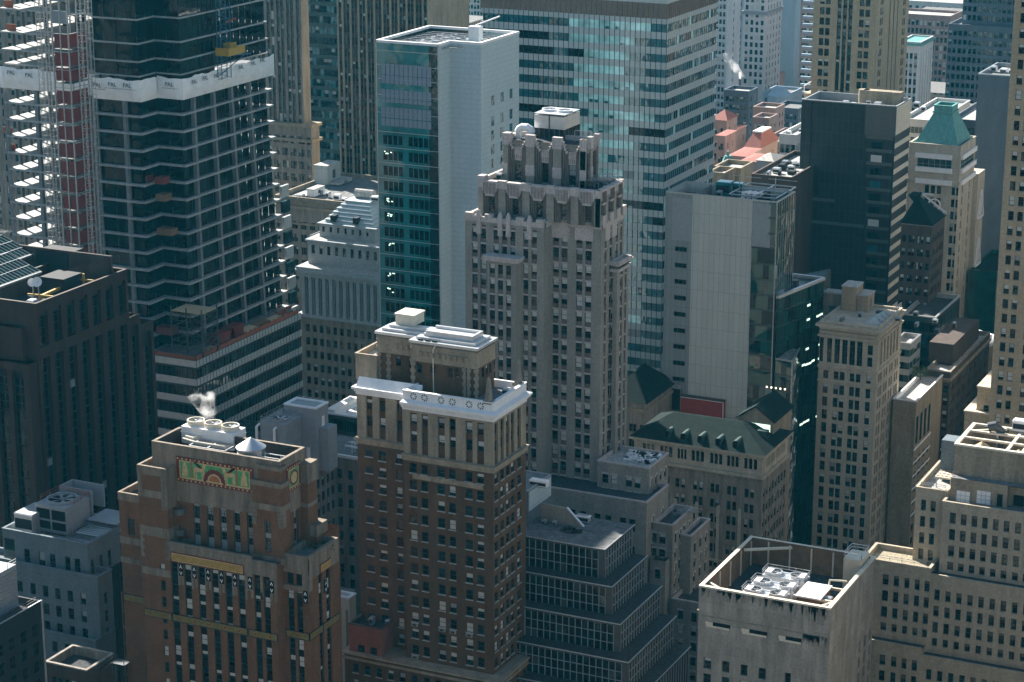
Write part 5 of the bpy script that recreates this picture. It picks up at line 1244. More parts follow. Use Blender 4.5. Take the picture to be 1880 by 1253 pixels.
    pk = MB(); pk.box(p0-4.5, p0-.1, Yw+9, Yw+13, wz-1, qz-1.5); b.part(pk, 'stair_bulkhead', M['bluegrey'])
stepped_stone()
# ================================================================== tower under construction
def text_mesh(txt, size, name, mat, parent, M4):
    cu = bpy.data.curves.new(name, 'FONT'); cu.body = txt; cu.size = size; cu.extrude = .02; cu.align_x = 'CENTER'; cu.align_y = 'CENTER'; cu.resolution_u = 3
    tmp = bpy.data.objects.new('tmp', cu); COL.objects.link(tmp); dg = bpy.context.evaluated_depsgraph_get()
    me = bpy.data.meshes.new_from_object(tmp.evaluated_get(dg)); bpy.data.objects.remove(tmp); bpy.data.curves.remove(cu)
    me.transform(Matrix.Translation(-root_loc(parent)) @ M4); me.materials.clear(); me.materials.append(mat)
    o = bpy.data.objects.new(name, me); COL.objects.link(o); o.parent = parent
    return o
def construction():
    c = P(335, 178, 550); X1, Y0, ZN = c.x, c.y, c.z
    Y1 = Y0-7.2
    xs = fx(270, Y0-3.6, ZN)                                # step in the front
    x1a = onY(259, 214, Y1)[0]; x1l = fx(174, Y1, ZN)
    Yl = Y1+3.0; xl = fx(7, Yl, ZN)
    z12 = onY(350, 551, Y0)[1]; pit = (ZN-z12)/12
    (ya, za), (yc, zc) = onX(489.5, 37, X1), onX(517.5, 391, X1)
    yend = lambda z: ya+(yc-ya)*(z-za)/(zc-za)
    yback = yend(ZN)+6
    t = thing('tower_under_construction', 'tower under construction with bare floor slabs and a white netting band', 'building', ((xl+X1)/2, Y0, 0))
    t['category'] = 'unfinished tower'
    def outline(z, e=0.):
        yr = yend(z)
        return [(xl-e, Yl-e), (x1l, Yl-e), (x1l, Y1-e), (x1a+e, Y1-e), (x1a+e, Y0-e), (X1+e, Y0-e), (X1+e, yr+e), (xl-e, yr+e)]
    zs = [ZN-pit*k for k in range(19)]
    up = [onY(334, y, Y0)[1] for y in (137, 110, 77, 33)]; up += [up[-1]+(up[-1]-up[-2])*.9, up[-1]+(up[-1]-up[-2])*1.8, up[-1]+(up[-1]-up[-2])*2.7]
    for i, z in enumerate(zs):
        s = MB(); pl = outline(z, .05); s.prism(pl, z-.5, z, 0)
        s.build('floor_slab', M['slab'], t)
    for z in up[1:]:
        s = MB(); s.prism(outline(z, .05), z-.38, z, 0); s.build('floor_slab', M['slab'], t)
    s = MB(); z = up[0]; s.prism(outline(z, -.3), z-.38, z, 0); s.build('floor_slab', M['slab'], t)
    ztop, zbot = up[-1], zs[-1]
    # dark curtain wall set just behind the slab edges
    core = MB()
    ci = 9.0
    core.prism([(x1l+3, Y1+ci), (x1a-2, Y1+ci), (x1a-2, Y0+ci), (X1-ci-4, Y0+ci), (X1-ci-4, yend(zbot)-14), (x1l+3, yend(zbot)-14)], zbot, ztop, 0)
    core.build('concrete_core', M['core'], t)
    gl = MB()
    for za_, zb_ in [(up[i], up[i+1]) for i in range(len(up)-1)]:
        pl = outline(za_, -.55)
        for i in (2, 3, 4, 5):
            a, b_ = pl[i], pl[i+1]; n = max(1, int(hypot(b_[0]-a[0], b_[1]-a[1])/3.0))
            for k in range(n):
                p = [a[j]+(b_[j]-a[j])*k/n for j in (0,1)]; q = [a[j]+(b_[j]-a[j])*(k+.97)/n for j in (0,1)]
                gl.poly([(*p,za_),(*q,za_),(*q,zb_-.38),(*p,zb_-.38)], 0)
    gl.build('glazing', M['cw_black'], t); gl = MB()
    for k in range(18):
        z = zs[k]; pl = outline(zs[k+1], -1.3); n_ = 5
        for i in (2, 3, 4, 5):
            a, b_ = pl[i], pl[i+1]; n = max(1, int(hypot(b_[0]-a[0], b_[1]-a[1])/3.2))
            for q in range(n):
                p = [a[j]+(b_[j]-a[j])*q/n for j in (0,1)]; e = [a[j]+(b_[j]-a[j])*(q+.96)/n for j in (0,1)]
                gl.poly([(*p,zs[k+1]),(*e,zs[k+1]),(*e,z-.6),(*p,z-.6)], 0)
    gl.build('glazing', M['cw_black'], t)
    # columns: front, and tapering right side
    for px_ in (178.5, 233):
        x_ = fx(px_, Y1, ZN-20); m = MB(); m.box(x_-.42, x_+.42, Y1+.06, Y1+1.2, zbot, ZN-.62); m.build('column', M['col'], t)
    for px_ in (10, 67):
        x_ = fx(px_+1, Yl, ZN-10); m = MB(); m.box(x_-.5, x_+.5, Yl+.1, Yl+1.1, zbot, ZN-.62); m.build('column', M['col'], t)
    for px_, py_ in ((357,168),(393,156),(425.5,146),(458,138)):
        fr_ = (onX(px_, py_, X1)[0]-Y0)/(yend(ZN)-Y0)
        yA, yB_ = Y0+fr_*(yend(ZN)-Y0), Y0+fr_*(yend(zbot)-Y0)
        m = MB(); m.poly([(X1-.05,yB_-.45,zbot),(X1-.05,yB_+.45,zbot),(X1-.05,yA+.45,ZN-.62),(X1-.05,yA-.45,ZN-.62)]); m.poly([(X1-1,yB_-.6,zbot),(X1-.05,yB_-.6,zbot),(X1-.05,yA-.6,ZN-.62),(X1-1,yA-.6,ZN-.62)]); m.poly([(X1-.05,yB_+.6,zbot),(X1-1,yB_+.6,zbot),(X1-1,yA+.6,ZN-.62),(X1-.05,yA+.6,ZN-.62)])
        m.build('column', M['col'], t)
    for fx_ in (.3, .62, .94):  # inner columns added to throw shadows over the left floors
        for q in range(3): x_ = xl+(x1l-xl)*fx_; y_ = Yl+7+q*8; m = MB(); m.box(x_-.45, x_+.45, y_-.45, y_+.45, zbot, ztop); m.build('column', M['core'], t)
    for z in zs+up[:4]:  # posts added along the open edges to cast shadow stripes on the floors
        m = MB()
        for q in range(16): x_ = xl+1+(x1l-xl)*q/16; y_ = yend(z)-.5; m.box(x_-.3, x_+.3, y_-.2, y_+.2, z, z+pit-.6)
        for q in range(9): y_ = Yl+5+q*(yend(z)-Yl-6)/9; m.box(xl+.1, xl+.4, y_-.35, y_+.35, z, z+pit-.6)
        m.build('shadow_posts', M['core'], t)
    # white glazed bays already hung at the rear right corner
    wp = MB()
    for k in range(8, 18):
        z = zs[k]; yr = yend(z); wp.box(X1-.2, X1+.5, yr-.2, yr+3.6, z+.2, z+pit-.9, k % 2)
    wp.build('hung_cladding_panels', [M['alu'], M['glass_t']], t)
    # netting band
    nt_ = MB(); zb, ze = ZN-.7, ZN+4.75; pl = outline(ZN, .7)
    for i in (0, 1, 2, 3, 4, 5):
        a, b_ = Vector((*pl[i], 0)), Vector((*pl[i+1], 0)); L = (b_-a).length; n = max(2, int(L/1.6)); d = (b_-a).normalized(); nn = Vector((d.y, -d.x, 0))
        rows_ = 5
        def q(k, r): 
            f = r/rows_; bul = .75*sin(pi*f)*(.6+.4*sin(k*1.7+i))*(0 < k < n); lean = .5*f*(0 < k < n)
            return a.lerp(b_, k/n)+nn*(bul+lean)+Vector((0,0,zb+(ze-zb)*f+(.22*sin(k*1.1+i*2)+.12*sin(k*2.7) if r == rows_ else 0)))
        for k in range(n):
            for r in range(rows_): nt_.poly([q(k,r),q(k+1,r),q(k+1,r+1),q(k,r+1)], 0, True)
    no = nt_.build('safety_netting', M['net'], t)
    for px_, py_ in ((178,157),(205.5,156),(233,158),(266,158),(310,156)):
        pl_y = Y1-1.9 if px_ < 262 else Y0-1.9
        x_, z_ = onY(px_, py_, pl_y); text_mesh('PAL', 1.5, 'lettering', M['greydk'], no, Matrix.Translation((x_, pl_y, z_)) @ Matrix.Rotation(pi/2, 4, 'X'))
        u = MB(); u.box(x_-2.2, x_+2.4, pl_y-.02, pl_y+.02, z_-.95, z_-.87); u.build('printed_line', M['greydk'], no)
    for px_, py_ in ((20,134),(53,139)):
        x_, z_ = onY(px_, py_, Yl-1.9); text_mesh('PAL', 1.5, 'lettering', M['greydk'], no, Matrix.Translation((x_, Yl-1.9, z_)) @ Matrix.Rotation(pi/2, 4, 'X'))
    for px_, py_ in ((357,151),(377,144),(398,140),(443,124),(465,117),(482,111)):
        y_, z_ = onX(px_, py_, X1+1.9); text_mesh('PAL', 1.5, 'lettering', M['greydk'], no, Matrix.Translation((X1+1.9, y_, z_)) @ Matrix.Rotation(pi/2, 4, 'Z') @ Matrix.Rotation(pi/2, 4, 'X'))
    # red and brown stacks stored on the floors
    rr = random.Random(2)
    for k in range(16):
        z = zs[k]
        for (a, b_) in ((236, 256), (286, 330)) if k > 1 else ():
            if rr.random() < (.8 if a == 236 else .3):
                x0 = fx(a+rr.uniform(0, 6), Y1+3, z); m = MB(); m.box(x0, x0+rr.uniform(2.5, 5), Y1+2.5, Y1+5.5, z+.02, z+rr.uniform(1.2, 2.4)); q_ = rr.random() > .45; m.build('pallet_stack', M['brown'] if q_ else M['red'], None, label='%s material stack on the unfinished tower, %s bare floor below the netting, %s' % (('red','brown')[q_], ORD[k], 'nearer the hoist' if a == 236 else 'nearer the corner'), cat='material stack', group='stacks on the bare floors')
    for ks, z in enumerate(sorted(up[2:5]+zs[3:5], reverse=True)):
        x0 = fx(rr.uniform(12, 22), Yl+3, z); m = MB(); m.box(x0, x0+2.8, Yl+1.5, Yl+1.7, z+.02, z+1.7); m.build('safety_screen', M['orange'], None, label='orange mesh screen at the open left edge of the unfinished tower, %s from the top' % ORD[ks], cat='safety screen', group='orange screens on the open left floors')
    for k in range(0, 18):
        z = zs[k]; r = MB(); pipe_rail(r, [(X1-.1, Y0+2, z), (X1-.1, yend(z)-.3, z)], 1.1, .05, 4); r.build('edge_rail', M['steel_dk'], t, solid=False)
    # ---------------- hoist tower
    h = P(127, 100, 536); hx1, hy0 = h.x, h.y; hx0 = fx(98, hy0, h.z); hy1 = fy(160, hx1, h.z); zt = ztop+2
    T = thing('construction_hoist', 'silver hoist tower with dark red landing gates on the unfinished tower', 'construction hoist', (hx1, hy0, 0))
    f = MB()
    for (x_, y_) in ((hx0,hy0),(hx1,hy0),(hx1,hy1),(hx0,hy1),((hx0+hx1)/2,hy0),(hx1,(hy0+hy1)/2)): f.box(x_-.15, x_+.15, y_-.15, y_+.15, 0, zt)
    zz = zbot
    while zz < zt: f.box(hx0, hx1, hy0-.1, hy0+.1, zz, zz+.14); f.box(hx1-.1, hx1+.1, hy0, hy1, zz, zz+.14); zz += pit
    f.build('frame', M['steel'], T)
    alls = sorted(zs+up)
    for i, z in enumerate(alls):
        if z > onY(127, 60, hy0)[1]: 
            g = MB(); g.box(hx0+.3, hx1-.3, hy0-.12, hy0+.02, z+.3, z+3.4)
            for k in range(7): g.box(hx0+.3+(hx1-hx0-.6)*k/7, hx0+.36+(hx1-hx0-.6)*k/7, hy0-.2, hy0-.12, z+.3, z+3.4, 0)
            g.build('hoist_cage', M['grey'], T); continue
        g = MB(); g.box(hx0+.35, hx1-.35, hy0+.12, hy0+.22, z+.5, z+pit-.7); g.build('landing_gate', M['red'], T)
        g = MB(); g.box(hx1-.22, hx1-.12, hy0+.4, hy1-.4, z+.5, z+pit-.7); g.build('landing_gate', M['red'], T)
        d = MB(); d.box(hx0, hx1, hy0+.3, hy1, z-.2, z); d.build('landing', M['steel_dk'], T)
    for px_, w_, yy in ((77, 1.5, hy0+1), (90, 1.2, hy0+.5), (152, 1.4, hy0-.5), (166, 1.2, hy0+4)):
        mx = fx(px_, yy, h.z); m = MB()
        for dx in (-w_/2, w_/2):
            for dy in (-w_/2, w_/2): m.bar((mx+dx,yy+dy,0),(mx+dx,yy+dy,zt), .13)
        zz = zbot; k = 0
        while zz < zt:
            m.bar((mx-w_/2,yy-w_/2,zz),(mx+w_/2,yy-w_/2,zz), .09); m.bar((mx+w_/2,yy-w_/2,zz),(mx+w_/2,yy+w_/2,zz), .09)
            m.bar((mx-(w_/2 if k % 2 else -w_/2),yy-w_/2,zz),(mx+(w_/2 if k % 2 else -w_/2),yy-w_/2,zz+1.5), .08); zz += 1.5; k += 1
        m.build('lattice_mast', M['steel'], T)
    # ---------------- blue derrick with yellow deck
    dy_, dz_ = onX(404, 147, X1+2.2); T = thing('derrick', 'blue lattice derrick with a yellow platform above the white netting', 'derrick', (X1+2, dy_, dz_))
    m = MB(); y2 = fy(420, X1+2.2, dz_+4)
    for yy in (dy_, y2):
        for dx in (0, 1.2): m.bar((X1+1.6+dx,yy,dz_),(X1+1.6+dx,yy+.3,dz_+26), .16)
    for k in range(18): m.bar((X1+1.6,dy_,dz_+1.5*k),(X1+1.6,y2,dz_+1.5*k), .1); m.bar((X1+2.8,dy_ if k % 2 else y2,dz_+1.5*k),(X1+2.8,y2 if k % 2 else dy_,dz_+1.5*k+1.5), .1)
    m.bar((X1+2,dy_,dz_+6),(X1+7,y2+3,dz_+6), .3); m.bar((X1+2,dy_,dz_+1),(X1+6,y2+2,dz_+6), .2); m.build('lattice', M['blue'], T)
    p = MB(); yy0 = fy(411, X1+4, dz_+7); yy1 = fy(441, X1+4, dz_+7); p.box(X1+1.5, X1+5.5, yy0, yy1, dz_+6.2, dz_+6.6); p.box(X1+5.4, X1+5.5, yy0, yy1, dz_+6.6, dz_+8.2); p.box(X1+1.5, X1+5.4, yy0, yy0+.1, dz_+6.6, dz_+8.2); p.box(X1+2, X1+4, yy0+3, yy0+6, dz_+6.6, dz_+9); p.build('platform', M['yellow'], T)
    cl = MB(); cl.bar((X1+1.8,y2,dz_+14),(X1+4,y2+1,dz_+15), .5); cl.build('winch', M['orange'], T)
    # ---------------- podium
    c = P(360, 664, 538); PX, PY, PZ = c.x, c.y, c.z; pxl = fx(270, PY, PZ); pyb = fy(553, PX, PZ)
    b = nb('podium_building', 'striped silver and black podium block below the unfinished tower', 'podium', PX-10, PY)
    core = MB(); core.box(pxl, PX-.3, PY+.3, pyb, 0, PZ-.1); b.part(core, 'wall', M['greydk'])
    ph = (PZ-onY(360.5, 664+33.3*3, PY)[1])/3
    for k in range(14):
        z = PZ-k*ph
        if z < 6: break
        sp = MB(); sp.box(pxl, PX, PY, pyb, z-1.75, z, 0, skip='')
        for q in range(3): sp.box(pxl, PX+.07, PY-.07, pyb, z-1.75+.58*q+.1, z-1.75+.58*q+.2, 0)
        n = int((pyb-PY)/1.5)
        for q in range(n): sp.box(PX, PX+.1, PY+q*1.5, PY+q*1.5+.12, z-1.7, z-.05, 1)
        for q in range(5): sp.box(pxl, PX+.16, PY-.16, pyb, z-1.95-.22*q-.05, z-1.95-.22*q+.03, 1) if q < 2 else None
        b.part(sp, 'spandrel_band', [M['alu'], M['steel_dk']])
        gb = MB(); z0_, z1_ = z-ph, z-2.3
        n = int((PX-pxl)/1.5); 
        for q in range(n): gb.poly([(PX-(q+1)*1.5,PY+.22,z0_),(PX-q*1.5,PY+.22,z0_),(PX-q*1.5,PY+.22,z1_),(PX-(q+1)*1.5,PY+.22,z1_)], 0); gb.box(PX-q*1.5-.05, PX-q*1.5+.05, PY+.1, PY+.25, z0_, z1_, 1)
        n = int((pyb-PY)/1.5); rr2 = random.Random(k)
        for q in range(n): gb.poly([(PX-.22,PY+q*1.5,z0_),(PX-.22,PY+q*1.5+1.5,z0_),(PX-.22,PY+q*1.5+1.5,z1_),(PX-.22,PY+q*1.5,z1_)], 2 if rr2.random() < .3 else 0); gb.box(PX-.25, PX-.08, PY+q*1.5-.07, PY+q*1.5+.07, z0_, z1_, 1)
        for q in (.33, .66, 1.): gb.box(PX-.1, PX+.12, PY+(pyb-PY)*q*.97-.1, PY+(pyb-PY)*q*.97+.1, z0_, z1_+.5, 1)
        b.part(gb, 'window_band', [M['cw_black'], M['steel_dk'], M['glass_t']])
    d = MB(); deck(d, pxl, PX-.02, PY+.02, pyb, PZ+.01); b.part(d, 'terrace', M['roof_gr'])
    # terrace clutter
    sf = MB(); x0, y0 = fx(316, PY+3.5, PZ+4), PY+3.5; x1 = fx(372, PY+3.5, PZ+4); y1 = y0+7; ht = 11.5
    for x_ in (x0, (x0+x1)/2, x1):
        for y_ in (y0, y1): sf.bar((x_,y_,PZ),(x_,y_,PZ+ht+1), .28)
    for z in range(1, 7):
        zz = PZ+z*1.8; 
        for y_ in (y0, y1): sf.bar((x0,y_,zz),(x1,y_,zz), .14)
        for x_ in (x0, x1): sf.bar((x_,y0,zz),(x_,y1,zz), .14)
        sf.bar((x0,y0,zz-1.8),((x0+x1)/2,y0,zz), .12); sf.bar(((x0+x1)/2,y0,zz),(x1,y0,zz-1.8), .12); sf.bar((x1,y0,zz-1.8),(x1,y1,zz), .12)
    T = thing('scaffold', 'freestanding steel scaffold tower with plywood deck on the podium terrace', 'scaffold', (x0, y0, PZ)); sf.build('frame', M['steel_dk'], T); MB().box(x0, x1, y0, y1, PZ+ht-.3, PZ+ht-.1).build('deck', M['ply'], T)
    of = MB(); of.box(pxl, PX-.3, PY+.4, PY+.5, PZ+.05, PZ+1.1); of.box(PX-.45, PX-.35, PY+.5, pyb-1, PZ+.05, PZ+1.15); 
    of.build('safety_fence', M['orange'], None, label='long orange mesh safety fence along the podium terrace edge', cat='safety fence')
    ps = MB()
    for k in range(22): y_ = PY+.5+(pyb-PY-2)*k/21; ps.box(PX-.5, PX-.3, y_-.1, y_+.1, PZ+.05, PZ+1.5)
    ps.build('fence_posts', M['steel_dk'], None, label='row of dark fence posts along the podium terrace edge', cat='fence posts')
    rr = random.Random(9)
    for i, (f_, w_, l_, h_, m_) in enumerate(((.26,3,7,3.2,'red'),(.37,3,6,3.6,'maroon'),(.33,1,5,.5,'white'),(.5,2.6,7,1.0,'ply'),(.62,2.4,6,1.2,'brown'),(.16,2,4,.6,'ply'),(.75,2.2,6,.8,'ply'))):
        y_ = PY+(pyb-PY)*f_; m = MB(); m.box(PX-1.6-w_, PX-1.6, y_, y_+l_, PZ+.03, PZ+h_)
        m.build('material_stack', M[m_], None, label=('dark red container beside the scaffold on the podium terrace','maroon covered pile in the middle of the podium terrace','long white plank bundle leaning by the orange fence','pale plywood stack near the middle of the podium terrace','brown timber stack farther along the podium terrace','low plywood stack at the foot of the scaffold','plywood stack nearest the far end of the podium terrace')[i], cat='material stack')
    m = MB()
    for k in range(40):
        p = Vector((PX-1.8+rr.uniform(-1.6,1.0), pyb-5+rr.uniform(-2.6,2.4), PZ+rr.uniform(.2,2.6))); d1 = Vector((rr.uniform(-1,1),rr.uniform(-1,1),rr.uniform(-1,1))); d2 = Vector((rr.uniform(-1,1),rr.uniform(-1,1),rr.uniform(-.3,.6))); m.poly([p,p+d1,p+d1+d2,p+d2])
    m.build('netting_heap', M['orange'], None, label='heap of orange netting at the far corner of the podium terrace', cat='netting')
    return dict(X1=X1, Y0=Y0, PX=PX, PY=PY)
CT = construction()
# ================================================================== bronze granite building, left
def bronze():
    c = P(65, 558, 468); X1, Y0, Z = c.x, c.y, c.z; yb = fy(233, X1, Z); xl = fx(-70, Y0, Z)
    b = nb('granite_building', 'dark bronze granite office block with tall window bays and cluttered roof', 'office building', X1-10, Y0)
    st = style(recess=.15, fm='steel_dk', gm='cw_black', gm2='glass', rail=False, mull=1, bars=1, t=.05, var={0:6, 5:2, 6:.15}, bm2='blind2')
    bays = [(73.7,88.8),(97,112.2),(121.5,137.4),(145,161),(168.4,184.3),(191.3,207),(213.7,229.6)]
    zt1 = onX(76, 575, X1)[1]; zb1 = onX(76, 641, X1)[1]; zt2 = onX(76, 659, X1)[1]
    w = MB(); fp = 3.9
    cols = cy(bays, X1, zt1-4, Y0)
    cols = grid_cols(yb-Y0, 7, (yb-Y0)/7*.64, .0)
    r1 = []; z = zt1
    while z > zb1+1: r1.append((z-fp+.25, z)); z -= fp
    zmid_ = r1[-1][0]-.3
    r2 = []; z = zmid_-2.6
    while z > 6: r2.append((z-fp+.25, z)); z -= fp
    front = grid_cols(X1-xl, 5, 3.6, 1.5)
    tier(b, w, xl, X1, Y0, yb, zmid_-1.2, Z-.4, R=dict(cols=cols, rows=r1, st=st, chan=(r1[-1][0]-.2, zt1+.2, .9, 1)))
    # bays continue behind as lower blocks along the same street wall
    tier(b, w, xl, X1, Y0, yb, 0, zmid_-1.2, R=dict(cols=cols, rows=r2, st=st, chan=(2, zmid_-2.4, .9, 1)))
    y2 = fy(259, X1, Z-12); z2 = onX(247, 581, X1)[1]
    tier(b, w, xl, X1-.3, yb+.02, y2, 0, z2-.3, R=dict(cols=grid_cols(y2-yb, 1, (y2-yb)*.6, 0), rows=[r for r in r2 if r[1] < z2-2], st=st, chan=(2, z2-2.2, .9, 1)))
    y3 = fy(285, X1, Z-14); z3 = onX(272, 594, X1)[1]
    tier(b, w, xl, X1-.6, y2+.02, y3, 0, z3-.3, R=dict(cols=grid_cols(y3-y2, 1, (y3-y2)*.6, 0), rows=[r for r in r2 if r[1] < z3-2], st=st, chan=(2, z3-2.2, .9, 1)))
    # front lower shoulder
    zs = onY(40, 668, Y0-3)[1]; xs = fx(52, Y0-3, zs); tier(b, w, xl, xs, Y0-3, Y0, 0, zs, F=dict(cols=grid_cols(xs-xl, 4, 3.2, 1), rows=[r for r in r2 if r[1] < zs-2], st=st, chan=(2, zs-1.8, .9, 1)))
    tier(b, w, xl, fx(46, Y0-.0, zs+8), Y0-1.5, Y0, zs, zs+7.5)
    b.part(w, 'wall', [M['bronze'], M['greydk']])
    roofed(b, xl, X1, Y0, yb, Z-.4, M['roof_dk'], M['bronze'], 3.0, .6, .4, .05)
    roofed(b, xl, X1-.3, yb+.02, y2, z2-.3, M['roof_dk'], M['bronze'], .8, .5, .3, .0); roofed(b, xl, X1-.6, y2+.02, y3, z3-.3, M['roof_dk'], M['bronze'], .8, .5, .3, .0)
    zf = Z-3.4
    # inner plant screens
    ps = MB(); Ys = fy(222, X1-6, Z); xa = fx(118, Ys-1, Z+2.0)
    xq = fx(223, yb-2, Z)-X1
    ps.box(X1-30, X1-2.2, yb-3, yb-2.4, zf, Z+3.4); ps.box(X1-2.8, X1-2.2, yb-14, yb-3, zf, Z+3.4) if False else None
    ps.poly([(X1-2.2,yb-2.4,zf),(X1-12,yb-16,zf),(X1-12,yb-16,Z+.3),(X1-2.2,yb-2.4,Z+3.4)], 0); ps.poly([(X1-12.4,yb-16,zf),(X1-2.6,yb-2.4,zf),(X1-2.6,yb-2.4,Z+3.4),(X1-12.4,yb-16,Z+.3)], 0)
    b.part(ps, 'plant_screen', M['brick_dk'])
    # long sloping skylights running back
    for k in range(2):
        xk = X1-15-9*k; ya = Y0+2; ye = fy(74-12*k, xk, Z+1.5+k*1.2); z0 = Z+.6+k*1.2; z1 = z0+3.4; xl_ = xk-9
        sk = MB(); sk.poly([(xl_,ya,z1),(xk,ya,z0),(xk,ye,z0),(xl_,ye,z1)], 0); sk.box(xk-.2, xk+.1, ya, ye, zf, z0-.1, 1); sk.poly([(xl_,ya,zf),(xk-.2,ya,zf),(xk-.2,ya,z0),(xl_,ya,z1)], 1); sk.box(xk-.2, xk+.45, ya, ye, z0-.4, z0+.05, 2); sk.poly([(xk,ye,zf),(xl_,ye,zf),(xl_,ye,z1),(xk,ye,z0)], 1)
        n = int((ye-ya)/1.3)
        for q in range(n+1): yy = ya+(ye-ya)*q/n; sk.bar((xl_,yy,z1+.06),(xk,yy,z0+.06), .12, 2)
        for q in range(4): f_ = q/3; sk.bar((xl_+9*f_,ya,z1+(z0-z1)*f_+.07),(xl_+9*f_,ye,z1+(z0-z1)*f_+.07), .14, 2)
        b.part(sk, 'skylight', [M['glass_t'], M['brick_dk'], M['steel']])
    # dishes
    for i, (px_, py_, r) in enumerate(((68,518,1.15),(58,519,.95))):
        Yd = Y0+9; x_, z_ = onY(px_, py_, Yd); t = thing('satellite_dish', ('large white round satellite dish on the bronze granite roof','smaller tilted white satellite dish left of the large dish')[i], 'satellite dish', (x_, Yd, zf))
        m = MB(); n = 20; cen = Vector((x_, Yd, z_)); ax = Vector(((.25,-.9,.3),(.75,-.6,.3))[i]).normalized(); u = ax.cross(Vector((0,0,1))).normalized(); v = u.cross(ax)
        for q in range(n):
            a, e = 2*pi*q/n, 2*pi*(q+1)/n
            for (r0, r1, d0, d1) in ((0,.5,-.28,-.18),(.5,1,-.18,.05)):
                m.poly([cen+ax*d0+(u*cos(a)+v*sin(a))*r*r0, cen+ax*d0+(u*cos(e)+v*sin(e))*r*r0, cen+ax*d1+(u*cos(e)+v*sin(e))*r*r1, cen+ax*d1+(u*cos(a)+v*sin(a))*r*r1], 0, True)
        m.build('dish', M['white'], t, solid=False); MB().bar((x_,Yd+.3,zf),(x_,Yd+.3,z_), .2).build('post', M['steel'], t)
    vent_box('pale louvred roof unit in the front corner of the bronze granite roof', fx(49, Y0+3.5, zf+2), Y0+3.5, zf, 1.8, 1.8, 2.6, 'alu')
    vent_box('dark green plant housing behind the dishes on the bronze granite roof', fx(74, Y0+16, zf+2), Y0+16, zf, 6.5, 7, 4.6, 'greydk', hood=False)
    vent_box('dark grey cooling plant with catwalk at the back of the bronze granite roof', fx(62, Y0+30, zf+4), Y0+31, zf, 9, 6, 6.2, 'greydk', hood=False)
    dv = MB(); yA, yB_ = fy(100, X1-3, Z-1), fy(131, X1-3, Z-1); dv.bar((X1-5.5,Y0+9,Z-1.2),(X1-5.5,Y0+22,Z-.6), .6); dv.bar((X1-9,Y0+9,Z-1.0),(X1-.9,Y0+9.5,Z-.9), .35); dv.bar((X1-9,Y0+22,Z-.2),(X1-.9,Y0+22.5,Z-.2), .35)
    dv.bar((X1-5.5,Y0+9,zf),(X1-5.5,Y0+9,Z-1), .4); dv.bar((X1-5.5,Y0+22,zf),(X1-5.5,Y0+22,Z-.4), .4); dv.bar((X1-4,Y0+23,zf),(X1-4,Y0+23,Z+1), .5)
    dv.build('davit_frame', M['yellow'], None, label='yellow window cleaning davit frame near the granite parapet', cat='davit')
    rr = random.Random(6); roof_vents('small dark grey box on the bronze granite roof', 'boxes on the bronze granite roof', [(X1-rr.uniform(3,14), Y0+rr.uniform(3,24)) for _ in range(7)], zf, ('grey','steel_dk','greydk'), .7, 1.5)
    return dict(X1=X1, Y0=Y0, Z=Z, st=(fx(30, Y0+34, Z+4), Y0+35, Z+5))
BR = bronze()
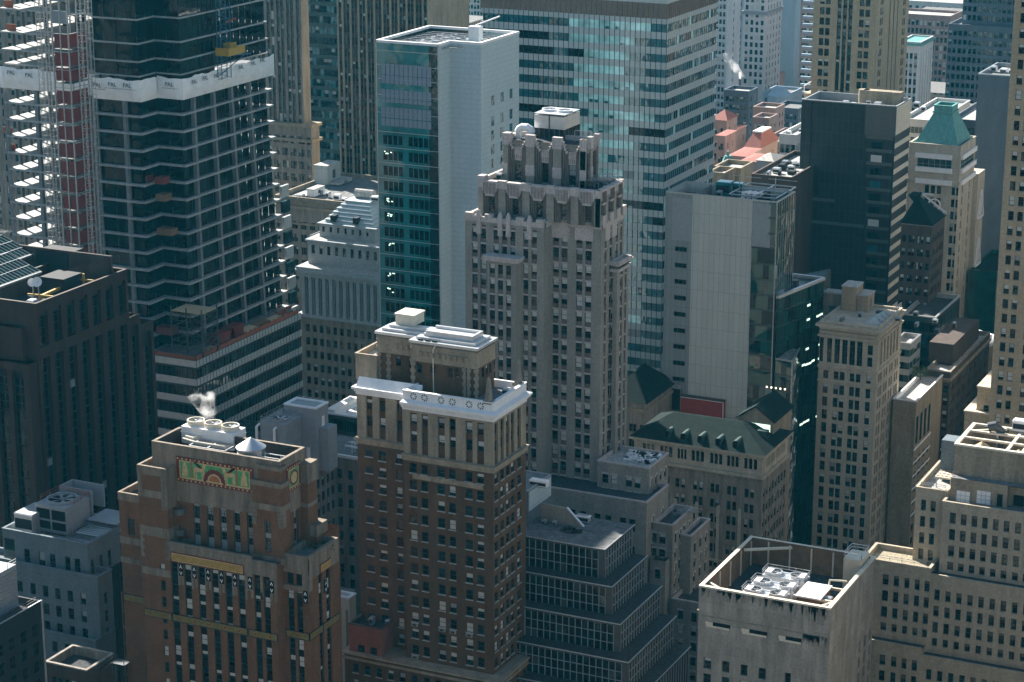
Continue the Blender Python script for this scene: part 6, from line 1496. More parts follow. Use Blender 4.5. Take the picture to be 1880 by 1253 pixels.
# ================================================================== blue grey stepped building, lower left
def bluegrey():
    X1 = FT['xa0']-2.4
    c = P(160.5, 999, 430)
    # choose the distance that keeps it left of the brick tower
    for D in [x*.5 for x in range(700, 1000)]:
        p = P(160.5, 999, D)
        if p.x < X1-5: c = p; break
    for D in [430]: c = P(160.5, 999, D)
    x1, Y0, Z = c.x, c.y, c.z; x0 = fx(4, Y0, Z); yb = fy(219, x1, Z)
    b = nb('office_building', 'blue grey stepped office building with a grey cooling tower on its roof', 'office building', (x0+x1)/2, Y0)
    st = style(recess=.25, fm='fr_dk', var={0:5, 5:2, 1:1, 2:.5, 6:.7}, bm='glass_t', bm2='blind2', mull=0)
    w = MB(); zr = onY(50, 1007, Y0)[1]
    zB = onY(179, 1059.5, Y0-2)[1]; 
    tier(b, w, x0, x1, Y0, yb, zB-2, Z-.35, F=dict(cols=cx([(44,54.5),(71,82),(91,101.5),(119,129),(136.5,147)], Y0, zr-1, x0), rows=[(zr-4.1, zr-.2)], st=st), R=dict(cols=cy([(166.5,172.5),(182,188),(198,203.5)], x1, zr, Y0), rows=[(zr-4.1, zr-.4)], st=st))
    c2 = onY(179, 1059.5, Y0-2.2); Y2 = Y0-2.2; x2 = c2[0]; zB = c2[1]; x20 = fx(-60, Y2, zB); yb2 = fy(205, x2, zB)
    pit = 3.75; zr2 = onY(38, 1067, Y2)[1]
    rows = [(z-2.5, z) for z in [zr2-pit*1.05*k for k in range(3)]]
    cc = cx([(8.5,18.5),(32.5,42.5),(56.5,66.5),(79.5,89.5),(102,112),(125,135),(148.5,158.5)], Y2, zr2-3, x20)
    zC = onY(177.5, 1176.5, Y2-2)[1]
    tier(b, w, x20, x2, Y2, yb2, zC-2, zB-.3, F=dict(cols=cc, rows=rows, st=st), R=dict(cols=grid_cols(yb2-Y2, 1, 1.1, 0), rows=rows, st=st))
    Y3 = Y2-2.0; x3 = x2; zr3 = zC-2.2
    tier(b, w, x20, x3+.1, Y3, yb2, 0, zC-.3, F=dict(cols=cc, rows=[(z-2.5, z) for z in [zr3-pit*k for k in range(20)] if z > 5], st=st))
    b.part(w, 'wall', M['bluegrey'])
    roofed(b, x0, x1, Y0, yb, Z-.35, M['roof_gr'], M['bluegrey'], 1.4, .45, .35)
    roofed(b, x20, x2, Y2, yb2, zB-.3, M['roof_gr'], M['bluegrey'], .9, .4, .3); roofed(b, x20, x3+.1, Y3, yb2, zC-.3, M['roof_gr'], M['bluegrey'], .9, .4, .3)
    gw = MB(); gw.box(x0+.4, fx(25, Y0, Z), Y0-.06, Y0+.02, zr-4.6, zr+1.4); b.part(gw, 'corner_glazing', M['glass_t'])
    zf = Z-1.75
    tx0, ty = fx(65, Y0+5, Z+3), Y0+5.0; tx1 = fx(121.5, Y0+5, Z+3); h = onY(93, 929.5, ty)[1]; lo = onY(93, 974, ty)[1]
    pl = MB(); fb = lo-.3
    for yy in (ty-1.4, ty+6, ty+13): pl.box(tx0-2.5, tx1+8.5, yy-.2, yy+.2, fb-.5, fb)
    for xx in (tx0-2.5, tx1+.5, tx1+8.2): pl.box(xx-.2, xx+.2, ty-1.4, ty+13, fb-.45, fb+.05)
    for xx in (tx0-2.3, tx0+3, tx1+2, tx1+8): 
        for yy in (ty-1.2, ty+12.8): pl.bar((xx,yy,zf),(xx,yy,fb), .35)
    pl.bar((tx1+5.5,ty-1.3,fb-.3),(tx1+8.2,ty-1.3,zf), .25); pl.bar((tx1+8.2,ty-1.3,fb),(tx1+8.2,ty+2.5,zf), .25)
    pl.build('steel_platform', M['steel'], None, label='galvanised steel platform carrying the cooling tower of the blue grey building', cat='steel platform')
    rl = MB(); pipe_rail(rl, [(tx0-2.5,ty-1.4,fb),(tx1+.5,ty-1.4,fb),(tx1+.5,ty+9,fb)], 1.1, .08); rl.build('railing', M['steel'], None, label='steel handrail round the cooling tower platform of the blue grey building', cat='railing')
    t = cooling_tower('big grey cooling tower with black louvres on the blue grey building', tx0, ty, fb, tx1-tx0, 8.2, h-fb-.0, 1, None, 'grey', 0., False, False)
    l = MB(); H = h-fb
    for (a, e) in ((.04,.47),(.53,.97)):
        for (z0_, z1_) in ((.10,.40),(.48,.86)): l.box(tx0+(tx1-tx0)*a, tx0+(tx1-tx0)*e, ty-.07, ty, fb+H*z0_, fb+H*z1_)
    l.build('louvre', M['black'], t)
    r_ = MB(); pipe_rail(r_, [(tx0,ty+8.2,h),(tx0,ty+2,h)], 1.2, .09); pipe_rail(r_, [(tx1,ty+3,h),(tx1,ty+8.2,h),(tx0,ty+8.2,h)], 1.2, .09); r_.build('railing', M['orange'], t)
    sc = MB(); sc.box(tx0, tx1+.5, ty+8.4, ty+8.8, fb+2, h+1.2); sc.box(tx0, tx0+.4, ty+8.8, ty+13, fb+2, h+1.2); sc.box(tx0, tx1+.5, ty+12.7, ty+13.1, fb+2, h+1.2); sc.build('screen_box', M['grey'], None, label='open topped grey screen box right behind the big grey cooling tower', cat='screen')
    vent_box('tall pale ribbed cabinet left of the big grey cooling tower', fx(27, Y0+2.4, zf+2), Y0+2.4, zf, 4.6, 7, 4.4, 'alu', hood=True)
    cp = MB(); cp.box(tx1+1.5, tx1+9, ty+5, ty+12, fb+1.8, fb+2.1); cp.build('canopy', M['grey'], None, label='flat grey canopy right of the big grey cooling tower', cat='canopy')
    pp = MB(); rr = random.Random(12)
    for k in range(9): y_ = ty+1+k*.9; pp.tube([(tx1+1.5,y_,fb+.5),(tx1+7.6,y_,fb+.5)], .18, 6)
    pp.build('pipework', M['steel'], None, label='row of grey pipes on the platform right of the big grey cooling tower', cat='pipes')
    # fire escape tower between the two buildings
    fe = MB(); ex0 = FT['xa0']-2.3; ey = FT['Y0']+7
    zt = Z-4
    for xx in (ex0, ex0+1.9):
        for yy in (ey, ey+3): fe.bar((xx,yy,0),(xx,yy,zt), .14)
    for k in range(int(zt/3.4)):
        z = k*3.4; fe.box(ex0, ex0+1.9, ey, ey+3, z, z+.12); fe.bar((ex0+.1,ey+.1,z),(ex0+1.8,ey+.1,z+3.4) if k % 2 else (ex0+.1,ey+2.8,z+3.4), .35, 0, .1)
        fe.bar((ex0,ey,z+1.1),(ex0+1.9,ey,z+1.1), .08)
    fe.build('fire_escape', M['brown'], None, label='narrow rusty fire escape between the blue grey building and the brick tower', cat='fire escape')
bluegrey()
# ================================================================== dark corner building, bottom left
def dark_corner():
    c = P(0, 1146, 372); X1 = c.x; Y0 = c.y-6; Z = c.z; yb = fy(75.5, X1, Z)
    b = nb('dark_building', 'nearly black block at the lower left corner with a pale metal edge', 'office building', X1-5, Y0)
    st = style(recess=.2, fm='fr_dk', gm='cw_black', gm2='cw_black', var={0:8, 6:.3})
    w = MB(); rows = [(z-2.4, z) for z in [Z-4-3.6*k for k in range(24)] if z > 5]
    tier(b, w, X1-20, X1, Y0, yb, 0, Z-.3, R=dict(cols=grid_cols(yb-Y0, 5, 1.8, .6), rows=rows, st=st)); b.part(w, 'wall', M['greydk'])
    roofed(b, X1-20, X1, Y0, yb, Z-.3, M['roof_dk'], M['greydk'], .9, .35, .3, .05)
    e = MB(); e.box(X1+.02, X1+.2, yb-.25, yb+.1, 0, Z+.1); e.box(X1-.1, X1+.16, Y0, yb, Z, Z+.12); b.part(e, 'corner_trim', M['alu'])
    x0 = fx(-30, Y0+12, Z+5); x1, zt = onY(20, 1040, yb-3)
    t = thing('plant_room', 'grey louvred plant room on the nearly black corner block', 'plant room', (x1-5, yb-9, Z-1.2)); zt = Z+7
    MB().box(x1-9, x1, yb-9, yb-1.5, Z-1.2, zt).build('casing', M['grey'], t)
    g = MB()
    for k in range(8): g.box(x1-8.6, x1-.4, yb-9.08, yb-9, Z+.4+k*.75, Z+.8+k*.75); g.box(x1, x1+.08, yb-8.6, yb-1.9, Z+.4+k*.75, Z+.8+k*.75)
    g.build('louvre', M['steel'], t); r = MB(); pipe_rail(r, [(x1,yb-9,zt),(x1,yb-1.5,zt)], 1.1, .08); r.build('railing', M['steel'], t)
    rl = MB(); pipe_rail(rl, [(X1-.3,Y0,Z),(X1-.3,yb-1,Z)], 1.0, .07); b.part(rl, 'railing', M['steel_dk'])
dark_corner()
# ================================================================== low roof in front of the brick tower
def low_roof():
    c = P(170, 1233, 402); Y0 = c.y; Z = c.z
    x0 = fx(83, Y0, Z); x1 = FT['xa0']-2.6; yb = Y0+9
    b = nb('low_building', 'low brick building with dark empty flat roof under the blue grey building', 'low building', x0, Y0)
    st = style(recess=.2, fm='fr_dk')
    w = MB(); tier(b, w, x0, x1, Y0, yb, 0, Z-.3, F=dict(cols=grid_cols(x1-x0, 5, 1.2, 1), rows=[(z-2, z) for z in [Z-3-3.4*k for k in range(24)] if z > 5], st=st)); b.part(w, 'wall', M['brick_dk'])
    roofed(b, x0, x1, Y0, yb, Z-.3, M['roof_dk'], M['lime_dk'], 1.6, .5, .3)
    s = MB(); sx = fx(183, Y0+4, Z)
    for k in range(8): s.box(sx+.35*k, sx+.35*k+.34, Y0+4, Y0+6, Z-1.8+.3*k, Z-1.74+.3*k)
    for yy in (Y0+4, Y0+6): s.bar((sx,yy,Z-.8),(sx+2.8,yy,Z+1.6), .1); s.bar((sx,yy,Z-1.9),(sx+2.8,yy,Z+.5), .14)
    s.box(sx+2.8, sx+6, Y0+3.8, Y0+6.2, Z+.5, Z+.6); 
    for xx in (sx+3, sx+5.8): s.bar((xx,Y0+4,Z-1.9),(xx,Y0+4,Z+1.6), .12); s.bar((xx,Y0+6,Z-1.9),(xx,Y0+6,Z+1.6), .12)
    s.build('roof_stair', M['steel_dk'], None, label='small steel stair on the dark empty low roof', cat='stair')
low_roof()
# ================================================================== beige courtyard block behind the brick tower
def courtyard():
    c = P(617, 835, 487); X7, Yb, Z = c.x, c.y, c.z
    b = nb('courtyard_building', 'beige courtyard office block behind the mosaic crowned brick tower', 'office building', X7-6, Yb-20)
    st = style(recess=.25, fm='fr_dk', gm='glass_t', var={0:6, 5:2, 1:.4})
    ya = fy(540, X7, Z); x1 = fx(668, Yb, Z); pit = (Z-onX(600, 845+25.2*10, X7)[1])/10
    pit = 3.55; rows = []
    for g in range(8):
        for k in range(3):
            z = Z-3.4-(g*3+k)*pit-g*1.0
            if z > 5: rows.append((z-2.2, z))
    w = MB(); x0 = X7-34
    facade(b, w, (X7, ya), (0,1), Yb-ya, 0, Z-.3, cols=grid_cols(Yb-ya, 4, 1.25, .6, 2, .9), rows=rows, st=st)
    facade(b, w, (X7, Yb), (1,0), x1-X7, 0, Z-.3, cols=grid_cols(x1-X7, 2, 1.3, .8, 2, 1.5), rows=rows, st=st)
    w.poly([(x0,ya,0),(X7,ya,0),(X7,ya,Z-.3),(x0,ya,Z-.3)]); w.poly([(x1,Yb,0),(x1,Yb+14,0),(x1,Yb+14,Z-.3),(x1,Yb,Z-.3)]); w.poly([(x0,Yb+14,0),(x0,ya,0),(x0,ya,Z-.3),(x0,Yb+14,Z-.3)]); w.poly([(x1,Yb+14,0),(x0,Yb+14,0),(x0,Yb+14,Z-.3),(x1,Yb+14,Z-.3)])
    b.part(w, 'wall', M['lime_dk'])
    d = MB(); deck(d, x0, X7, ya, Yb+14, Z-.6); deck(d, X7, x1, Yb, Yb+14, Z-.6); b.part(d, 'roof', M['roof_gr'])
    p = MB(); p.box(X7-.6, X7+.25, ya, Yb, Z-.5, Z+.15); p.box(X7-.6, x1, Yb-.25, Yb+.5, Z-.48, Z+.17); b.part(p, 'parapet', M['white'])
    bl = MB(); 
    for k in range(3): z = Z-3.4-(k*3+3)*pit-k*1.0+1.0; bl.box(X7-.1, X7+.15, ya, Yb, z, z+.4); bl.box(X7+.15, x1, Yb-.15, Yb+.1, z, z+.4)
    b.part(bl, 'belt_course', M['lime'])
    # tall bulkhead with white rim
    k = onY(580, 750, Yb-10); Y2 = Yb-11; bx1, bz = onY(580, 750, Y2); bx0 = fx(521.6, Y2, bz); by = fy(602, bx1, bz)
    m = MB(); m.box(bx0, bx1, Y2, by, Z-.6, bz-.3); m.box(bx1, bx1+2.2, by-4, by, Z-.6, bz-5); b.part(m, 'bulkhead', M['grey'])
    roofed(b, bx0, bx1, Y2, by, bz-.3, M['roof_gr'], M['white'], .6, .6, .35)
    dr = MB(); dr.box(bx1+.01, bx1+.08, by-3, by-1.8, bz-5.4, bz-2.6); dr.box(fx(563, Y2, Z+3), fx(570, Y2, Z+3), Y2-.07, Y2, Z+2.4, Z+5); b.part(dr, 'door', M['white'])
    sl = MB(); sx = bx1; sl.poly([(bx0-6,Y2-9,Z-.5),(sx,Y2-9,Z-.5),(sx,Y2,Z+.9),(bx0-6,Y2,Z+.9)], 0); sl.poly([(sx,Y2-9,Z-.55),(sx,Y2,Z-.55),(sx,Y2,Z+.9),(sx,Y2-9,Z-.5)], 0); b.part(sl, 'sloping_roof', M['bluegrey'])
    # cooling tower in a row of three fans
    tx = bx0-9.5; ty = Y2-10
    tx0, _ = fx(472, Y2-9, bz-3), 0
    t = cooling_tower('long grey three fan cooling tower beside the white rimmed bulkhead', fx(478, Y2-7, bz-4), Y2-7, Z+1.4, 6.4, 17, bz-Z-4.6, 3, None, 'grey', .8, True, False, 'y')
    pp = MB(); px_ = fx(471, Y2-7.6, bz-4); 
    for q in (0, 4.6): pp.tube([(px_+q,Y2-7.6,Z+1),(px_+q,Y2-7.6,bz-3.6),(px_+q+.2,Y2-6.5,bz-3.2)], .32, 8)
    pp.build('pipework', M['white'], None, label='two white bent pipes at the front of the long grey cooling tower', cat='pipes')
    vent_box('brown open topped brick vent shaft by the white bent pipes', fx(468, ya+8, Z+2), ya+9, Z-.6, 4, 3, 4.2, 'brown', hood=False)
    sk = MB(); sk.poly([(X7-30,ya+14,Z+1.2),(X7-22,ya+14,Z+1.2),(X7-22,ya+26,Z+2.2),(X7-30,ya+26,Z+2.2)]); b.part(sk, 'roof_glazing', M['glass_t'])
    # sunlit steelwork on the rear roof
    rr = random.Random(14); f = MB()
    for q in range(5): yy = Yb+2.5+q*2; f.bar((X7+1,yy,Z+1.6+q*.25),(x1,yy,Z+1.4+q*.25), .35)
    for q in range(14): a = Vector((X7+rr.uniform(1,10), Yb+rr.uniform(1.5,12), Z-.5)); f.bar(a, a+Vector((0,0,rr.uniform(1.6,2.6))), .14); f.bar(a+Vector((0,0,1.5)), a+Vector((rr.uniform(-3,3),rr.uniform(-3,3),rr.uniform(1,2))), .14)
    f.build('steelwork', M['white'], None, label='tangle of sunlit white steelwork on the beige courtyard roof', cat='steelwork')
    cooling_tower('low white rooftop chiller amid the sunlit steelwork of the courtyard roof', X7+4.5, Yb+5.5, Z-.6, 5.5, 4.5, 2.2, 2, None, 'white', .5, True, False)
    return dict(X7=X7, Yb=Yb, Z=Z)
CY = courtyard()
def sliver():
    c = P(641, 1098, 452); 
    X1, Z = c.x, c.z; Y0 = c.y; x0 = X1-12; yb = fy(653.5, X1, Z)
    b = nb('white_building', 'narrow pale rendered building squeezed between the two brick towers', 'building', X1-5, Y0)
    w = MB(); tier(b, w, x0, X1, Y0, yb, 0, Z-.4); b.part(w, 'wall', M['offwhite'])
    roofed(b, x0, X1, Y0, yb, Z-.4, M['roof_lt'], M['white'], .8, .7, .4)
    v = MB()
    for k in range(6): v.box(X1-9, X1-2, Y0+2+k*.8, Y0+2.3+k*.8, Z-1.1, Z-.8)
    b.part(v, 'roof_slats', M['steel'])
    dp = MB(); dp.box(X1-.9, X1-.4, Y0-.15, Y0, 0, Z-3); b.part(dp, 'pilaster', M['lime'])
sliver()
def pale_low():
    c = P(600, 758, 560); Y0, Z = c.y, c.z; x0 = c.x; x1 = fx(672, Y0, Z); yb = fy(645, c.x, Z)
    b = nb('low_glass_building', 'low teal glass block with a broad sunlit pale flat roof', 'low building', c.x, Y0)
    w = MB(); st = style(recess=.1, gm='cw_teal', gm2='cw_blue', fm='fr_dk', var={0:3,5:1}, rail=False)
    tier(b, w, x0, x1, Y0, yb, 0, Z-.3, F=dict(cols=grid_cols(x1-x0, 14, 1.9, .2), rows=[(z-3.0, z) for z in [Z-1.5-3.8*k for k in range(12)] if z > 4], st=st)); b.part(w, 'wall', M['spand_dk'])
    d = MB(); deck(d, x0, x1, Y0, yb, Z-.28); b.part(d, 'roof', M['white'])
    e = MB(); e.box(x0, x1, Y0-.1, Y0+.3, Z-.29, Z+.1); e.box(x0-.4, x0+2.2, Y0+.3, yb, Z-.29, Z+.9); b.part(e, 'parapet', M['white'])
    rl = MB(); pipe_rail(rl, [(c.x+5,Y0+2,Z),(c.x+9,Y0+yb*0+14,Z)], .8, .1); b.part(rl, 'railing', M['steel_dk'])
pale_low()
# ================================================================== teal glass and white panel tower
def teal_white():
    c = P(804, 82.4, 560); X1, Y0, Z = c.x, c.y, c.z
    x0 = fx(690.5, Y0, Z); yk = fy(826, X1, Z); x2 = fx(882.6, yk, Z); yb = fy(953, x2, Z)
    b = nb('glass_tower', 'slab tower with a teal glass front and blank white panel sides', 'office tower', (x0+x2)/2, Y0)
    w = MB()
    w.box(x0+.3, X1-.3, Y0+.4, yb, 0, Z-.5, 1, skip='T'); w.box(X1-.05, x2, yk, yb, 0, Z-.5, 0, skip='T'); w.poly([(X1,Y0+.3,0),(X1,yk,0),(X1,yk,Z-.5),(X1,Y0+.3,Z-.5)], 0)
    # small windows on the right wall
    st = style(recess=.2, frame=False, gm='cw_blue', var={0:1})
    wl = []; y_ = [fy(p, x2, Z-25) for p in (903, 919.5, 935.5)]
    for i, (p0, y0_) in enumerate(((902,177),(919,170.5),(935.5,164))):
        for k, dy in enumerate((0, 38, 64, 90, 116)):
            yy, zz = onX(p0-k*.1, y0_+dy, x2); b.slots.append(((x2+.03, yy, zz-2.5), (0,1), 1.7, 2.5, st, 0))
    b.part(w, 'wall', [M['whitepanel'], M['spand_dk']])
    # teal curtain wall with floor lines
    zs = onY(692, 116, Y0)[1]; fp = 4.0; fp = (onY(692, 240, Y0)[1]-onY(692, 240+27.8*12, Y0)[1])/12
    rr = random.Random(41); n = 12; cw = (X1-x0)/n
    z = onY(692, 240, Y0)[1]; floors = []
    while z > 4: floors.append((z-fp, z)); z -= fp
    for (za, zb) in floors:
        g = MB(); 
        for q in range(n): 
            m = rr.choices((0,1,2), (7,2.0,.15))[0]
            g.poly([(x0+q*cw,Y0,za),(x0+(q+1)*cw,Y0,za),(x0+(q+1)*cw,Y0,zb),(x0+q*cw,Y0,zb)], 0)
            if 1 <= q < n-1 and q != 5: g.poly([(x0+q*cw+.15,Y0-.03,za+.7),(x0+(q+1)*cw-.15,Y0-.03,za+.7),(x0+(q+1)*cw-.15,Y0-.03,zb-.9),(x0+q*cw+.15,Y0-.03,zb-.9)], 1 if m < 2 else 1)
        g.box(x0, X1, Y0-.08, Y0, zb-.12, zb, 3)
        if rr.random() < .7:
            for q in range(rr.choice((2,3,4))): a = x0+cw*rr.uniform(1.2, 2.6); e = rr.uniform(.4, .8); zz = zb-rr.uniform(1., 2.2); g.box(a, a+e, Y0-.06, Y0-.03, zz-.16, zz+.1, 4)
        b.part(g, 'glass_band', [M['cw_teal'], M['cw_black'], M['cw_teal_lt'], M['alu'], M['litg']])
    # top: blank teal and lavender solar panels
    g = MB(); z240 = floors[0][1]
    g.poly([(x0,Y0,z240),(X1,Y0,z240),(X1,Y0,Z-.4),(x0,Y0,Z-.4)], 0); 
    for py_ in (82, 108, 134, 163, 195.6): z_ = onY(692, py_+10, Y0)[1]; g.box(x0, X1, Y0-.08, Y0, z_-.06, z_+.06, 1)
    b.part(g, 'crown_glazing', [M['cw_teal'], M['alu']])
    for (ya, ye) in ((116,136.5),(137.5,152.5),(163,179),(180,187),(195.6,215),(216.5,230)):
        p = MB(); za, zb = onY(700, ye, Y0)[1], onY(700, ya, Y0)[1]; a, e = fx(700, Y0, za), fx(792.5, Y0, za); n_ = 11
        for q in range(n_): p.box(a+(e-a)*q/n_+.1, a+(e-a)*(q+1)/n_-.1, Y0-.16, Y0-.02, za, zb, 0)
        b.part(p, 'solar_panel_row', M['pv'])
    cr = MB(); cr.box(X1-2.6, X1+.02, Y0-.05, Y0+.3, 0, Z-.4, 0); 
    b.part(cr, 'corner_glazing', M['glass_t'])
    ed = MB(); ed.box(X1-.1, X1+.1, Y0-.1, Y0+.1, 0, Z); ed.box(x0-.1, x0+.1, Y0-.1, Y0+.1, 0, Z); b.part(ed, 'edge_trim', M['alu'])
    # white rim following the L-shaped outline
    rim = MB(); t = .7; zt = Z-.5
    yl = fy(805, x0, Z); 
    for (a, e, c_, d) in ((x0-.1,X1+.1,Y0-.1,Y0+t),(X1-t,X1+.1,Y0+t,yk+t),(X1+.1,x2+.1,yk-.1,yk+t),(x2-t,x2+.1,yk+t,yb),(x0-.1,x0+t,Y0+t,yb),(x0+t,x2-t,yb-t,yb)): rim.box(a, e, c_, d, zt, Z+.15, 0)
    b.part(rim, 'roof_rim', M['white'])
    d = MB(); deck(d, x0+.4, X1-.3, Y0+.5, yb-.2, zt-3.2); deck(d, X1-.3, x2-.2, yk+.3, yb-.2, zt-3.2); b.part(d, 'roof', M['roof_gr'])
    f = MB(); zf = zt-3.2; rr = random.Random(5)
    for k in range(9): yy = Y0+3+k*(yb-Y0-6)/8; f.bar((x0+1,yy,zt-.6),(X1+4,yy,zt-.6), .25)
    for k in range(5): xx = x0+2+k*4; f.bar((xx,Y0+2,zt-.8),(xx,yb-2,zt-.8), .25)
    for k in range(12): a = Vector((rr.uniform(x0+2,X1-2), rr.uniform(Y0+3,yb-3), zf)); f.bar(a, a+Vector((0,0,2.4)), .2)
    f.build('roof_steel', M['steel'], None, label='grid of steel beams sunk behind the white rim of the teal glass tower', cat='roof steelwork')
    cooling_tower('row of fans under the steel beams of the teal glass tower', x0+5, Y0+6, zf, 7, 18, 1.6, 3, None, 'alu', .3, False, False, 'y')
    mx, my = X1+2, yb-12; t = thing('cleaning_crane', 'white window cleaning crane on the roof of the teal glass tower', 'crane', (mx, my, zf))
    MB().box(mx-1.5, mx+1.5, my-1.2, my+1.2, zf, Z+2.6).build('base', M['white'], t); j = MB(); j.bar((mx,my,Z+2.8),(mx+4,my+6,Z+4.6), .3); j.build('jib', M['white'], t)
    return dict(x2=x2, Y0=Y0, yb=yb)
TW = teal_white()
# ================================================================== striped glass tower
def striped():
    c = P(1224.8, 36, 612); X1, Y0, Z = c.x, c.y, c.z; x0 = fx(883, Y0, Z+6); yb = fy(1318.5, X1, Z)
    b = nb('glass_tower', 'wide grey glass tower with horizontal stripes and a brown band near its top', 'office tower', X1-30, Y0)
    fp = (onY(1219, 46, Y0)[1]-onY(1216, 46+27.4*12, Y0)[1])/12
    core = MB(); core.box(x0+.4, X1-.4, Y0+.4, yb-.4, 0, Z+30); b.part(core, 'wall', M['spand_dk'])
    bm = MB(); bm.box(x0, X1, Y0, yb, Z, Z+4.2, 0); 
    n = int((X1-x0)/1.55)
    for q in range(n): bm.box(x0+q*1.55-.1, x0+q*1.55+.1, Y0-.2, Y0, Z, Z+4.2, 0)
    for q in range(int((yb-Y0)/1.55)): bm.box(X1, X1+.2, Y0+q*1.55-.1, Y0+q*1.55+.1, Z, Z+4.2, 0)
    b.part(bm, 'plant_storey', wallmat('brown_louvre', (.20,.165,.14), .8, 1.1, .05, .5))
    rr = random.Random(51); cw = 1.55
    xa, xb_ = fx(1085, Y0, Z-10), fx(1190, Y0, Z-10)
    zg = Z-1.4; k = 0
    tops = [zg-fp*i for i in range(60) if zg-fp*i > 6]
    ups = [Z+4.2+2.0+fp*(i+1) for i in range(5)]
    for idx, z in enumerate(ups+tops):
        gh = fp*.54
        # glass band, front then side
        g = MB(); 
        ncol = int((X1-x0)/cw)
        # runs of similar panes: offices share blinds; pale teal panes paint a bright reflection into the middle bay
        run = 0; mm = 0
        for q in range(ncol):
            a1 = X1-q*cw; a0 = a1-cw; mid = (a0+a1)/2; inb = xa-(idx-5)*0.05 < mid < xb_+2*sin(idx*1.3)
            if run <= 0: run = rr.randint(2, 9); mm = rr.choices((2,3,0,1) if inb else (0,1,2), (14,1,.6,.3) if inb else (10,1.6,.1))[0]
            run -= 1
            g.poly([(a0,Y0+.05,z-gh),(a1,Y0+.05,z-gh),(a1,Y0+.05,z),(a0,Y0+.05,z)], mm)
            if inb and rr.random() < .16: h0 = z-gh*rr.uniform(.55, .95); g.poly([(a0+.2,Y0+.04,z-gh),(a1-.2,Y0+.04,z-gh),(a1-.2,Y0+.04,h0),(a0+.2,Y0+.04,h0)], 0)
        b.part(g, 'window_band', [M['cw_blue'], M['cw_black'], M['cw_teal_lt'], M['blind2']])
        g = MB(); nn = int((yb-Y0)/cw)
        for q in range(nn):
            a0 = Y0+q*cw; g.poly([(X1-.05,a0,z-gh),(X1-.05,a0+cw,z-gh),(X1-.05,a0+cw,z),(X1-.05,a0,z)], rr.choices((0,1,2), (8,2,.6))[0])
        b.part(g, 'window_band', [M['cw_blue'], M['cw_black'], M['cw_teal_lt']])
    # spandrels and mullions
    sp = MB()
    for z in ups+tops: sp.box(x0, X1+.02, Y0-.02, yb, z-fp, z-fp*.54, 0)
    sp.box(x0, X1+.01, Y0-.01, yb, zg, Z, 0); sp.box(x0, X1+.01, Y0-.01, yb, Z+4.2, ups[0]-fp, 0)
    b.part(sp, 'spandrel_bands', M['spand'])
    mu = MB()
    for q in range(int((X1-x0)/cw)+1): mu.box(X1-q*cw-.05, X1-q*cw+.05, Y0-.12, Y0+.03, 0, Z, 0)
    for q in range(int((yb-Y0)/cw)+1): mu.box(X1-.03, X1+.07, Y0+q*cw-.05, Y0+q*cw+.05, 0, Z, 1)
    b.part(mu, 'mullions', [M['greydk'], M['grey']])
striped()
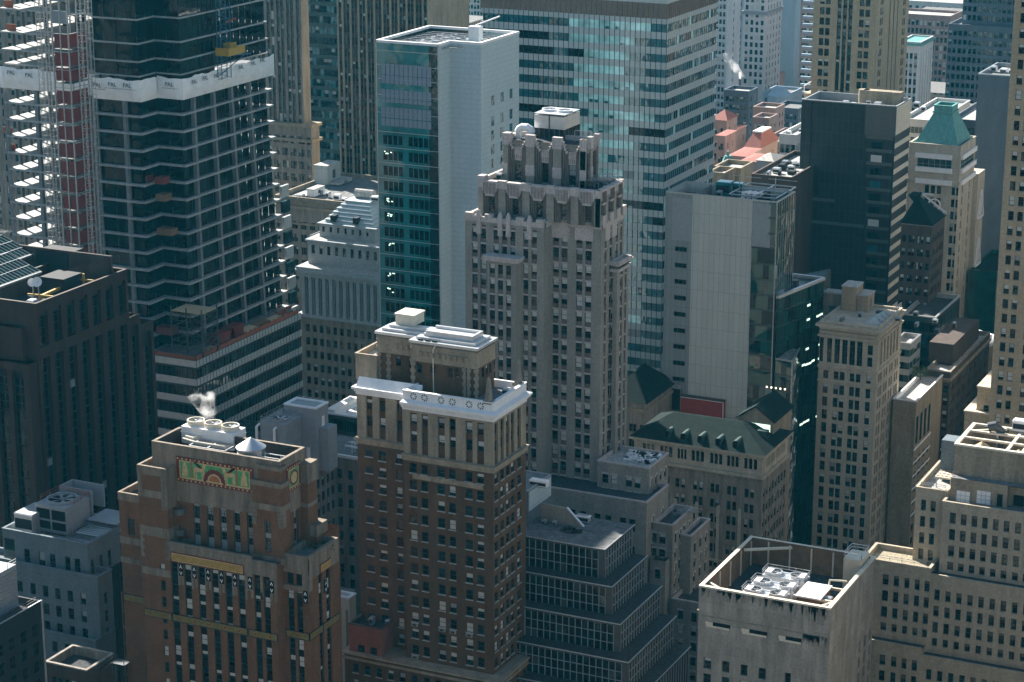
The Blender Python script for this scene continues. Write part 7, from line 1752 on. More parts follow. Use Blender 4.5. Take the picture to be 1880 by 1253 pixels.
# ================================================================== stepped ornate bank tower
def ornate():
    Y0 = P(600, 489, 625).y
    b = nb('ornate_building', 'ornate pale building stepping up to a ribbed pyramid roof', 'building', fx(620, Y0, 60), Y0)
    rr = random.Random(61); st = style(recess=.35, fm='fr_dk', var={0:6,5:3,1:.6}); w = MB(); cn = MB()
    x0, z1 = onY(546, 489, Y0); xe = fx(735, Y0, z1); yb = Y0+34; pit = 4.0
    zc = onY(548, 506, Y0)[1]; zc2 = onY(550, 575, Y0)[1]
    cols = cx([(560+12.6*k, 567.5+12.6*k) for k in range(14)], Y0, zc-8, x0)
    tier(b, w, x0+.8, xe, Y0+.8, yb, zc2, zc, F=dict(cols=[(a-.4,e) for a, e in cols], rows=[(zc2+.8, zc2+3.8), (zc2+4.8, zc2+7.8), (zc2+8.8, zc-1.2)], st=st, chan=(zc2+.4, zc-.6, .8, 1)))
    for k in range(15):
        p_ = fx(556.5+12.6*k, Y0, zc-5); w.box(p_-.55, p_+.55, Y0, Y0+.8, zc2, zc, 0)
    tier(b, w, x0, xe, Y0, yb, 0, zc2, F=dict(cols=cols, rows=[(z-2.3, z) for z in [zc2-3-pit*k for k in range(24)] if z > 5], st=st), m=2)
    cn.box(x0-.4, xe, Y0-.4, yb, zc2-.9, zc2); cn.box(x0-.3, xe, Y0-.3, yb, zc, zc+1.2); cn.box(x0-.9, xe, Y0-.9, yb, zc+1.2, zc+2.0); cn.box(x0-.4, xe, Y0-.4, yb, zc+2.0, z1)
    Ya = Y0+4; xa, za = onY(565, 439, Ya); xae = fx(712, Ya, za)
    tier(b, w, xa, xae, Ya, yb, z1-.2, za, F=dict(cols=cx([(572+14.3*k, 578+14.3*k) for k in range(9)], Ya, za-4, xa), rows=[(za-4.2, za-1.6), (za-8.6, za-6.2)], st=st), R=dict(cols=grid_cols(yb-Ya, 5, 1.5), rows=[(za-4.2, za-1.6)], st=st))
    cn.box(xa-.6, xae+.6, Ya-.6, yb+.6, za-.6, za)
    Yb = Ya+4; xb, zb = onY(586, 409, Yb); xbe = fx(688.5, Yb, zb); ybb = fy(713, xbe, zb)
    ybb = Yb+22
    tier(b, w, xb, xbe, Yb, ybb, za, zb, F=dict(cols=cx([(592+13.4*k, 596.5+13.4*k) for k in range(7)], Yb, zb-4, xb), rows=[(zb-2.6, zb-1.0), (zb-7.2, zb-4.6)], st=st), R=dict(cols=grid_cols(ybb-Yb, 4, 1.2), rows=[(zb-2.6, zb-1.0), (zb-7.2, zb-4.6)], st=st))
    cn.box(xb-.5, xbe+.5, Yb-.5, ybb+.5, zb-.5, zb)
    b.part(w, 'wall', [M['cool'], M['spand_dk'], M['lime_dk']]); b.part(cn, 'cornice', M['cool'])
    d = MB(); deck(d, xa, xae, Ya, yb, za+.02); deck(d, x0, xe, Y0, yb, z1+.02); b.part(d, 'setback_roof', M['roof_lt'])
    # ribbed stepped pyramid
    r = MB(); tz = onY(616, 366, Yb+6)[1]; n = 6; cx_, cy_ = (xb+xbe)/2, (Yb+ybb)/2; hx, hy = (xbe-xb)/2-.8, (ybb-Yb)/2-.8
    f_ = lambda k: 1-.56*(k/n)
    for k in range(n): zz = zb+(tz-zb)*k/n; zz2 = zb+(tz-zb)*(k+1)/n; a, e = f_(k), f_(k+1); r.frustum((cx_-hx*a,cx_+hx*a,cy_-hy*a,cy_+hy*a), zz, (cx_-hx*(e+.02),cx_+hx*(e+.02),cy_-hy*(e+.02),cy_+hy*(e+.02)), zz2-.35); r.box(cx_-hx*(e+.05), cx_+hx*(e+.05), cy_-hy*(e+.05), cy_+hy*(e+.05), zz2-.35, zz2)
    b.part(r, 'pyramid_roof', M['whitepanel'])
    dm = MB(); 
    for px_ in (609, 650): x_ = fx(px_, Yb, zb+2); dm.box(x_-.7, x_+.7, Yb+.4, Yb+2.5, zb+.5, zb+2.4)
    b.part(dm, 'dormer', M['greydk'])
    tk = MB(); tk.tube([(cx_-3,cy_,tz+1.3),(cx_+3,cy_,tz+1.3)], 1.4, 12); tk.build('roof_tank', M['roof_lt'], None, label='pale rounded tank lying on top of the ribbed pyramid roof', cat='tank')
    vent_box('small pale box at the right edge of the ribbed pyramid top', cx_+3.5, cy_-3, tz, 2.6, 2.4, 1.2, 'white')
    rl = MB(); pipe_rail(rl, [(xa+.5,Ya+.5,za),(xa+.5,Ya+12,za)], 1., .08); b.part(rl, 'railing', M['white'])
ornate()
# ================================================================== generic masonry block
def block(name, label, cat, corner, D, left, right, mat, st, nF, nR, ww, pit, wh, off=3.2, pair=1, gap=.4, margin=.8, chan=None, cope=None, rm='roof_gr', zb=0., depth=None, seed=1, deep=1.0, extra=None, sm=None, skip=None):
    c = P(*corner, D); X1, Y0, Z = c.x, c.y, c.z
    x0 = fx(left, Y0, Z); yb = Y0+depth if depth else fy(right, X1, Z)
    b = nb(name, label, cat, (x0+X1)/2, Y0); w = MB(); rnd = random.Random(seed)
    rows = [(z-wh, z) for z in [Z-off-pit*k for k in range(90)] if z-wh > zb+1]
    ch = (zb+.5, Z-off+.4, .35, 1) if chan else None
    F = dict(cols=grid_cols(X1-x0, nF, ww, margin, pair, gap), rows=rows, st=st, rnd=rnd, chan=ch, skip=skip) if nF else None
    R = dict(cols=grid_cols(yb-Y0, nR, ww, margin, pair, gap), rows=rows, st=st, rnd=rnd, chan=ch) if nR else None
    tier(b, w, x0, X1, Y0, yb, zb, Z-.35, F=F, R=R); b.part(w, 'wall', [M[mat], M[sm or mat]])
    roofed(b, x0, X1, Y0, yb, Z-.35, M[rm], M[cope or mat], deep, .5, .35, .1)
    return b, x0, X1, Y0, yb, Z
S_OFF = style(recess=.25, fm='fr_dk', var={0:4,1:1.4,2:1.2,3:.8,4:.6,5:2,6:1.2})
S_DIM = style(recess=.25, fm='fr_dk', var={0:6,5:2,6:1,1:.6})
S_FAR = style(recess=.3, fm='fr_dk', rail=False, frame=False, var={0:4,5:2,6:2,1:1.2,4:.6}, gm='glass_t')
S_LIT = style(recess=.3, fm='fr_dk', rail=True, frame=False, var={0:4,5:2,4:2,1:1.5,6:1}, gm='glass_t')
# brown towers behind, left
b, x0, x1, y0, yb, Z = block('office_tower', 'sooty grey brown tower rising just right of the unfinished tower', 'office tower', (551,-40), 760, 455, 571, 'lime_dk', S_FAR, 5, 0, 1.3, 4.4, 2.9, 3, 2, 1.0, .6, chan=True, sm='spand_dk', depth=5, seed=3)
w = MB(); zt = onY(571, 232, y0-1.5)[1]; x2 = fx(571, y0-1.5, zt); tier(b, w, x0, x2, y0-1.5, yb-1, 0, zt, F=dict(cols=grid_cols(x2-x0, 7, 1.4, .6, 2, .9), rows=[(z-2.6, z) for z in [zt-4-4.4*k for k in range(50)] if z > 4], st=S_FAR)); b.part(w, 'lower_wall', M['lime_dk'])
cn = MB()
for zz in (zt-.6, zt-5.8): cn.box(x0, x2+.7, y0-2.2, yb, zz, zz+1.0)
b.part(cn, 'cornice', M['lime'])
block('office_tower', 'dark teal glass office slab seen between two brown masonry towers', 'office tower', (628,-40), 900, 540, 640, 'spand_dk', style(recess=.1, fm='fr_dk', gm='cw_black', gm2='cw_blue', frame=False, rail=False, var={0:4,5:3,6:.6}), 12, 0, 2.2, 4.3, 2.7, 3, 1, .4, .2, depth=30, seed=4)
c_ = block('office_tower', 'brown masonry tower with narrow stripes behind the teal glass tower', 'office tower', (786,-30), 735, 617, 800, 'lime', S_DIM, 11, 0, 1.15, 4.1, 2.7, 3, 2, .7, .6, chan=True, sm='brick_dk', depth=30, seed=5)
b, x0, x1, y0, yb, Z = block('office_building', 'mid height office block with a patterned cornice and low rooftop boxes', 'office building', (640,372), 690, 505, 660, 'lime_dk', S_DIM, 8, 0, 1.3, 4.2, 2.5, 8, 2, 1.2, .6, cope='lime', rm='roof_gr', depth=40, seed=6)
cn = MB(); cn.box(x0-.6, x1+.6, y0-.6, yb, Z-3.8, Z-3.0); cn.box(x0-.3, x1+.3, y0-.3, yb, Z-9, Z-8.4)
for q in range(40): cn.box(x0+(x1-x0)*q/40, x0+(x1-x0)*(q+.5)/40, y0-.3, y0, Z-2.6, Z-1.2)
b.part(cn, 'cornice', M['lime'])
def rbox(label, pxl, pxr, ptop, Y, zf, mat, dep=6, name='roof_bulkhead', cat='bulkhead'):
    xa, zt = onY(pxl, ptop, Y); xb = fx(pxr, Y, zt); t = thing(name, label, cat, (xa, Y, zf))
    MB().box(xa, xb, Y, Y+dep, zf, zt-.3).build('casing', M[mat], t); MB().box(xa-.15, xb+.15, Y-.15, Y+dep+.15, zt-.3, zt).build('lid', M['roof_lt'], t)
    MB().box(xb-.01, xb+.06, Y+dep*.4, Y+dep*.6, zf+(zt-zf)*.25, zf+(zt-zf)*.7).build('door', M['steel_dk'], t)
rbox('tall pale rendered bulkhead left of the narrow striped brown tower', 576, 600, 303, y0+24, Z-1, 'lightpanel', 9)
rbox('lower pale annex to the right of the tall rendered bulkhead', 601, 622, 333, y0+25, Z-1, 'lightpanel', 9)
rbox('white sunlit air handling box on the patterned cornice block', 563, 576, 347, y0+6, Z-1, 'white', 7, 'air_handler', 'air handler')
rbox('long low grey plant box left of the white air handling box', 540, 560, 358, y0+5, Z-1, 'grey', 7, 'air_handler', 'air handler')
roof_vents('small roof vent on the patterned cornice block', 'vents on the patterned cornice block', [(x0+6+4*k, y0+3+(k*7) % 9) for k in range(9)], Z-1.3, ('alu','grey','white'), .8, 2.4)
# ================================================================== dark green hipped roof building
def hipped():
    c = P(1400.5, 834.8, 512); X1, Y0, Z = c.x, c.y, c.z; x0 = fx(1164.7, Y0, Z); yb = fy(1447.7, X1, Z)
    b = nb('club_building', 'brown stone building with dark green hipped roof and arched top windows', 'club building', (x0+X1)/2, Y0)
    w = MB(); rnd = random.Random(71); st = style(recess=.3, fm='fr_dk', var={0:4,5:2,1:1,2:1,3:.6,6:1}); stt = style(recess=.4, fm='fr_dk', rail=True, var={0:5,5:2})
    zbel = onY(1401, 877, Y0)[1]; za1, za0 = onY(1376, 833, Y0)[1], onY(1376, 853, Y0)[1]
    za1 = Z-1.3; za0 = za1-3.0
    gF = [(1243,1261),(1268.5,1293.5),(1302.5,1327),(1333.7,1357),(1365,1391)]
    cols = []
    for a, e in [(1179,1203),(1211,1235)]+gF:
        for k in range(3): cols.append((a+(e-a)*(k/3+.03), a+(e-a)*(k/3+.29)))
    cF = cx(cols, Y0, za0+1, x0)
    gR = [(1407+9.2*k, 1409.6+9.2*k) for k in range(4)]; cS = []
    for a, e in gR:
        for k in range(3): cS.append((a+k*2.5, a+k*2.5+1.8))
    cS = cy(cS, X1, za0+1, Y0)
    tier(b, w, x0, X1, Y0, yb, zbel, Z-.2, F=dict(cols=cF, rows=[(za0, za1-.65)], st=stt), R=dict(cols=cS, rows=[(za0, za1-.65)], st=stt))
    b.part(w, 'arcade_wall', M['neo'])
    ar = MB()
    for (a, e) in cF:
        r = (e-a)/2; n = 8; pts = [(x0+(a+e)/2+r*cos(pi*k/n), za1-.66+r*sin(pi*k/n)) for k in range(n+1)]
        ar.poly([(p, Y0-.015, z) for p, z in pts], 0)
    b.part(ar, 'arch_heads', M['glass'])
    l = MB(); rows = [(z-2.3, z) for z in [zbel-3.6-3.9*k for k in range(30)] if z > 5]
    pc = [(1177,1185),(1189,1197),(1209,1217),(1221,1229),(1239,1246.5),(1249.5,1257),(1272,1279),(1282.5,1290),(1303.5,1310.5),(1312.5,1319.5),(1334,1341.5),(1344,1351.5),(1366,1373.5),(1376,1383.5)]
    tier(b, l, x0, X1, Y0+.1, yb, 0, zbel, F=dict(cols=cx(pc, Y0, zbel-6, x0), rows=rows, st=st, rnd=rnd), R=dict(cols=grid_cols(yb-Y0, 4, 1.5, .8, 2, .7), rows=rows, st=st, rnd=rnd)); b.part(l, 'wall', M['lime_dk'])
    cn = MB(); cn.box(x0-.6, X1+.6, Y0-.6, yb, zbel-.5, zbel+.35); cn.box(x0-1.0, X1+1.0, Y0-1.0, yb+.5, Z-.6, Z)
    for k in range(60): a = x0+(X1-x0)*k/60; cn.box(a, a+.35, Y0-.85, Y0, Z-1.0, Z-.6)
    for k in (6, 12): zz = zbel-3.6-3.9*k+3.0 if False else zbel-3.9*k; cn.box(x0-.25, X1+.25, Y0-.2, yb, zz-.3, zz+.2)
    for k in range(6): a = x0+(X1-x0)*(k+.02)/6; cn.box(a-.4, a+.4, Y0-.12, Y0+.12, zbel-24, zbel-9) 
    b.part(cn, 'cornice', M['neo'])
    # hip roof
    rx0, rz = onY(1237, 755, Y0+14)[0], 0
    ry = (Y0+yb)/2; rl, rzz = onY(1237, 756, ry); rr_ = fx(1374, ry, rzz)
    rr_ = X1-(ry-Y0)*.9; r = MB(); e = 1.0; A = [(x0-e,Y0-e,Z+.02),(X1+e,Y0-e,Z+.02),(X1+e,yb+e,Z+.02),(x0-e,yb+e,Z+.02)]; T = [(rl,ry-.3,rzz),(rr_,ry-.3,rzz),(rr_,ry+.3,rzz),(rl,ry+.3,rzz)]
    for i in range(4): j = (i+1) % 4; r.poly([A[i],A[j],T[j],T[i]])
    r.poly(T); r.poly(A[::-1]); b.part(r, 'hipped_roof', M['green_dk'])
    # dormers
    for (px_, py_) in ((1224,800),(1254,806),(1285,813),(1318,817),(1350,822)):
        f_ = .16; yy = Y0-e+(ry-2-Y0+e)*f_; zz = Z+(rzz-Z)*f_; x_ = fx(px_, yy, zz+1)
        d = MB(); n = 8; R_ = .72
        for k in range(n):
            a, g = pi*k/n, pi*(k+1)/n; d.poly([(x_+R_*cos(a),yy,zz+.9+R_*sin(a)),(x_+R_*cos(g),yy,zz+.9+R_*sin(g)),(x_+R_*cos(g),yy+4,zz+.9+R_*sin(g)),(x_+R_*cos(a),yy+4,zz+.9+R_*sin(a))], 0)
        d.box(x_-R_, x_+R_, yy, yy+2.5, zz-.2, zz+.9, 0, skip='T'); d.poly([(x_+R_*cos(pi*k/n),yy+.02,zz+.9+R_*sin(pi*k/n)) for k in range(n+1)], 1); d.box(x_-R_*.7, x_+R_*.7, yy-.04, yy+.01, zz, zz+.95, 1)
        b.part(d, 'dormer', [M['green_lt'], M['black']])
    for (yy, zz, xx) in ((Y0+9, Z+2.2, X1-1.9), (Y0+15, Z+2.2, X1-1.9)):
        d = MB(); d.box(xx-2.5, xx, yy-.9, yy+.9, zz-1, zz+.9); d.box(xx-.01, xx+.05, yy-.6, yy+.6, zz-.6, zz+.6, 1); b.part(d, 'dormer', [M['green_lt'], M['black']])
    return dict(x0=x0, X1=X1, Y0=Y0, yb=yb, Z=Z, rz=rzz)
HP = hipped()
# low neighbours of the hipped roof: left lodge, red plant box, chiller, gabled annex
b, x0, x1, y0, yb, Z = block('brick_building', 'low tan brick building with arched frieze left of the dark green roof', 'low building', (1185,742), 560, 1100, 1200, 'lime_dk', S_DIM, 4, 0, 1.2, 4.2, 2.2, 6.0, 2, 1.0, .5, depth=22, seed=8, rm='green_dk', deep=.5)
cn = MB(); cn.box(x0, x1+.4, y0-.4, yb, Z-2.2, Z-1.6)
for k in range(16): cn.box(x0+(x1-x0)*k/16, x0+(x1-x0)*(k+.6)/16, y0-.3, y0, Z-2.6, Z-2.2)
b.part(cn, 'cornice', M['lime'])
rf = MB(); rf.frustum((x0-.5,x1+.5,y0-.5,yb), Z+.02, (x0+7,x1-7,y0+8,yb-6), Z+6); b.part(rf, 'hipped_roof', M['green_dk'])
yR = HP['yb']+4
b, x0, x1, y0, yb, Z = block('flat_roofed_building', 'dark flat roofed block hidden behind the dark green hipped roof', 'building', (1372,778), 566, 1205, 1400, 'brick_dk', S_DIM, 0, 0, 1.2, 4., 2., depth=16, seed=9, rm='roof_dk')
xa, zt = onY(1250, 728, y0+1); xb = fx(1328, y0+1, zt)
t = thing('plant_room', 'dark red corrugated plant box behind the dark green roof', 'plant room', (xa, y0+1, Z-1))
m = MB(); m.box(xa, xb, y0+1, y0+11, Z-1.3, zt)
for k in range(30): q = xa+(xb-xa)*k/30; m.box(q, q+.1, y0+.92, y0+1, Z-1.3, zt)
m.build('casing', M['red_b'], t); MB().box(xa-.2, xb+.2, y0+.8, y0+11.2, zt, zt+.25).build('lid', M['brick_dk'], t); q = MB(); q.box(xa, xb+.1, y0+.85, y0+.92, zt-.2, zt); q.box(xb-.1, xb+.1, y0+.85, y0+.95, Z-1, zt); q.build('corner_trim', M['white'], t)
xa = fx(1211, y0+2, Z+5); cooling_tower('grey twin chiller with steel frame left of the dark red plant box', xa, y0+2, Z-1, fx(1250, y0+2, Z+5)-xa, 7, onY(1215, 702, y0+2)[1]-Z-.2, 2, None, 'steel', 1.0, True, True, low=.85)
yg = HP['yb']-7; xa, zt = onY(1355, 767, yg); xb = fx(1420, yg, zt); zr = onY(1388, 748, yg)[1]
b = nb('gabled_building', 'small tan gabled building at the right end of the dark green roof', 'building', xa, yg)
m = MB(); m.poly([(xa,yg,0),(xb,yg,0),(xb,yg,zt),((xa+xb)/2,yg,zr),(xa,yg,zt)]); m.poly([(xb,yg,0),(xb,yg+14,0),(xb,yg+14,zt),(xb,yg,zt)]); m.poly([(xa,yg+14,0),(xa,yg,0),(xa,yg,zt),(xa,yg+14,zt)]); m.poly([(xb,yg+14,0),(xa,yg+14,0),(xa,yg+14,zt),((xa+xb)/2,yg+14,zr),(xb,yg+14,zt)]); b.part(m, 'wall', M['lime'])
m = MB(); h = (xa+xb)/2
for sg, xe in ((1, xb+.5), (-1, xa-.5)):
    A = [(h,yg-.6,zr+.15),(h,yg+14.3,zr+.15),(xe,yg+14.3,zt-.1),(xe,yg-.6,zt-.1)]; A = A if sg < 0 else A[::-1]; m.poly(A); m.poly([(x,y,z+.35) for x,y,z in A][::-1])
    m.poly([(h,yg-.6,zr+.15),(xe,yg-.6,zt-.1),(xe,yg-.6,zt+.25),(h,yg-.6,zr+.5)] if sg > 0 else [(xe,yg-.6,zt-.1),(h,yg-.6,zr+.15),(h,yg-.6,zr+.5),(xe,yg-.6,zt+.25)])
b.part(m, 'gable_roof', M['green_dk'])
gl = MB(); zz = zt-1.0; gl.box(h-1, xb-.8, yg-.05, yg+.05, zz-2.6, zz+.2); b.part(gl, 'lit_window', M['litg'])
lt = MB()
for k in range(5): lt.cyl(xa+2+k*1.2, yg+15.5, zr+.4, zr+.75, .22, 8)
lt.build('lamp', M['lit'], None, label='string of small lit lamps above the gabled roof', cat='lamps')
# ================================================================== grey panel tower with green glass wing
def panel_tower():
    c = P(1427, 370.6, 566); X1, Y0, Z = c.x, c.y, c.z; x0 = fx(1223, Y0, Z); yb = fy(1460, X1, Z)
    b = nb('panel_tower', 'blank grey metal panel tower with a green glass right side', 'office tower', (x0+X1)/2, Y0)
    xg = fx(1378, Y0, Z-20); xl = fx(1270, Y0, Z-10); zg = onY(1378, 455, Y0)[1]
    w = MB(); w.box(x0, xl, Y0, yb, 0, Z-.4, 0, skip='T'); w.box(xl, xg, Y0+.06, yb-.1, 0, Z-.4, 1, skip='TRL'); w.box(xg, X1-2.2, Y0, yb, zg, Z-.4, 0, skip='T'); w.box(xg, X1-.3, Y0+.3, yb-.2, 0, Z-.5, 2, skip='T'); b.part(w, 'wall', [M['greypanel'], M['lightpanel'], M['spand_dk']])
    dkp = MB(); xd0, xd1 = fx(1234, Y0, Z-10), fx(1270, Y0, Z-10); zd0 = onY(1250, 442, Y0)[1]; dkp.box(xd0, xd1, Y0-.05, Y0, zd0, Z-1.5); b.part(dkp, 'dark_panel', M['grey']); dkp = MB(); dkp.box(fx(1381, Y0, Z-8), fx(1414, Y0, Z-8), Y0-.05, Y0, zg+.2, Z-1); b.part(dkp, 'dark_panel', M['grey'])
    rr = random.Random(81); fp = 4.15
    # slot windows on the panel strip
    st = style(recess=.1, fm='fr_dk', gm='glass', rail=False, mull=2, var={0:1})
    for k in range(10):
        x_, z_ = onY(1239.5-k*.55, 456.5+30.3*k-k*.5, Y0); b.slots.append(((x_, Y0-.02, z_-.65), (1,0), fx(1261, Y0, z_)-fx(1239.5, Y0, z_), 1.25, st, 0))
    # green glass, front strip and right side, a band per floor
    nfl = int((Z-4)/fp)
    for k in range(nfl):
        zt = Z-.6-fp*k; zb_ = zt-fp
        g = MB(); a = X1-2.2 if zb_ > zg else xg; n = max(1, int((X1-a)/1.6))
        for q in range(n): m = rr.choices((0,1,2,3), (6,4,.9,.5))[0]; p = a+(X1-a)*q/n; e = a+(X1-a)*(q+1)/n; g.poly([(p,Y0-.01,zb_+.5),(e,Y0-.01,zb_+.5),(e,Y0-.01,zt),(p,Y0-.01,zt)], m)
        g.box(a, X1, Y0-.05, Y0+.2, zb_, zb_+.5, 4); n = int((yb-Y0)/1.6)
        for q in range(n): m = rr.choices((0,1,2,3), (6,4,.5,.3))[0]; p = Y0+(yb-Y0)*q/n; e = Y0+(yb-Y0)*(q+1)/n; g.poly([(X1,p,zb_+.5),(X1,e,zb_+.5),(X1,e,zt),(X1,p,zt)], m)
        g.box(X1-.2, X1+.04, Y0, yb, zb_, zb_+.5, 4); b.part(g, 'glass_band', [M['cw_green'], M['cw_black'], M['glass_t'], M['blind2'], M['spand_dk']])
    ed = MB(); ed.box(X1-.15, X1+.12, Y0-.12, Y0+.15, 0, Z); ed.box(xg-.1, xg+.1, Y0-.1, Y0, 0, zg)
    for q in range(9): yy = Y0+(yb-Y0)*q/8; ed.box(X1+.04, X1+.16, yy-.05, yy+.05, 0, Z)
    b.part(ed, 'edge_trim', M['steel'])
    roofed(b, x0, X1, Y0, yb, Z-.4, M['roof_dk'], M['lightpanel'], 2.6, .35, .35, .05)
    zf = Z-3
    # plant on the roof
    vent_box('teal wrapped plant unit on the grey panel tower roof', fx(1314, Y0+13, Z), Y0+13, zf, 4, 3.4, 3.6, 'cw_teal'); vent_box('second teal wrapped unit right of the first on the grey panel tower', fx(1345, Y0+14, Z), Y0+14, zf, 2.6, 2.4, 3.4, 'cw_teal')
    pt = MB(); 
    for k in range(3): xx = fx(1365+10*k, Y0+8, Z); pt.tube([(xx,Y0+8,zf),(xx,Y0+8,zf+2.6),(xx+1.6,Y0+8.6,zf+2.9),(xx+2,Y0+8.8,zf+1.4)], .6, 8)
    pt.build('duct', M['white'], None, label='white curled ducts right of the teal units on the grey panel tower', cat='ducts')
    fr = MB()
    for k in range(5): yy = Y0+5+k*4; fr.bar((X1-15,yy,Z-.4),(X1-2,yy,Z-.4), .3)
    for xx in (X1-15, X1-8, X1-2): fr.bar((xx,Y0+5,Z-.4),(xx,Y0+21,Z-.4), .3)
    for xx in (X1-14, X1-4): fr.bar((xx,Y0+10,zf),(xx,Y0+10,Z+4), .2); fr.bar((xx-2,Y0+10,Z+3.6),(xx+6,Y0+10,Z+3.6), .12)
    fr.build('roof_frame', M['steel'], None, label='grey steel frame over the plant at the right of the grey panel tower roof', cat='steel frame')
    roof_vents('small plant box on the grey panel tower roof', 'boxes on the grey panel tower roof', [(x0+6+k*4, Y0+6+(k*5) % 14) for k in range(6)], zf, ('alu','grey','white'), 1, 2.4)
    # ---- angled glass wing on the right
    zw = onX(1428, 546, X1+1.0)[1]; ax, ay = onZ(1428, 546, zw); bx, by = onZ(1455, 505, zw); cx_, cy_ = onZ(1513, 512, zw)
    wb = nb('glass_wing', 'angular green glass wing with a three cornered roof', 'office building', ax, ay)
    pl = [(ax, ay), (cx_, cy_), (cx_-2, cy_+14), (bx, by)]
    ins = lambda d: [(ax, ay+d), (cx_-d, cy_+d*.3), (cx_-2, cy_+14), (bx, by)]
    m = MB(); m.prism([(ax+.2, ay+.5), (cx_-.6, cy_+.3), (cx_-2.5, cy_+14), (bx, by)], 0, zw-.6); wb.part(m, 'wall', M['spand_dk'])
    L = hypot(cx_-ax, cy_-ay); n = int(L/1.7); lx, ly = onZ(1455, 664, 0)
    for k in range(int(zw/fp)):
        zt = zw-.5-fp*k; zb_ = zt-fp; g = MB()
        for q in range(n):
            m_ = rr.choices((0,1,2,4), (6,3,.8,0))[0]; p = (ax+(cx_-ax)*q/n, ay+(cy_-ay)*q/n); e = (ax+(cx_-ax)*(q+1)/n, ay+(cy_-ay)*(q+1)/n)
            if k in (6, 7) and q > n*.45 and False: m_ = 4
            g.poly([(*p,zb_+.5),(*e,zb_+.5),(*e,zt),(*p,zt)], m_); 
            if k in (1, 2, 4, 5, 9) and q > n*.5 and rr.random() < (.5 if k == 2 else .3):
                h0 = zt-rr.uniform(.6, 1.0); d = .03; g.poly([(p[0]+d,p[1]-d,h0-.5),(e[0]+d,e[1]-d,h0-.5),(e[0]+d,e[1]-d,h0+.1),(p[0]+d,p[1]-d,h0+.1)], 4)
        g.bar((ax,ay,zb_+.25),(cx_,cy_,zb_+.25), .5); wb.part(g, 'glass_band', [M['cw_green'], M['cw_black'], M['glass_t'], M['spand_dk'], M['litg']])
    mu = MB()
    for q in range(0, n+1, 1): p = (ax+(cx_-ax)*q/n, ay+(cy_-ay)*q/n); mu.bar((p[0],p[1],0),(p[0],p[1],zw), .09)
    wb.part(mu, 'mullions', M['steel_dk'])
    rm = MB(); P3 = [(ax,ay), (cx_,cy_), (bx,by)]
    for i in range(3): j = (i+1) % 3; rm.bar((*P3[i],zw),(*P3[j],zw), .8)
    wb.part(rm, 'roof_rim', M['alu']); d = MB(); d.poly([(ax,ay,zw-1.2),(cx_,cy_,zw-1.2),(bx,by,zw-1.2)]); wb.part(d, 'roof', M['roof_lt'])
    mx, my = (ax+bx+cx_)/3-1.5, (ay+by+cy_)/3+1; rr2 = random.Random(4); t = MB()
    for k in range(12): a = Vector((mx+rr2.uniform(-2.4,2.4), my+rr2.uniform(-3,3), zw-1.2)); t.bar(a, a+Vector((rr2.uniform(-1,1),rr2.uniform(-1,1),rr2.uniform(.8,2))), .3)
    t.box(mx-1, mx+1, my-1, my+1, zw-1.2, zw+.6); t.build('cleaning_rig', M['steel_dk'], None, label='dark window cleaning rig parked on the three cornered glass roof', cat='cleaning rig')
    # ---- lower prow in front of the wing
    zl = onY(1455, 664, ay-4)[1]; px_, py_ = onZ(1455, 664, zl); qx, qy = onZ(1424, 659, zl); sx, sy = onZ(1468, 640, zl)
    pb = nb('glass_prow', 'narrow green glass prow in front of the angular glass wing', 'office building', px_, py_)
    m = MB(); m.prism([(qx,qy+.2),(px_-.3,py_+.3),(sx-.4,sy),(qx,sy)], 0, zl-.4); pb.part(m, 'wall', M['spand_dk'])
    for k in range(int(zl/fp)):
        zt = zl-.4-fp*k; zb_ = zt-fp; g = MB()
        for (A_, B_) in (((qx,qy),(px_,py_)), ((px_,py_),(sx,sy))):
            n_ = max(1, int(hypot(B_[0]-A_[0], B_[1]-A_[1])/1.6))
            for q in range(n_): p = [A_[i]+(B_[i]-A_[i])*q/n_ for i in (0,1)]; e = [A_[i]+(B_[i]-A_[i])*(q+1)/n_ for i in (0,1)]; g.poly([(*p,zb_+.5),(*e,zb_+.5),(*e,zt),(*p,zt)], rr.choices((0,1,2), (6,3,.5))[0])
            g.bar((*A_,zb_+.25),(*B_,zb_+.25), .45, 3)
        pb.part(g, 'glass_band', [M['cw_green'], M['cw_black'], M['glass_t'], M['spand_dk']])
    e = MB(); e.bar((px_,py_,0),(px_,py_,zl+.3), .4); e.bar((qx,qy,zl),(px_,py_,zl), .4); e.bar((px_,py_,zl),(sx,sy,zl), .4); pb.part(e, 'edge_trim', M['steel'])
    d = MB(); d.poly([(qx,qy,zl-.3),(px_,py_,zl-.3),(sx,sy,zl-.3),(qx,sy,zl-.3)]); pb.part(d, 'roof', M['roof_gr'])
panel_tower()
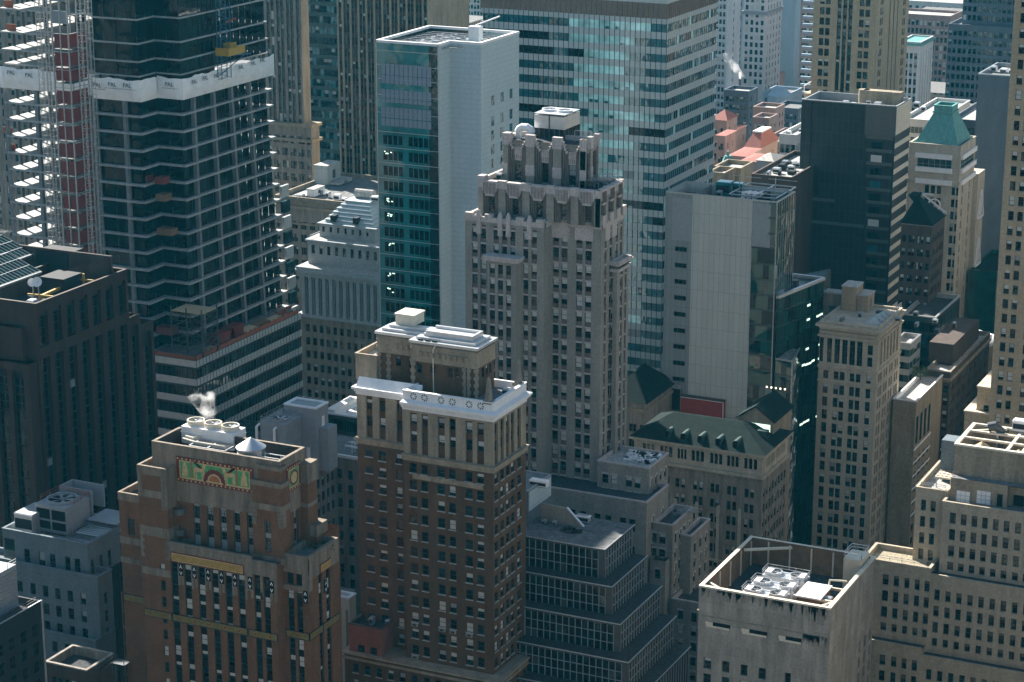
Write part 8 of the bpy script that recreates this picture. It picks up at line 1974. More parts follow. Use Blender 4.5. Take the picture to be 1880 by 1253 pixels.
# ================================================================== pale neoclassical office block
def neoclassical():
    c = P(1613.4, 600, 562); X1, Y0, Z = c.x, c.y, c.z; x0 = fx(1506, Y0, Z); yb = fy(1657, X1, Z)
    b = nb('stone_office_building', 'pale stone office building with tall top windows and a flat roof garden of skylights', 'office building', (x0+X1)/2, Y0)
    st = style(recess=.3, fm='fr_dk', var={0:5,5:2,1:1.2,6:1,3:.5}); stt = style(recess=.5, fm='fr_dk', bars=3, mull=1, rail=False, var={0:4,5:1})
    w = MB(); rnd = random.Random(91)
    zA, zB = onY(1560, 626, Y0)[1], onY(1560, 671, Y0)[1]; pit = 3.62
    dbl = [(1489,1498),(1507.7,1517.3),(1526.9,1536),(1537.9,1547),(1556.2,1565),(1567,1575.8),(1586,1594.8)]
    tall = [(1497,1506),(1517.5,1526.5),(1531,1540),(1545,1554),(1558.5,1567.5),(1572,1582)]
    tall = [(1503,1511),(1517.5,1526.5),(1531,1541),(1545,1555),(1558.5,1569),(1572,1582.5)]
    zr = onY(1540, 707, Y0)[1]; cd = cx(dbl, Y0, zr-10, x0)
    rows = [(z-2.65, z) for z in [zr-.1-pit*k for k in range(40)] if z > 5]
    z1 = onY(1540, 681, Y0)[1]
    tier(b, w, x0, X1, Y0, yb, 0, zB-1.2, F=dict(cols=cd, rows=rows+[(z1-2.6, z1-.3)], st=st, rnd=rnd), R=dict(cols=grid_cols(yb-Y0, 4, 1.25, .9, 2, .7), rows=rows+[(z1-2.6, z1-.3)], st=st, rnd=rnd))
    tier(b, w, x0, X1, Y0+.05, yb, zB-1.2, Z-.6, F=dict(cols=cx(tall, Y0, zA-5, x0), rows=[(zB, zA)], st=stt), R=dict(cols=grid_cols(yb-Y0, 6, 1.7, 2.2), rows=[(zB, zA)], st=stt))
    sw = cx([(1592.5,1601.5)], Y0, zA-5, x0)[0]
    for (za, zb_) in ((zA-3.2, zA-.6), (zB+.3, zB+2.8)): b.slots.append(((x0+sw[0], Y0+.02, za), (1,0), sw[1]-sw[0], zb_-za, st, 0))
    b.part(w, 'wall', M['neo'])
    cn = MB(); cn.box(x0-.3, X1+.3, Y0-.3, yb, zB-1.5, zB-.9); cn.box(x0-.2, X1+.2, Y0-.2, yb, z1-3.4, z1-3.0); cn.box(x0-.5, X1+.5, Y0-.5, yb+.5, Z-4.4, Z-3.9); cn.box(x0-1.0, X1+1.0, Y0-1.0, yb+.8, Z-1.6, Z-1.0)
    for k in range(44): a = x0+(X1-x0)*k/44; cn.box(a, a+.4, Y0-.8, Y0, Z-2.2, Z-1.6); cn.box(a, a+.3, Y0-.45, Y0, Z-3.3, Z-2.7)
    for k in range(20): a = Y0+(yb-Y0)*k/20; cn.box(X1, X1+.8, a, a+.5, Z-2.2, Z-1.6)
    b.part(cn, 'cornice', M['neo'])
    roofed(b, x0, X1, Y0, yb, Z-.6, M['roof_dk'], M['neo'], .8, .5, .3, .1)
    rl = MB(); pipe_rail(rl, [(x0,Y0+.3,Z-.2),(X1-.3,Y0+.3,Z-.2),(X1-.3,yb,Z-.2)], 1.3, .09, 1.2); b.part(rl, 'railing', M['steel'])
    zf = Z-1.35
    for i, (px_, yy) in enumerate(((1586,Y0+5.0),(1593,Y0+8.5),(1601,Y0+12))):
        x_ = fx(px_, yy, Z); s = MB(); s.poly([(x_,yy,zf+.2),(x_+5.5,yy,zf+.2),(x_+2.75,yy+1.3,zf+2.0)]); s.poly([(x_+5.5,yy,zf+.2),(x_+5.5,yy+2.6,zf+.2),(x_+2.75,yy+1.3,zf+2.0)], 1); s.poly([(x_+5.5,yy+2.6,zf+.2),(x_,yy+2.6,zf+.2),(x_+2.75,yy+1.3,zf+2.0)], 1); s.poly([(x_,yy+2.6,zf+.2),(x_,yy,zf+.2),(x_+2.75,yy+1.3,zf+2.0)], 0); s.box(x_-.1, x_+5.6, yy-.1, yy+2.7, zf, zf+.2, 2)
        b.part(s, 'skylight', [M['whitepanel'], M['glass_t'], M['steel']])
    roof_vents('small vent box on the pale stone office roof', 'vents on the pale stone office roof', [(x0+4+3.2*k, Y0+4+(k*6) % 16) for k in range(10)], zf, ('alu','grey','steel_dk'), .8, 1.8)
    return x0, X1, Y0, yb, Z
nx0, nx1, ny0, nyb, nZ = neoclassical()
rbox('weathered stone bulkhead on the rear of the pale stone office roof', 1546, 1573, 524, nyb-7, nZ-1.3, 'lime', 6); rbox('lower stone bulkhead right of the taller weathered one', 1574, 1594, 541, nyb-6.5, nZ-1.3, 'lime', 6); rbox('long grey stone wall box left of the weathered bulkhead', 1512, 1545, 536, nyb-3, nZ-1.3, 'lime_dk', 4)
# ================================================================== black slab tower with pale stripes
def black_slab():
    c = P(1646, 195.6, 668); X1, Y0, Z = c.x, c.y, c.z; x0 = fx(1474, Y0, Z); yb = fy(1673, X1, Z)
    b = nb('black_tower', 'black slab tower with diagonal looking pale stripes on its right side', 'office tower', (x0+X1)/2, Y0)
    w = MB(); w.box(x0, X1, Y0, yb, 0, Z-.3, 0, skip='T')
    xe = fx(1491, Y0, Z); w.box(x0-.2, xe, Y0-.4, Y0, 0, Z-.3, 0, skip='')
    b.part(w, 'wall', wallmat('black_brick', (.022,.026,.03), .8, 1.3, .1, 1.5, rough=.5, joint=(1.7,4.02,.10,.6,0.), jdark=1.5))
    fp = 4.02; g = MB(); xg = fx(1590, Y0, Z); zp = onY(1615, 250, Y0)[1]; g.box(xg, X1-.02, Y0-.05, Y0, zp, Z-.4); b.part(g, 'grey_panel', wallmat('taupe_panel', (.10,.095,.088), .9, 1.1, .05, .3))
    pp = MB(); yp0 = Y0+.3; zq = onX(1646, 248, X1)[1]; pp.box(X1, X1+.06, yp0, yb-.3, zq, Z-.4); b.part(pp, 'pale_side_panel', M['cream'])
    for k in range(60):
        zt = zq-k*fp
        if zt < 6: break
        s = MB(); s.box(X1, X1+.1, Y0, yb, zt-fp, zt-fp*.62); b.part(s, 'stripe', M['offwhite'])
    rr = random.Random(8); sl = MB(); st = style(recess=.1, frame=False, rail=False, gm='cw_black', gm2='cw_blue', var={0:5,5:3,1:.8,4:.7})
    xw0, xw1 = fx(1595, Y0, Z-30), fx(1615, Y0, Z-30)
    for k in range(40):
        zt = zp-2-k*fp*1.0
        if zt < 8: break
        b.slots.append(((xw0, Y0-.02, zt-2.2), (1,0), xw1-xw0, 2.2, st, pickvar(st, rr)))
    def band(*a): q = MB(); q.box(*a); b.part(q, 'taupe_band', bpy.data.materials['taupe_panel'])
    for (a, e, f_) in ((1482,1535,7.6),(1482,1590,9.4),(1482,1640,19)): band(fx(a, Y0, Z-20), fx(e, Y0, Z-20), Y0-.04, Y0, Z-f_*4.0-1.0, Z-f_*4.0)
    for k in range(30): zt = zp-k*fp; band(fx(1590, Y0, zt), X1-.6, Y0-.03, Y0, zt-1.1, zt-.1)
    roofed(b, x0, X1, Y0, yb, Z-.3, M['roof_gr'], M['grey'], 2.2, .4, .3, .05); e = MB(); e.box(x0, X1+.1, Y0-.1, Y0+.1, Z, Z+.12); b.part(e, 'roof_edge', M['white'])
    t = thing('plant_room', 'round ended pale plant enclosure on the black slab tower', 'plant room', (X1-14, Y0+6, Z-2)); m = MB(); m.box(X1-14, X1-2, yb-5, yb-1.5, Z-2.5, Z+2.2); m.cyl(X1-14, yb-3.2, Z-2.5, Z+2.2, 1.75, 16); m.build('casing', M['lime'], t)
    roof_vents('small unit on the black slab tower roof', 'units on the black slab tower roof', [(x0+6+3.6*k, Y0+5+(k*5) % 9) for k in range(9)], Z-2.5, ('alu','white','grey'), 1, 2.4)
black_slab()
# ================================================================== buff tower behind it
def buff():
    c = P(1610, -30, 775); X1, Y0, Z = c.x, c.y, c.z; x0 = fx(1496, Y0, Z); yb = fy(1672, X1, Z)
    b = nb('stone_tower', 'buff stone tower with paired windows behind the black slab tower', 'office tower', (x0+X1)/2, Y0)
    st = style(recess=.3, fm='fr_dk', var={0:4,5:2,1:1,3:1,6:1}); w = MB(); rows = [(z-2.5, z) for z in [Z-2-3.62*k for k in range(70)] if z > 5]; W = X1-x0
    pc = lambda *a: [(p*W, q*W) for p, q in a]
    w2 = pc((.11,.185),(.205,.28),(.83,.905),(.925,.99)); tr = pc((.40,.465),(.485,.55),(.57,.635))
    tr = pc((.385,.45),(.475,.54),(.565,.63)); 
    facade(b, w, (x0,Y0), (1,0), W*.33, 0, Z, cols=pc((.10,.175),(.195,.27)), rows=rows, st=st); facade(b, w, (x0+W*.33,Y0), (1,0), W*.36, 0, Z, cols=[(a-W*.33, e-W*.33) for a, e in tr], rows=rows, st=S_FAR, chan=(2, Z-1, .6, 1)); facade(b, w, (x0+W*.69,Y0), (1,0), W*.31, 0, Z, cols=[(a*W, e*W) for a, e in ((.05,.125),(.145,.22))], rows=rows, st=st)
    L = yb-Y0; facade(b, w, (X1,Y0), (0,1), L*.36, 0, Z, cols=grid_cols(L*.36, 1, 1.5, .4, 2, .5), rows=rows, st=st); facade(b, w, (X1,Y0+L*.36), (0,1), L*.36, 0, Z, cols=grid_cols(L*.36, 3, 1.5, .2), rows=rows, st=S_FAR, chan=(2, Z-1, .6, 1)); facade(b, w, (X1,Y0+L*.72), (0,1), L*.28, 0, Z, cols=grid_cols(L*.28, 1, 1.5, .4, 2, .5), rows=rows, st=st)
    w.poly([(X1,yb,0),(x0,yb,0),(x0,yb,Z),(X1,yb,Z)]); w.poly([(x0,yb,0),(x0,Y0,0),(x0,Y0,Z),(x0,yb,Z)]); deck(w, x0, X1, Y0, yb, Z); b.part(w, 'wall', [M['tan'], M['greydk']])
    # low shoulder with a white frame at its left
    t = MB(); zs = onY(1480, 172, Y0+6)[1]; xs = fx(1476, Y0+6, zs); t.box(xs, x0, Y0+6, yb, 0, zs); b.part(t, 'shoulder_wall', M['tan'])
    f = MB(); zt = onY(1476, 158, Y0+6)[1]; f.bar((xs,Y0+6,zt),(x0,Y0+8,zt+3), .35); f.bar((xs,Y0+6,zs),(xs,Y0+6,zt), .3); f.bar((xs,Y0+6,zs+.3),(x0,Y0+6,zs+.3), .3); f.build('roof_frame', M['white'], None, label='white steel frame beside the foot of the buff stone tower', cat='steel frame')
buff()
# ================================================================== tower with the copper green pyramid
def copper():
    c = P(1764, 269, 690); X1, Y0, Z = c.x, c.y, c.z; x0 = fx(1670, Y0, Z); yb = fy(1792, X1, Z)
    b = nb('postmodern_tower', 'pale stone tower under a blunt copper green pyramid roof', 'office tower', (x0+X1)/2, Y0)
    st = style(recess=.3, fm='fr_dk', var={0:4,5:2,3:.6,6:1}); w = MB(); zl = onY(1760, 335, Y0)[1]; pit = 3.9
    bw = style(recess=.4, fm='fr_lt', rail=False, mull=5, bars=1, gm='glass_t', var={0:3,5:1})
    zr = [onY(1700, y, Y0)[1] for y in (291, 316, 338)]
    tier(b, w, x0, X1, Y0, yb, zl, Z-.4, F=dict(cols=cx([(1683,1746)], Y0, Z-8, x0), rows=[(z-3.6, z) for z in zr if z-3.6 > zl], st=bw), R=dict(cols=[(1.2, yb-Y0-.8)], rows=[(z-3.6, z) for z in zr if z-3.6 > zl], st=bw))
    zz = zl; rows = [(z-2.6, z) for z in [zl-1.8-pit*k for k in range(50)] if z > 5]
    cw = cx([(1696,1704),(1707,1715),(1718,1726),(1745,1751.5),(1753.5,1760)], Y0, zl-8, x0); Yb2 = yb+14
    tier(b, w, x0, X1, Y0+.06, yb, 0, zl, F=dict(cols=cw, rows=rows, st=st), R=dict(cols=grid_cols(yb-Y0, 2, 1.3, .6), rows=rows, st=st))
    x2 = X1+1.5; z2 = onX(1809, 310.6, x2)[1]; y2 = fy(1809, x2, z2); w.box(x0+8, x2, yb-.01, y2, 0, z2)
    b.part(w, 'wall', [M['neo']])
    bay = MB()
    for z in zr: bay.box(fx(1681, Y0, z), fx(1748, Y0, z), Y0-.9, Y0-.05, z+.2, z+1.7); bay.box(X1+.05, X1+.8, Y0+1, yb-.5, z+.2, z+1.7)
    b.part(bay, 'balcony_front', M['white'])
    cn = MB(); cn.box(x0-.3, X1+.3, Y0-.3, yb+.3, zl-.8, zl); b.part(cn, 'cornice', M['neo'])
    r = MB(); zt = onY(1735, 205, (Y0+yb)/2)[1]; cxm, cym = (x0+X1)/2+.4, (Y0+yb)/2; hx, hy = (X1-x0)/2, (yb-Y0)/2
    r.frustum((cxm-hx*.88,cxm+hx*.80,cym-hy*.88,cym+hy*.88), Z-.3, (cxm-hx*.36,cxm+hx*.36,cym-hy*.36,cym+hy*.36), zt); b.part(r, 'pyramid_roof', M['copper'])
    t = MB(); t.box(cxm-hx*.4, cxm+hx*.4, cym-hy*.4, cym+hy*.4, zt, zt+.5); coping(t, cxm-hx*.36, cxm+hx*.36, cym-hy*.36, cym+hy*.36, zt+2.2, .3, .5, .2, 1.6); t.box(cxm-hx*.36, cxm+hx*.36, cym-hy*.36, cym+hy*.36, zt+.5, zt+2.2, skip='T'); b.part(t, 'roof_crown', M['copper'])
    roofed(b, x0, X1, Y0, yb, Z-.4, M['roof_dk'], M['neo'], .6, .5, .4, .1)
    # white trusses set in the walls
    def truss(P_, s):
        tr = MB(); a = [P_(0,0), P_(1,0), P_(.5,1)]
        for i in range(3): tr.bar(a[i], a[(i+1) % 3], .55)
        for k in range(14): q = 2*pi*k/14; e = 2*pi*(k+1)/14; tr.bar(P_(.42+.17*cos(q), .38+.28*sin(q)), P_(.42+.17*cos(e), .38+.28*sin(e)), .4)
        b.part(tr, 'truss', M['white'])
    tr = MB(); xa, za = onY(1692, 388, Y0-.4); xb = fx(1738, Y0-.4, za); zt2 = onY(1715, 358, Y0-.4)[1]
    tr.bar((xa,Y0-.4,zt2),(xb,Y0-.4,za), .55); tr.bar((xa+2,Y0-.4,za),(xb,Y0-.4,za), .55); tr.bar((xa,Y0-.4,zt2),(xa+3.6,Y0-.4,zt2), .5)
    for k in range(14): q = 2*pi*k/14; e = 2*pi*(k+1)/14; tr.bar((xa+4+1.9*cos(q),Y0-.4,za+2.4+1.9*sin(q)), (xa+4+1.9*cos(e),Y0-.4,za+2.4+1.9*sin(e)), .45)
    b.part(tr, 'truss', M['white'])
    for k in range(5): z_ = z2-5-k*16; truss(lambda u, v: (x2+.3, yb+1+u*(y2-yb-2), z_-10+v*9), 1)
copper()
b, x0, x1, y0, yb, Z = block('brick_building', 'brown brick building with a dark green pyramid roof right of the black slab', 'office building', (1711,415), 640, 1655, 1735, 'brick_dk', S_OFF, 3, 4, 1.2, 4.0, 2.2, 3.5, 2, .8, .6, cope='lime_dk', depth=None, seed=12)
r = MB(); r.frustum((x0-.4,x1+.4,y0-.4,yb+.4), Z+.02, (x0+3,x1-9,y0+5,yb-4), onY(1675, 358, y0+6)[1]); b.part(r, 'pyramid_roof', M['green_dk'])
# ================================================================== lower right infill
b, x0, x1, y0, yb, Z = block('office_building', 'sheer black glazed block with a pale roof edge below the brown pyramid building', 'office building', (1718,583), 622, 1655, 1763, 'spand_dk', style(recess=.08, frame=False, rail=False, gm='cw_black', gm2='cw_blue', var={0:5,5:1}), 9, 7, 1.6, 3.8, 2.6, 2, 1, .3, .3, cope='alu', rm='roof_dk', seed=13)
b, x0, x1, y0, yb, Z = block('office_building', 'red brown office block with flat pale roof at the end of the side street', 'office building', (1745,683), 596, 1700, 1818, 'brick_dk', S_OFF, 2, 7, 1.3, 3.7, 2.2, 4.2, 2, .7, .8, cope='lime_dk', rm='roof_lt', seed=14)
cn = MB(); cn.box(x0-.5, x1+.5, y0-.5, yb, Z-2.6, Z-2.0); 
for q in range(24): cn.box(x0+(x1-x0)*q/24, x0+(x1-x0)*(q+.5)/24, y0-.4, y0, Z-3.2, Z-2.6)
b.part(cn, 'cornice', M['lime']); hd = MB(); hd.box(x1-9, x1-2, y0+10, yb-6, Z-.8, Z+5); b.part(hd, 'roof_bulkhead', M['brick_dk'])
def curved():
    c = P(1819, 640, 640); X, Y, Z = c.x, c.y, c.z; x0 = fx(1740, Y, Z)
    b = nb('curved_building', 'pale stone building with a curved white roof rim', 'office building', X-8, Y)
    pl = [(x0, Y), (X-3, Y-1)]+[(X-9+9*sin(a), Y+9-9*cos(a)) for a in [pi*k/20 for k in range(4, 16)]]+[(x0, Y+22)]
    m = MB(); m.prism(pl, 0, Z-.8, cap=False); b.part(m, 'wall', M['lime']); r = MB(); r.poly([(p[0],p[1],Z-1.2) for p in pl]); b.part(r, 'roof', M['roof_gr'])
    e = MB(); n = len(pl); q = [(x0+(p[0]-x0)*.94, Y+10+(p[1]-Y-10)*.90) for p in pl]
    for i in range(n): j = (i+1) % n; e.poly([(*pl[i],Z-.8),(*pl[j],Z-.8),(*pl[j],Z),(*pl[i],Z)]); e.poly([(*pl[i],Z),(*pl[j],Z),(*q[j],Z),(*q[i],Z)]); e.poly([(*q[j],Z-1.2),(*q[i],Z-1.2),(*q[i],Z),(*q[j],Z)])
    b.part(e, 'roof_rim', M['white'])
curved()
def terrace_block():
    b, x0, x1, y0, yb, Z = block('terrace_building', 'slim grey green office block stepping down to a planted terrace', 'office building', (1672,631), 600, 1640, 1691, 'grey', style(recess=.1, frame=False, rail=False, gm='cw_green', gm2='glass_t', var={0:3,5:3,6:.6}), 2, 3, 4.2, 3.7, 2.0, 2, 1, .3, .2, cope='steel', rm='roof_lt', seed=15)
    c = P(1682, 737, 572); X1, Y0, Z2 = c.x, c.y, c.z; xa = fx(1640, Y0, Z2); y2 = fy(1713, X1, Z2)
    w = MB(); st = style(recess=.15, fm='fr_dk', gm='glass_t', var={0:3,5:2}); tier(b, w, xa, X1, Y0, max(y2, y0+4), 0, Z2-.3, R=dict(cols=grid_cols(y2-Y0, 4, (y2-Y0)/4*.55, .4), rows=[(Z2-13, Z2-5)]+[(z-2.0, z) for z in [Z2-17-3.8*k for k in range(20)] if z > 5], st=st)); b.part(w, 'lower_wall', M['lime'])
    roofed(b, xa, X1, Y0, max(y2, y0+4), Z2-.3, M['roof_lt'], M['white'], .9, .4, .3)
    bt = MB(); 
    for k in range(6): z = Z2-14-k*3.8; bt.box(X1, X1+.15, Y0, y2, z-.2, z+.3)
    b.part(bt, 'belt_course', M['white'])
    t = thing('tree', 'small dark tree on the planted terrace of the slim grey green block', 'tree', (X1-6, y0-3, Z2-1.2)); rr = random.Random(3); m = MB(); cxx, cyy = fx(1690, y0-3, Z2), y0-3.0
    for k in range(260):
        a, q, e = rr.uniform(0, 2*pi), rr.uniform(.3, 1)**.5, rr.uniform(0, 1); p = Vector((cxx+2.2*q*cos(a), cyy+1.8*q*sin(a), Z2+.2+2.2*e)); d1 = Vector((rr.uniform(-1,1),rr.uniform(-1,1),rr.uniform(-1,1)))*.4; d2 = Vector((rr.uniform(-1,1),rr.uniform(-1,1),rr.uniform(-1,1)))*.4; m.poly([p,p+d1,p+d1+d2,p+d2])
    m.build('crown', M['plant'], t, solid=False); MB().cyl(cxx, cyy, Z2-1.2, Z2+1.2, .2, 8, r1=.12).build('trunk', M['brown'], t)
terrace_block()
b, x0, x1, y0, yb, Z = block('brick_building', 'plain brown side street block below the planted terrace building', 'building', (1665,868), 585, 1640, 1700, 'brick_dk', S_DIM, 0, 0, 1.3, 3.8, 2.2, depth=30, seed=16, rm='roof_dk')
# ================================================================== tan brick tower at the right edge
def tan_tower():
    c = P(1838, 400, 482); X0, Y0 = c.x, c.y; X1 = X0+30; Z = CAMZ+5; yb = Y0+26
    b = nb('brick_tower', 'tall tan brick tower cut off by the right edge of the view', 'office tower', X0+10, Y0)
    st = style(recess=.25, fm='fr_dk', var={0:4,1:1.6,2:1.4,3:1,4:.8,5:1.4,6:.6}, sill=True, sm='lime'); w = MB(); zr = onY(1853, 137, Y0)[1]; pit = (zr-onY(1853-19, 137+26.5*12, Y0)[1])/12
    pit = 3.35; rows = [(z-2.05, z) for z in [zr-pit*k for k in range(-6, 60)] if 4 < z < Z-3]
    g = onY(1850, 138, Y0)[1]
    cols = cx([(1848.5,1858.7),(1865.4,1875.6)], Y0, onY(1848, 430, Y0)[1], X0); p0 = cols[1][1]+1.9; cols += [(p0, p0+1.25), (p0+2.1, p0+3.35), (p0+7, p0+8.25), (p0+9.1, p0+10.35)]
    tier(b, w, X0, X1, Y0, yb, 0, Z, F=dict(cols=cols, rows=rows, st=st, rnd=random.Random(22))); deck(w, X0, X1, Y0, yb, Z)
    b.part(w, 'wall', M['tan'])
    # stepped shoulders low on the left
    s = MB(); z1 = onY(1798, 712, Y0+3)[1]; xa = fx(1795, Y0+3, z1); tier(b, s, xa, X0, Y0+3, yb, 0, z1, F=dict(cols=[(1.6,2.8)], rows=[(z-2.0, z) for z in [z1-4-pit*k for k in range(20)] if z > 4], st=st)); z2 = onY(1773, 757, Y0+1.5)[1]; xb = fx(1771, Y0+1.5, z2); tier(b, s, xb, X0, Y0+1.5, yb, 0, z2, F=dict(cols=[(1.5,2.8),(5,6.2)], rows=[(z-2.0, z) for z in [z2-3-pit*k for k in range(20)] if z > 4], st=st)); b.part(s, 'shoulder_wall', M['tan'])
    cp = MB(); cp.box(xa-.2, X0, Y0+2.8, yb, z1, z1+.4); cp.box(xb-.2, X0-.0, Y0+1.3, Y0+2.8, z2, z2+.4); cp.box(xb-.2, xa-.2, Y0+2.8, yb, z2, z2+.4); b.part(cp, 'shoulder_coping', M['neo'])
tan_tower()
# ================================================================== far city behind
M['far_b'] = wallmat('far_haze_blue_stone', (.36,.44,.51), .85, 1.1, .05, .3); M['far_p'] = wallmat('far_pink_brick', (.34,.25,.23), .8, 1.1, .05, .4); M['far_w'] = wallmat('far_haze_pale_stone', (.55,.57,.57), .85, 1.1, .05, .3); M['far_d'] = wallmat('far_dark_brick', (.10,.12,.15), .8, 1.2, .05, .4)  # blue and pale far stone lightened to paint in distance haze
def far(label, corner, D, left, right, mat, nF, nR, ww=1.4, pit=3.9, wh=2.4, st=S_FAR, cat='office tower', **k):
    k.setdefault('off', 3); return block(k.pop('name', 'far_building'), label, cat, corner, D, left, right, mat, st, nF, nR, ww, pit, wh, **k)
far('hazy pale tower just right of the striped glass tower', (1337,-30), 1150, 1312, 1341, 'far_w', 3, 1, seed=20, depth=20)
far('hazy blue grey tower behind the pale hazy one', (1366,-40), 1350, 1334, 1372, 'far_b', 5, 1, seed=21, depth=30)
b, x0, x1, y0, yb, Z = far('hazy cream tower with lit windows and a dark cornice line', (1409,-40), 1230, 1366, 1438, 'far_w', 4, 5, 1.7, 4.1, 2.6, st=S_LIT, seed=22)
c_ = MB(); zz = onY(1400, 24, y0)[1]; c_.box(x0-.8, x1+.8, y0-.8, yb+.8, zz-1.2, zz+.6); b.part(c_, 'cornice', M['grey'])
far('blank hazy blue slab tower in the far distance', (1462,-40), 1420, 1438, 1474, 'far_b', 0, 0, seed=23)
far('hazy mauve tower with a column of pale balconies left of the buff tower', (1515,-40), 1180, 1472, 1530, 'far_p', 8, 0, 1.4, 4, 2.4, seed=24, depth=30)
b, x0, x1, y0, yb, Z = BLDS[-1], *[0]*5
q = P(1474, 60, 1179); m = MB()
for k in range(34): z = q.z+40-4*k; m.box(q.x, q.x+5.5, q.y-1.8, q.y-.05, z, z+1.0)
BLDS[-1].part(m, 'balcony', M['far_b'])
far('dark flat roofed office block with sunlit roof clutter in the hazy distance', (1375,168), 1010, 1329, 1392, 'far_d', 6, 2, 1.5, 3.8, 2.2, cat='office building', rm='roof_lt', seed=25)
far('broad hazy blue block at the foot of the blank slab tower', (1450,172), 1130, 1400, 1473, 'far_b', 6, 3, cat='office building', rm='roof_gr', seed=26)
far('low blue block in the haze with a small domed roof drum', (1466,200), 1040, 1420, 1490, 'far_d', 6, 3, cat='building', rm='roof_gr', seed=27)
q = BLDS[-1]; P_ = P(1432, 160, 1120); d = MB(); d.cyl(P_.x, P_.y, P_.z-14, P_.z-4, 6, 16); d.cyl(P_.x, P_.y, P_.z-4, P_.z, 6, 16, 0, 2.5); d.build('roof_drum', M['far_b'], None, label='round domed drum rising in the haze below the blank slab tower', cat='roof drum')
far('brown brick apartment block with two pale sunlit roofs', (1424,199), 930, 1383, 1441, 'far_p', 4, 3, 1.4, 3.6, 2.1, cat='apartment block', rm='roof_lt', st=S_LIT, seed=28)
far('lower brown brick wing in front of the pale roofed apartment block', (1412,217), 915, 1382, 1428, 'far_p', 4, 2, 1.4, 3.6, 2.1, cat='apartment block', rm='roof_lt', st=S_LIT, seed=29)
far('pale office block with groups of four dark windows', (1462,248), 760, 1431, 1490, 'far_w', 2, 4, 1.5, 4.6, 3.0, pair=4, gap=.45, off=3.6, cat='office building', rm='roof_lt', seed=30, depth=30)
roof_vents('bright unit on the pale roof beside the black slab tower', 'units on the pale block roof', [(BLDS[-1].o.location.x-2+2.2*k, BLDS[-1].o.location.y+4+(k*7) % 22) for k in range(7)], P(1462,248,760).z-1.3, ('white','alu'), 1, 2)
# red roofed church group
def hiproof(label, corner, D, left, right, apex, mat='tile_red', wall='far_p', sq=.0, depth=12, name='church_tower', cat='church tower', cap=None):
    b, x0, x1, y0, yb, Z = far(label, corner, D, left, right, wall, 2, 2, 1.0, 5, 2.4, cat=cat, depth=depth, name=name, deep=.2); zt = onY((left+corner[0])/2, apex, (y0+yb)/2)[1]; r = MB(); e = .5; cx_, cy_ = (x0+x1)/2, (y0+yb)/2; hx, hy = (x1-x0)/2*sq, (yb-y0)/2*sq
    r.frustum((x0-e,x1+e,y0-e,yb+e), Z+.05, (cx_-hx-.05,cx_+hx+.05,cy_-hy-.05,cy_+hy+.05), zt); b.part(r, 'hipped_roof', M[mat])
    if cap: c_ = MB(); c_.box(cx_-hx-.4, cx_+hx+.4, cy_-hy-.4, cy_+hy+.4, zt, zt+.5); b.part(c_, 'ridge_cap', M[cap])
hiproof('brown church tower with a red tiled pyramid roof beside the striped glass tower', (1334,222), 840, 1306, 1345, 200)
hiproof('low brown apse with a small red tiled roof below the church tower', (1331,250), 815, 1316, 1338, 243, sq=.1)
hiproof('small red tiled turret right of the brown church tower', (1351,240), 850, 1342, 1357, 231)
hiproof('tall steep red church roof with a flat pale top', (1395,273), 800, 1368, 1404, 238, sq=.5, cap='far_w', name='church', cat='church', depth=20)
hiproof('long red gabled church roof in front of the steep one', (1369,288), 770, 1340, 1388, 277, sq=.45, name='church', cat='church', depth=16)
hiproof('second red church roof nearest the tan flat roofed annex', (1392,298), 755, 1362, 1402, 286, sq=.3, name='church', cat='church', depth=14)
q = P(1336, 298, 752); d = MB(); d.cyl(q.x, q.y, q.z-12, q.z+.1, 1.9, 12, 1); d.cyl(q.x, q.y, q.z+.1, q.z+2.2, 2.1, 12, 0, 1.2); d.cyl(q.x, q.y, q.z+2.2, q.z+3.8, .5, 8); d.build('cupola', [M['copper'], M['far_w']], None, label='slim verdigris cupola between the red church roofs', cat='cupola')
far('tan flat roofed annex in front of the red church roofs', (1360,309), 700, 1312, 1372, 'lime', 0, 0, cat='building', rm='roof_lt', depth=12, seed=31)
far('low tan box building at the edge of the striped glass tower', (1330,318), 690, 1300, 1343, 'lime', 0, 0, cat='building', rm='roof_lt', depth=10, seed=32)
b, x0, x1, y0, yb, Z = far('slate grey tank house with a pale pyramid lid', (1419,297), 690, 1389, 1429, 'grey', 0, 0, cat='tank house', depth=11, seed=33, deep=.2); r = MB(); r.frustum((x0-.4,x1+.4,y0-.4,yb+.4), Z+.05, ((x0+x1)/2-.1,(x0+x1)/2+.1,(y0+yb)/2-.1,(y0+yb)/2+.1), onY(1408, 280, (y0+yb)/2)[1]); b.part(r, 'pyramid_lid', M['roof_lt'])
b, x0, x1, y0, yb, Z = far('cluttered low roof behind the grey panel tower', (1454,326), 660, 1380, 1466, 'brick_dk', 0, 0, cat='building', rm='roof_lt', depth=40, seed=34)
rr = random.Random(77); roof_vents('pale unit on the cluttered roof behind the panel tower', 'units on the cluttered low roof', [(rr.uniform(x0+2, x1-3), rr.uniform(y0+2, y0+24)) for _ in range(16)], Z-1.3, ('white','alu','steel','greydk'), .8, 2.6)
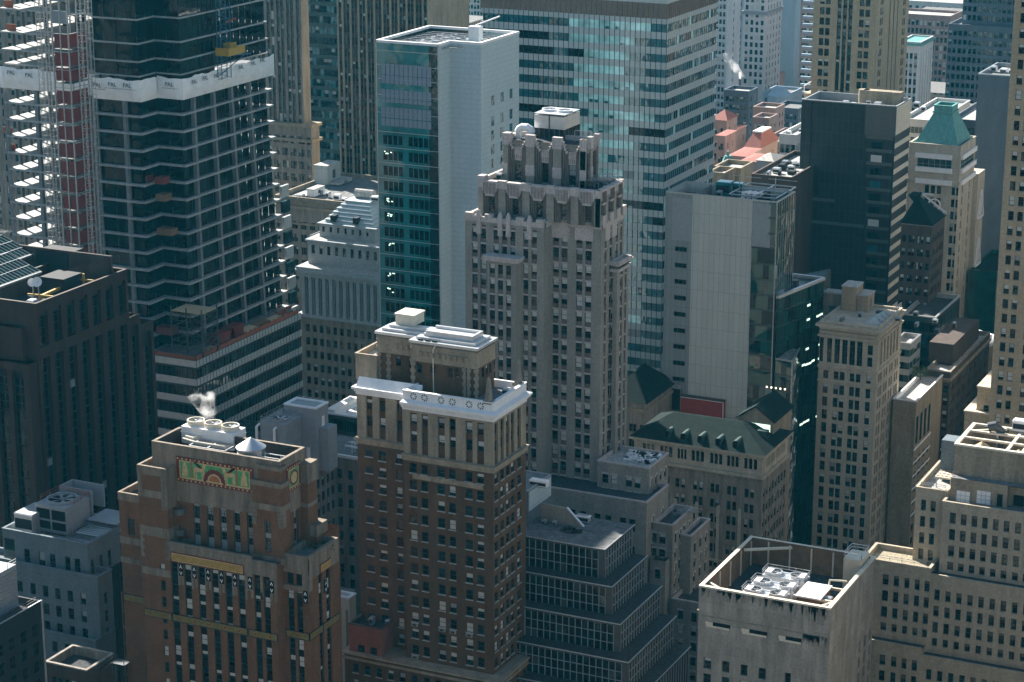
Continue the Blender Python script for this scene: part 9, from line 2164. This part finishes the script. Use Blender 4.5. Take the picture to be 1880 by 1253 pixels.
# upper right
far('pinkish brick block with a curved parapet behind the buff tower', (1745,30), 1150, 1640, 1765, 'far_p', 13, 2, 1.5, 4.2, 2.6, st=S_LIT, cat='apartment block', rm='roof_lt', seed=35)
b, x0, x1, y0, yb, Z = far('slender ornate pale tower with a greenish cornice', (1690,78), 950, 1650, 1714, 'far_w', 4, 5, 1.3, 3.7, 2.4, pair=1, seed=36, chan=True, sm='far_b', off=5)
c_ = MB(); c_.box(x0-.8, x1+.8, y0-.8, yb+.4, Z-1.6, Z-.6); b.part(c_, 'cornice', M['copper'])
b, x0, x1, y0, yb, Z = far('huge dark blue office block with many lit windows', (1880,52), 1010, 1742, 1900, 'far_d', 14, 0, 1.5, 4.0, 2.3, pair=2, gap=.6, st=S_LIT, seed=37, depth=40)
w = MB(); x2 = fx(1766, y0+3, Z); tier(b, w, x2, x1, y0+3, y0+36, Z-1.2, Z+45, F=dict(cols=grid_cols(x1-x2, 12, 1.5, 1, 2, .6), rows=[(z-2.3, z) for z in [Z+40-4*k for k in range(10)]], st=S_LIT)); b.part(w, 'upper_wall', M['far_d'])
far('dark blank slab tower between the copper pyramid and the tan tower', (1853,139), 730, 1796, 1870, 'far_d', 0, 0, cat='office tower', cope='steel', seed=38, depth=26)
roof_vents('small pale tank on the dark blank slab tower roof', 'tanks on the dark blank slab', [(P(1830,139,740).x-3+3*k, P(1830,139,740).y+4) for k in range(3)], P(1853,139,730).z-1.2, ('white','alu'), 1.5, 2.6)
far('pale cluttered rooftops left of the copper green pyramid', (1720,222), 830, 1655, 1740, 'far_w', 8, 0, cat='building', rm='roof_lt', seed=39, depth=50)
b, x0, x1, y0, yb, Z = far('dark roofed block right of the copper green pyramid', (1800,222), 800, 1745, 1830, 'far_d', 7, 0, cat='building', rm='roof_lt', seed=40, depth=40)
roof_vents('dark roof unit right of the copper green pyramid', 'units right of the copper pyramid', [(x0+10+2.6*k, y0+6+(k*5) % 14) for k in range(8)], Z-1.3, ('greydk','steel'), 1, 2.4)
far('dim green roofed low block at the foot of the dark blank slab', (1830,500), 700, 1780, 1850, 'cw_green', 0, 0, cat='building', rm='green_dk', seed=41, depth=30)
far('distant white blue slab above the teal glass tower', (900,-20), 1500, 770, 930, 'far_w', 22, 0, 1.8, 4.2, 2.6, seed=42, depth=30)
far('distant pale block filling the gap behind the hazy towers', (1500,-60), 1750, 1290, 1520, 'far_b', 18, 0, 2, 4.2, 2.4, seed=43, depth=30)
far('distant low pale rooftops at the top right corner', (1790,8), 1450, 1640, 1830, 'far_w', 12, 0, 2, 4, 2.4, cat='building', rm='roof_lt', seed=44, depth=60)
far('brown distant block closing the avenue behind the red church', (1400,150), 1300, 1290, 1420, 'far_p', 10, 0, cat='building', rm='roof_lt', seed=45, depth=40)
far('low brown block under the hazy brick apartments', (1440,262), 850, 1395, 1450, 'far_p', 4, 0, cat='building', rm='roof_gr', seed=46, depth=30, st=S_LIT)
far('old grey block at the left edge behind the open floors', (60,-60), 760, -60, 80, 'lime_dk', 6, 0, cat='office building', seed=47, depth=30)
# ------------------------------------------------------------------ steam
def steam(pts, r, name='steam'):
    m = MB()
    for i, (p, rad) in enumerate(zip(pts, r)): 
        n = 8
        for a in range(n):
            for e in range(4):
                f = lambda a_, e_: (p[0]+rad*cos(2*pi*a_/n)*sin(pi*e_/4), p[1]+rad*sin(2*pi*a_/n)*sin(pi*e_/4), p[2]+rad*cos(pi*e_/4))
                m.poly([f(a,e), f(a,e+1), f(a+1,e+1), f(a+1,e)])
    return m
def vol(name, dens, scale):
    mt = bpy.data.materials.new(name); mt.use_nodes = True; n = mt.node_tree; n.nodes.clear(); o = n.nodes.new('ShaderNodeOutputMaterial'); v = n.nodes.new('ShaderNodeVolumePrincipled'); v.inputs['Color'].default_value = (.97,.97,.97,1); v.inputs['Anisotropy'].default_value = .3
    g = n.nodes.new('ShaderNodeNewGeometry'); t = N(n, 'ShaderNodeTexNoise', Scale=scale, Detail=4.); r = N(n, 'ShaderNodeMapRange'); r.inputs['From Min'].default_value = .49; r.inputs['From Max'].default_value = .72; r.inputs['To Max'].default_value = dens
    n.links.new(g.outputs['Position'], t.inputs['Vector']); n.links.new(t.outputs['Fac'], r.inputs['Value']); n.links.new(r.outputs[0], v.inputs['Density']); n.links.new(v.outputs[0], o.inputs['Volume']); return mt
SV = vol('steam_volume', 0.55, .4)
x, y, z = FT['wx']
def plume(p, d, n, r0, r1, mat):
    pts = [(p[0]+d[0]*k/n, p[1]+d[1]*k/n, p[2]+d[2]*k/n) for k in range(n+1)]; m = MB()
    for i in range(n):
        a, e = Vector(pts[i]), Vector(pts[i+1]); s = r0+(r1-r0)*i/n; s2 = r0+(r1-r0)*(i+1)/n; q = 10
        R = lambda c, rad: [Vector((c.x+rad*cos(2*pi*k/q), c.y+rad*sin(2*pi*k/q), c.z)) for k in range(q)]
        A, E = R(a, s), R(e, s2)
        for k in range(q): m.poly([A[k], A[(k+1) % q], E[(k+1) % q], E[k]])
        if i == 0: m.poly(A[::-1])
        if i == n-1: m.poly(E)
    m.build('steam', mat, None, solid=False, kind='stuff')
plume((x,y,z), (-3.5,1,5.0), 5, 1.2, 3.0, SV)
x, y, z = BR['st']; plume((x-4,y,z), (-22,3,5), 6, 2.0, 4.5, vol('steam_thin', .2, .3))
q = P(1362, 142, 1015); plume((q.x,q.y,q.z), (-9,0,10), 5, 1.6, 4.0, vol('steam_far', .35, .14))
# ------------------------------------------------------------------ the city around, outside the view
m, nt, bb = newmat('city_windows'); L = nt.links
g = N(nt, 'ShaderNodeNewGeometry'); sx = N(nt, 'ShaderNodeSeparateXYZ'); L.new(g.outputs['Position'], sx.inputs[0]); ad = N(nt, 'ShaderNodeMath', _operation='ADD'); L.new(sx.outputs['X'], ad.inputs[0]); L.new(sx.outputs['Y'], ad.inputs[1])
cb = N(nt, 'ShaderNodeCombineXYZ'); L.new(ad.outputs[0], cb.inputs['X']); L.new(sx.outputs['Z'], cb.inputs['Y'])
bt = N(nt, 'ShaderNodeTexBrick'); L.new(cb.outputs[0], bt.inputs['Vector']); bt.offset = 0; bt.inputs['Scale'].default_value = 1; bt.inputs['Brick Width'].default_value = 3.; bt.inputs['Row Height'].default_value = 3.8; bt.inputs['Mortar Size'].default_value = .75; bt.inputs['Color1'].default_value = (.02,.03,.035,1); bt.inputs['Color2'].default_value = (.06,.07,.07,1); bt.inputs['Mortar'].default_value = (.30,.26,.21,1)
L.new(bt.outputs['Color'], bb.inputs['Base Color']); bb.inputs['Roughness'].default_value = .6
rr = random.Random(99); cty = MB()
def seen(x0, x1, y0, y1, z):
    for i in range(6):
        for j in range(6):
            p = Vector((x0+(x1-x0)*i/5, y0+(y1-y0)*j/5, z)); px, py, s = proj(p)
            if s > 1 and -15 < px < 1895 and py < 1290:
                d = p-CAM; h = BV.ray_cast(CAM, d.normalized(), d.length)
                if h[0] is None: return True
    return False
BV = BVHTree.FromPolygons(WORLDV, WORLDF)
foot = []
for o in list(SC.objects):
    if o.type == 'MESH' and o.name.split('.')[0] not in ('ground','haze','steam'):
        v0 = root_loc(o); xs = [v.co.x for v in o.data.vertices]; ys = [v.co.y for v in o.data.vertices]
        if xs: foot.append((v0.x+min(xs)-3, v0.x+max(xs)+3, v0.y+min(ys)-3, v0.y+max(ys)+3))
for gx in range(-20, 20):
    for gy in range(-9, 26):
        x0, y0 = gx*62+rr.uniform(0, 8), gy*82+rr.uniform(0, 10); x1, y1 = x0+rr.uniform(40, 50), y0+rr.uniform(50, 62)
        if x0 < 30 and x1 > -30 and y0 < 30 and y1 > -25: continue
        d = hypot((x0+x1)/2, (y0+y1)/2); a = math.atan2(-(x0+x1)/2, (y0+y1)/2)-YAW
        h = rr.uniform(60, 170) if y0 > 60 else rr.uniform(90, 235)
        if 0 < a < 1.35 and y0 > 60: h = rr.uniform(35, 95)          # keep the sun side lower
        for k in range(9):
            if not seen(x0, x1, y0, y1, h): break
            h *= .72
        else: continue
        if h < 14 or any(f[0] < x1 and f[1] > x0 and f[2] < y1 and f[3] > y0 for f in foot): continue
        cty.box(x0, x1, y0, y1, 0.02, h, 0, 1, skip='D'); cty.box(x0+8, x1-10, y0+10, y1-12, h, h+rr.uniform(4, 12), 0, 1, skip='D')
cty.build('surrounding_city', [m, M['roof_gr']], None, solid=False, kind='structure')
# ================================================================== ground
g = MB(); deck(g, -6000, 6000, -3000, 9000, 0.); g.build('ground', wallmat('asphalt', (.05,.05,.052), .7, 1.4, .02, 1), None, kind='structure')
finish_windows()
# ------------------------------------------------------------------ light, sky, air, camera
w = bpy.data.worlds.new('World'); SC.world = w; w.use_nodes = True
nt = w.node_tree; bg = nt.nodes['Background']
sky = nt.nodes.new('ShaderNodeTexSky'); tn = nt.nodes.new('ShaderNodeMix'); tn.data_type = 'RGBA'; tn.blend_type = 'MULTIPLY'; tn.inputs['Factor'].default_value = 1; tn.inputs[7].default_value = (.92,1.,.94,1); nt.links.new(sky.outputs[0], tn.inputs[6]); sky.sky_type = 'NISHITA'; sky.sun_disc = False
SUN_AZ = YAW+radians(33); SUN_EL = radians(33)         # to the left of the view
sd = Vector((-sin(SUN_AZ)*cos(SUN_EL), cos(SUN_AZ)*cos(SUN_EL), sin(SUN_EL)))
sky.sun_elevation = SUN_EL; sky.sun_rotation = -SUN_AZ; sky.altitude = 200; sky.air_density = 1.; sky.dust_density = 1.2; sky.ozone_density = 2.
nt.links.new(tn.outputs[2], bg.inputs['Color']); bg.inputs['Strength'].default_value = .055
sl = bpy.data.lights.new('sun', 'SUN'); sl.energy = 5.0; sl.angle = radians(.5); sl.color = (1., .93, .84)
so = bpy.data.objects.new('sun', sl); COL.objects.link(so); so.rotation_euler = (-sd).to_track_quat('-Z', 'Y').to_euler(); so.location = (0, 0, 900)
HAZE = True
if HAZE:
    hz = MB(); hz.box(-1600, 1500, -40, 2600, -1, 300)
    m = bpy.data.materials.new('haze'); m.use_nodes = True; n = m.node_tree; n.nodes.clear()
    o = n.nodes.new('ShaderNodeOutputMaterial'); v = n.nodes.new('ShaderNodeVolumePrincipled')
    v.inputs['Color'].default_value = (.05, .50, .75, 1); v.inputs['Density'].default_value = .00004; v.inputs['Anisotropy'].default_value = .2
    n.links.new(v.outputs[0], o.inputs['Volume'])
    hz.build('haze', m, None, solid=False, kind='stuff')
cd = bpy.data.cameras.new('camera'); co = bpy.data.objects.new('camera', cd); COL.objects.link(co); SC.camera = co
co.location = CAM; co.rotation_euler = (pi/2-PITCH, 0, YAW); cd.sensor_width = 36; cd.lens = FPX/W0*36; cd.clip_start = 1; cd.clip_end = 12000
SC.view_settings.view_transform = 'Standard'; SC.view_settings.look = 'None'; SC.view_settings.gamma = 1; SC.view_settings.exposure = 1.65
cy_ = SC.cycles; cy_.max_bounces = 5; cy_.diffuse_bounces = 3; cy_.glossy_bounces = 3; cy_.volume_bounces = 1; cy_.use_denoising = True
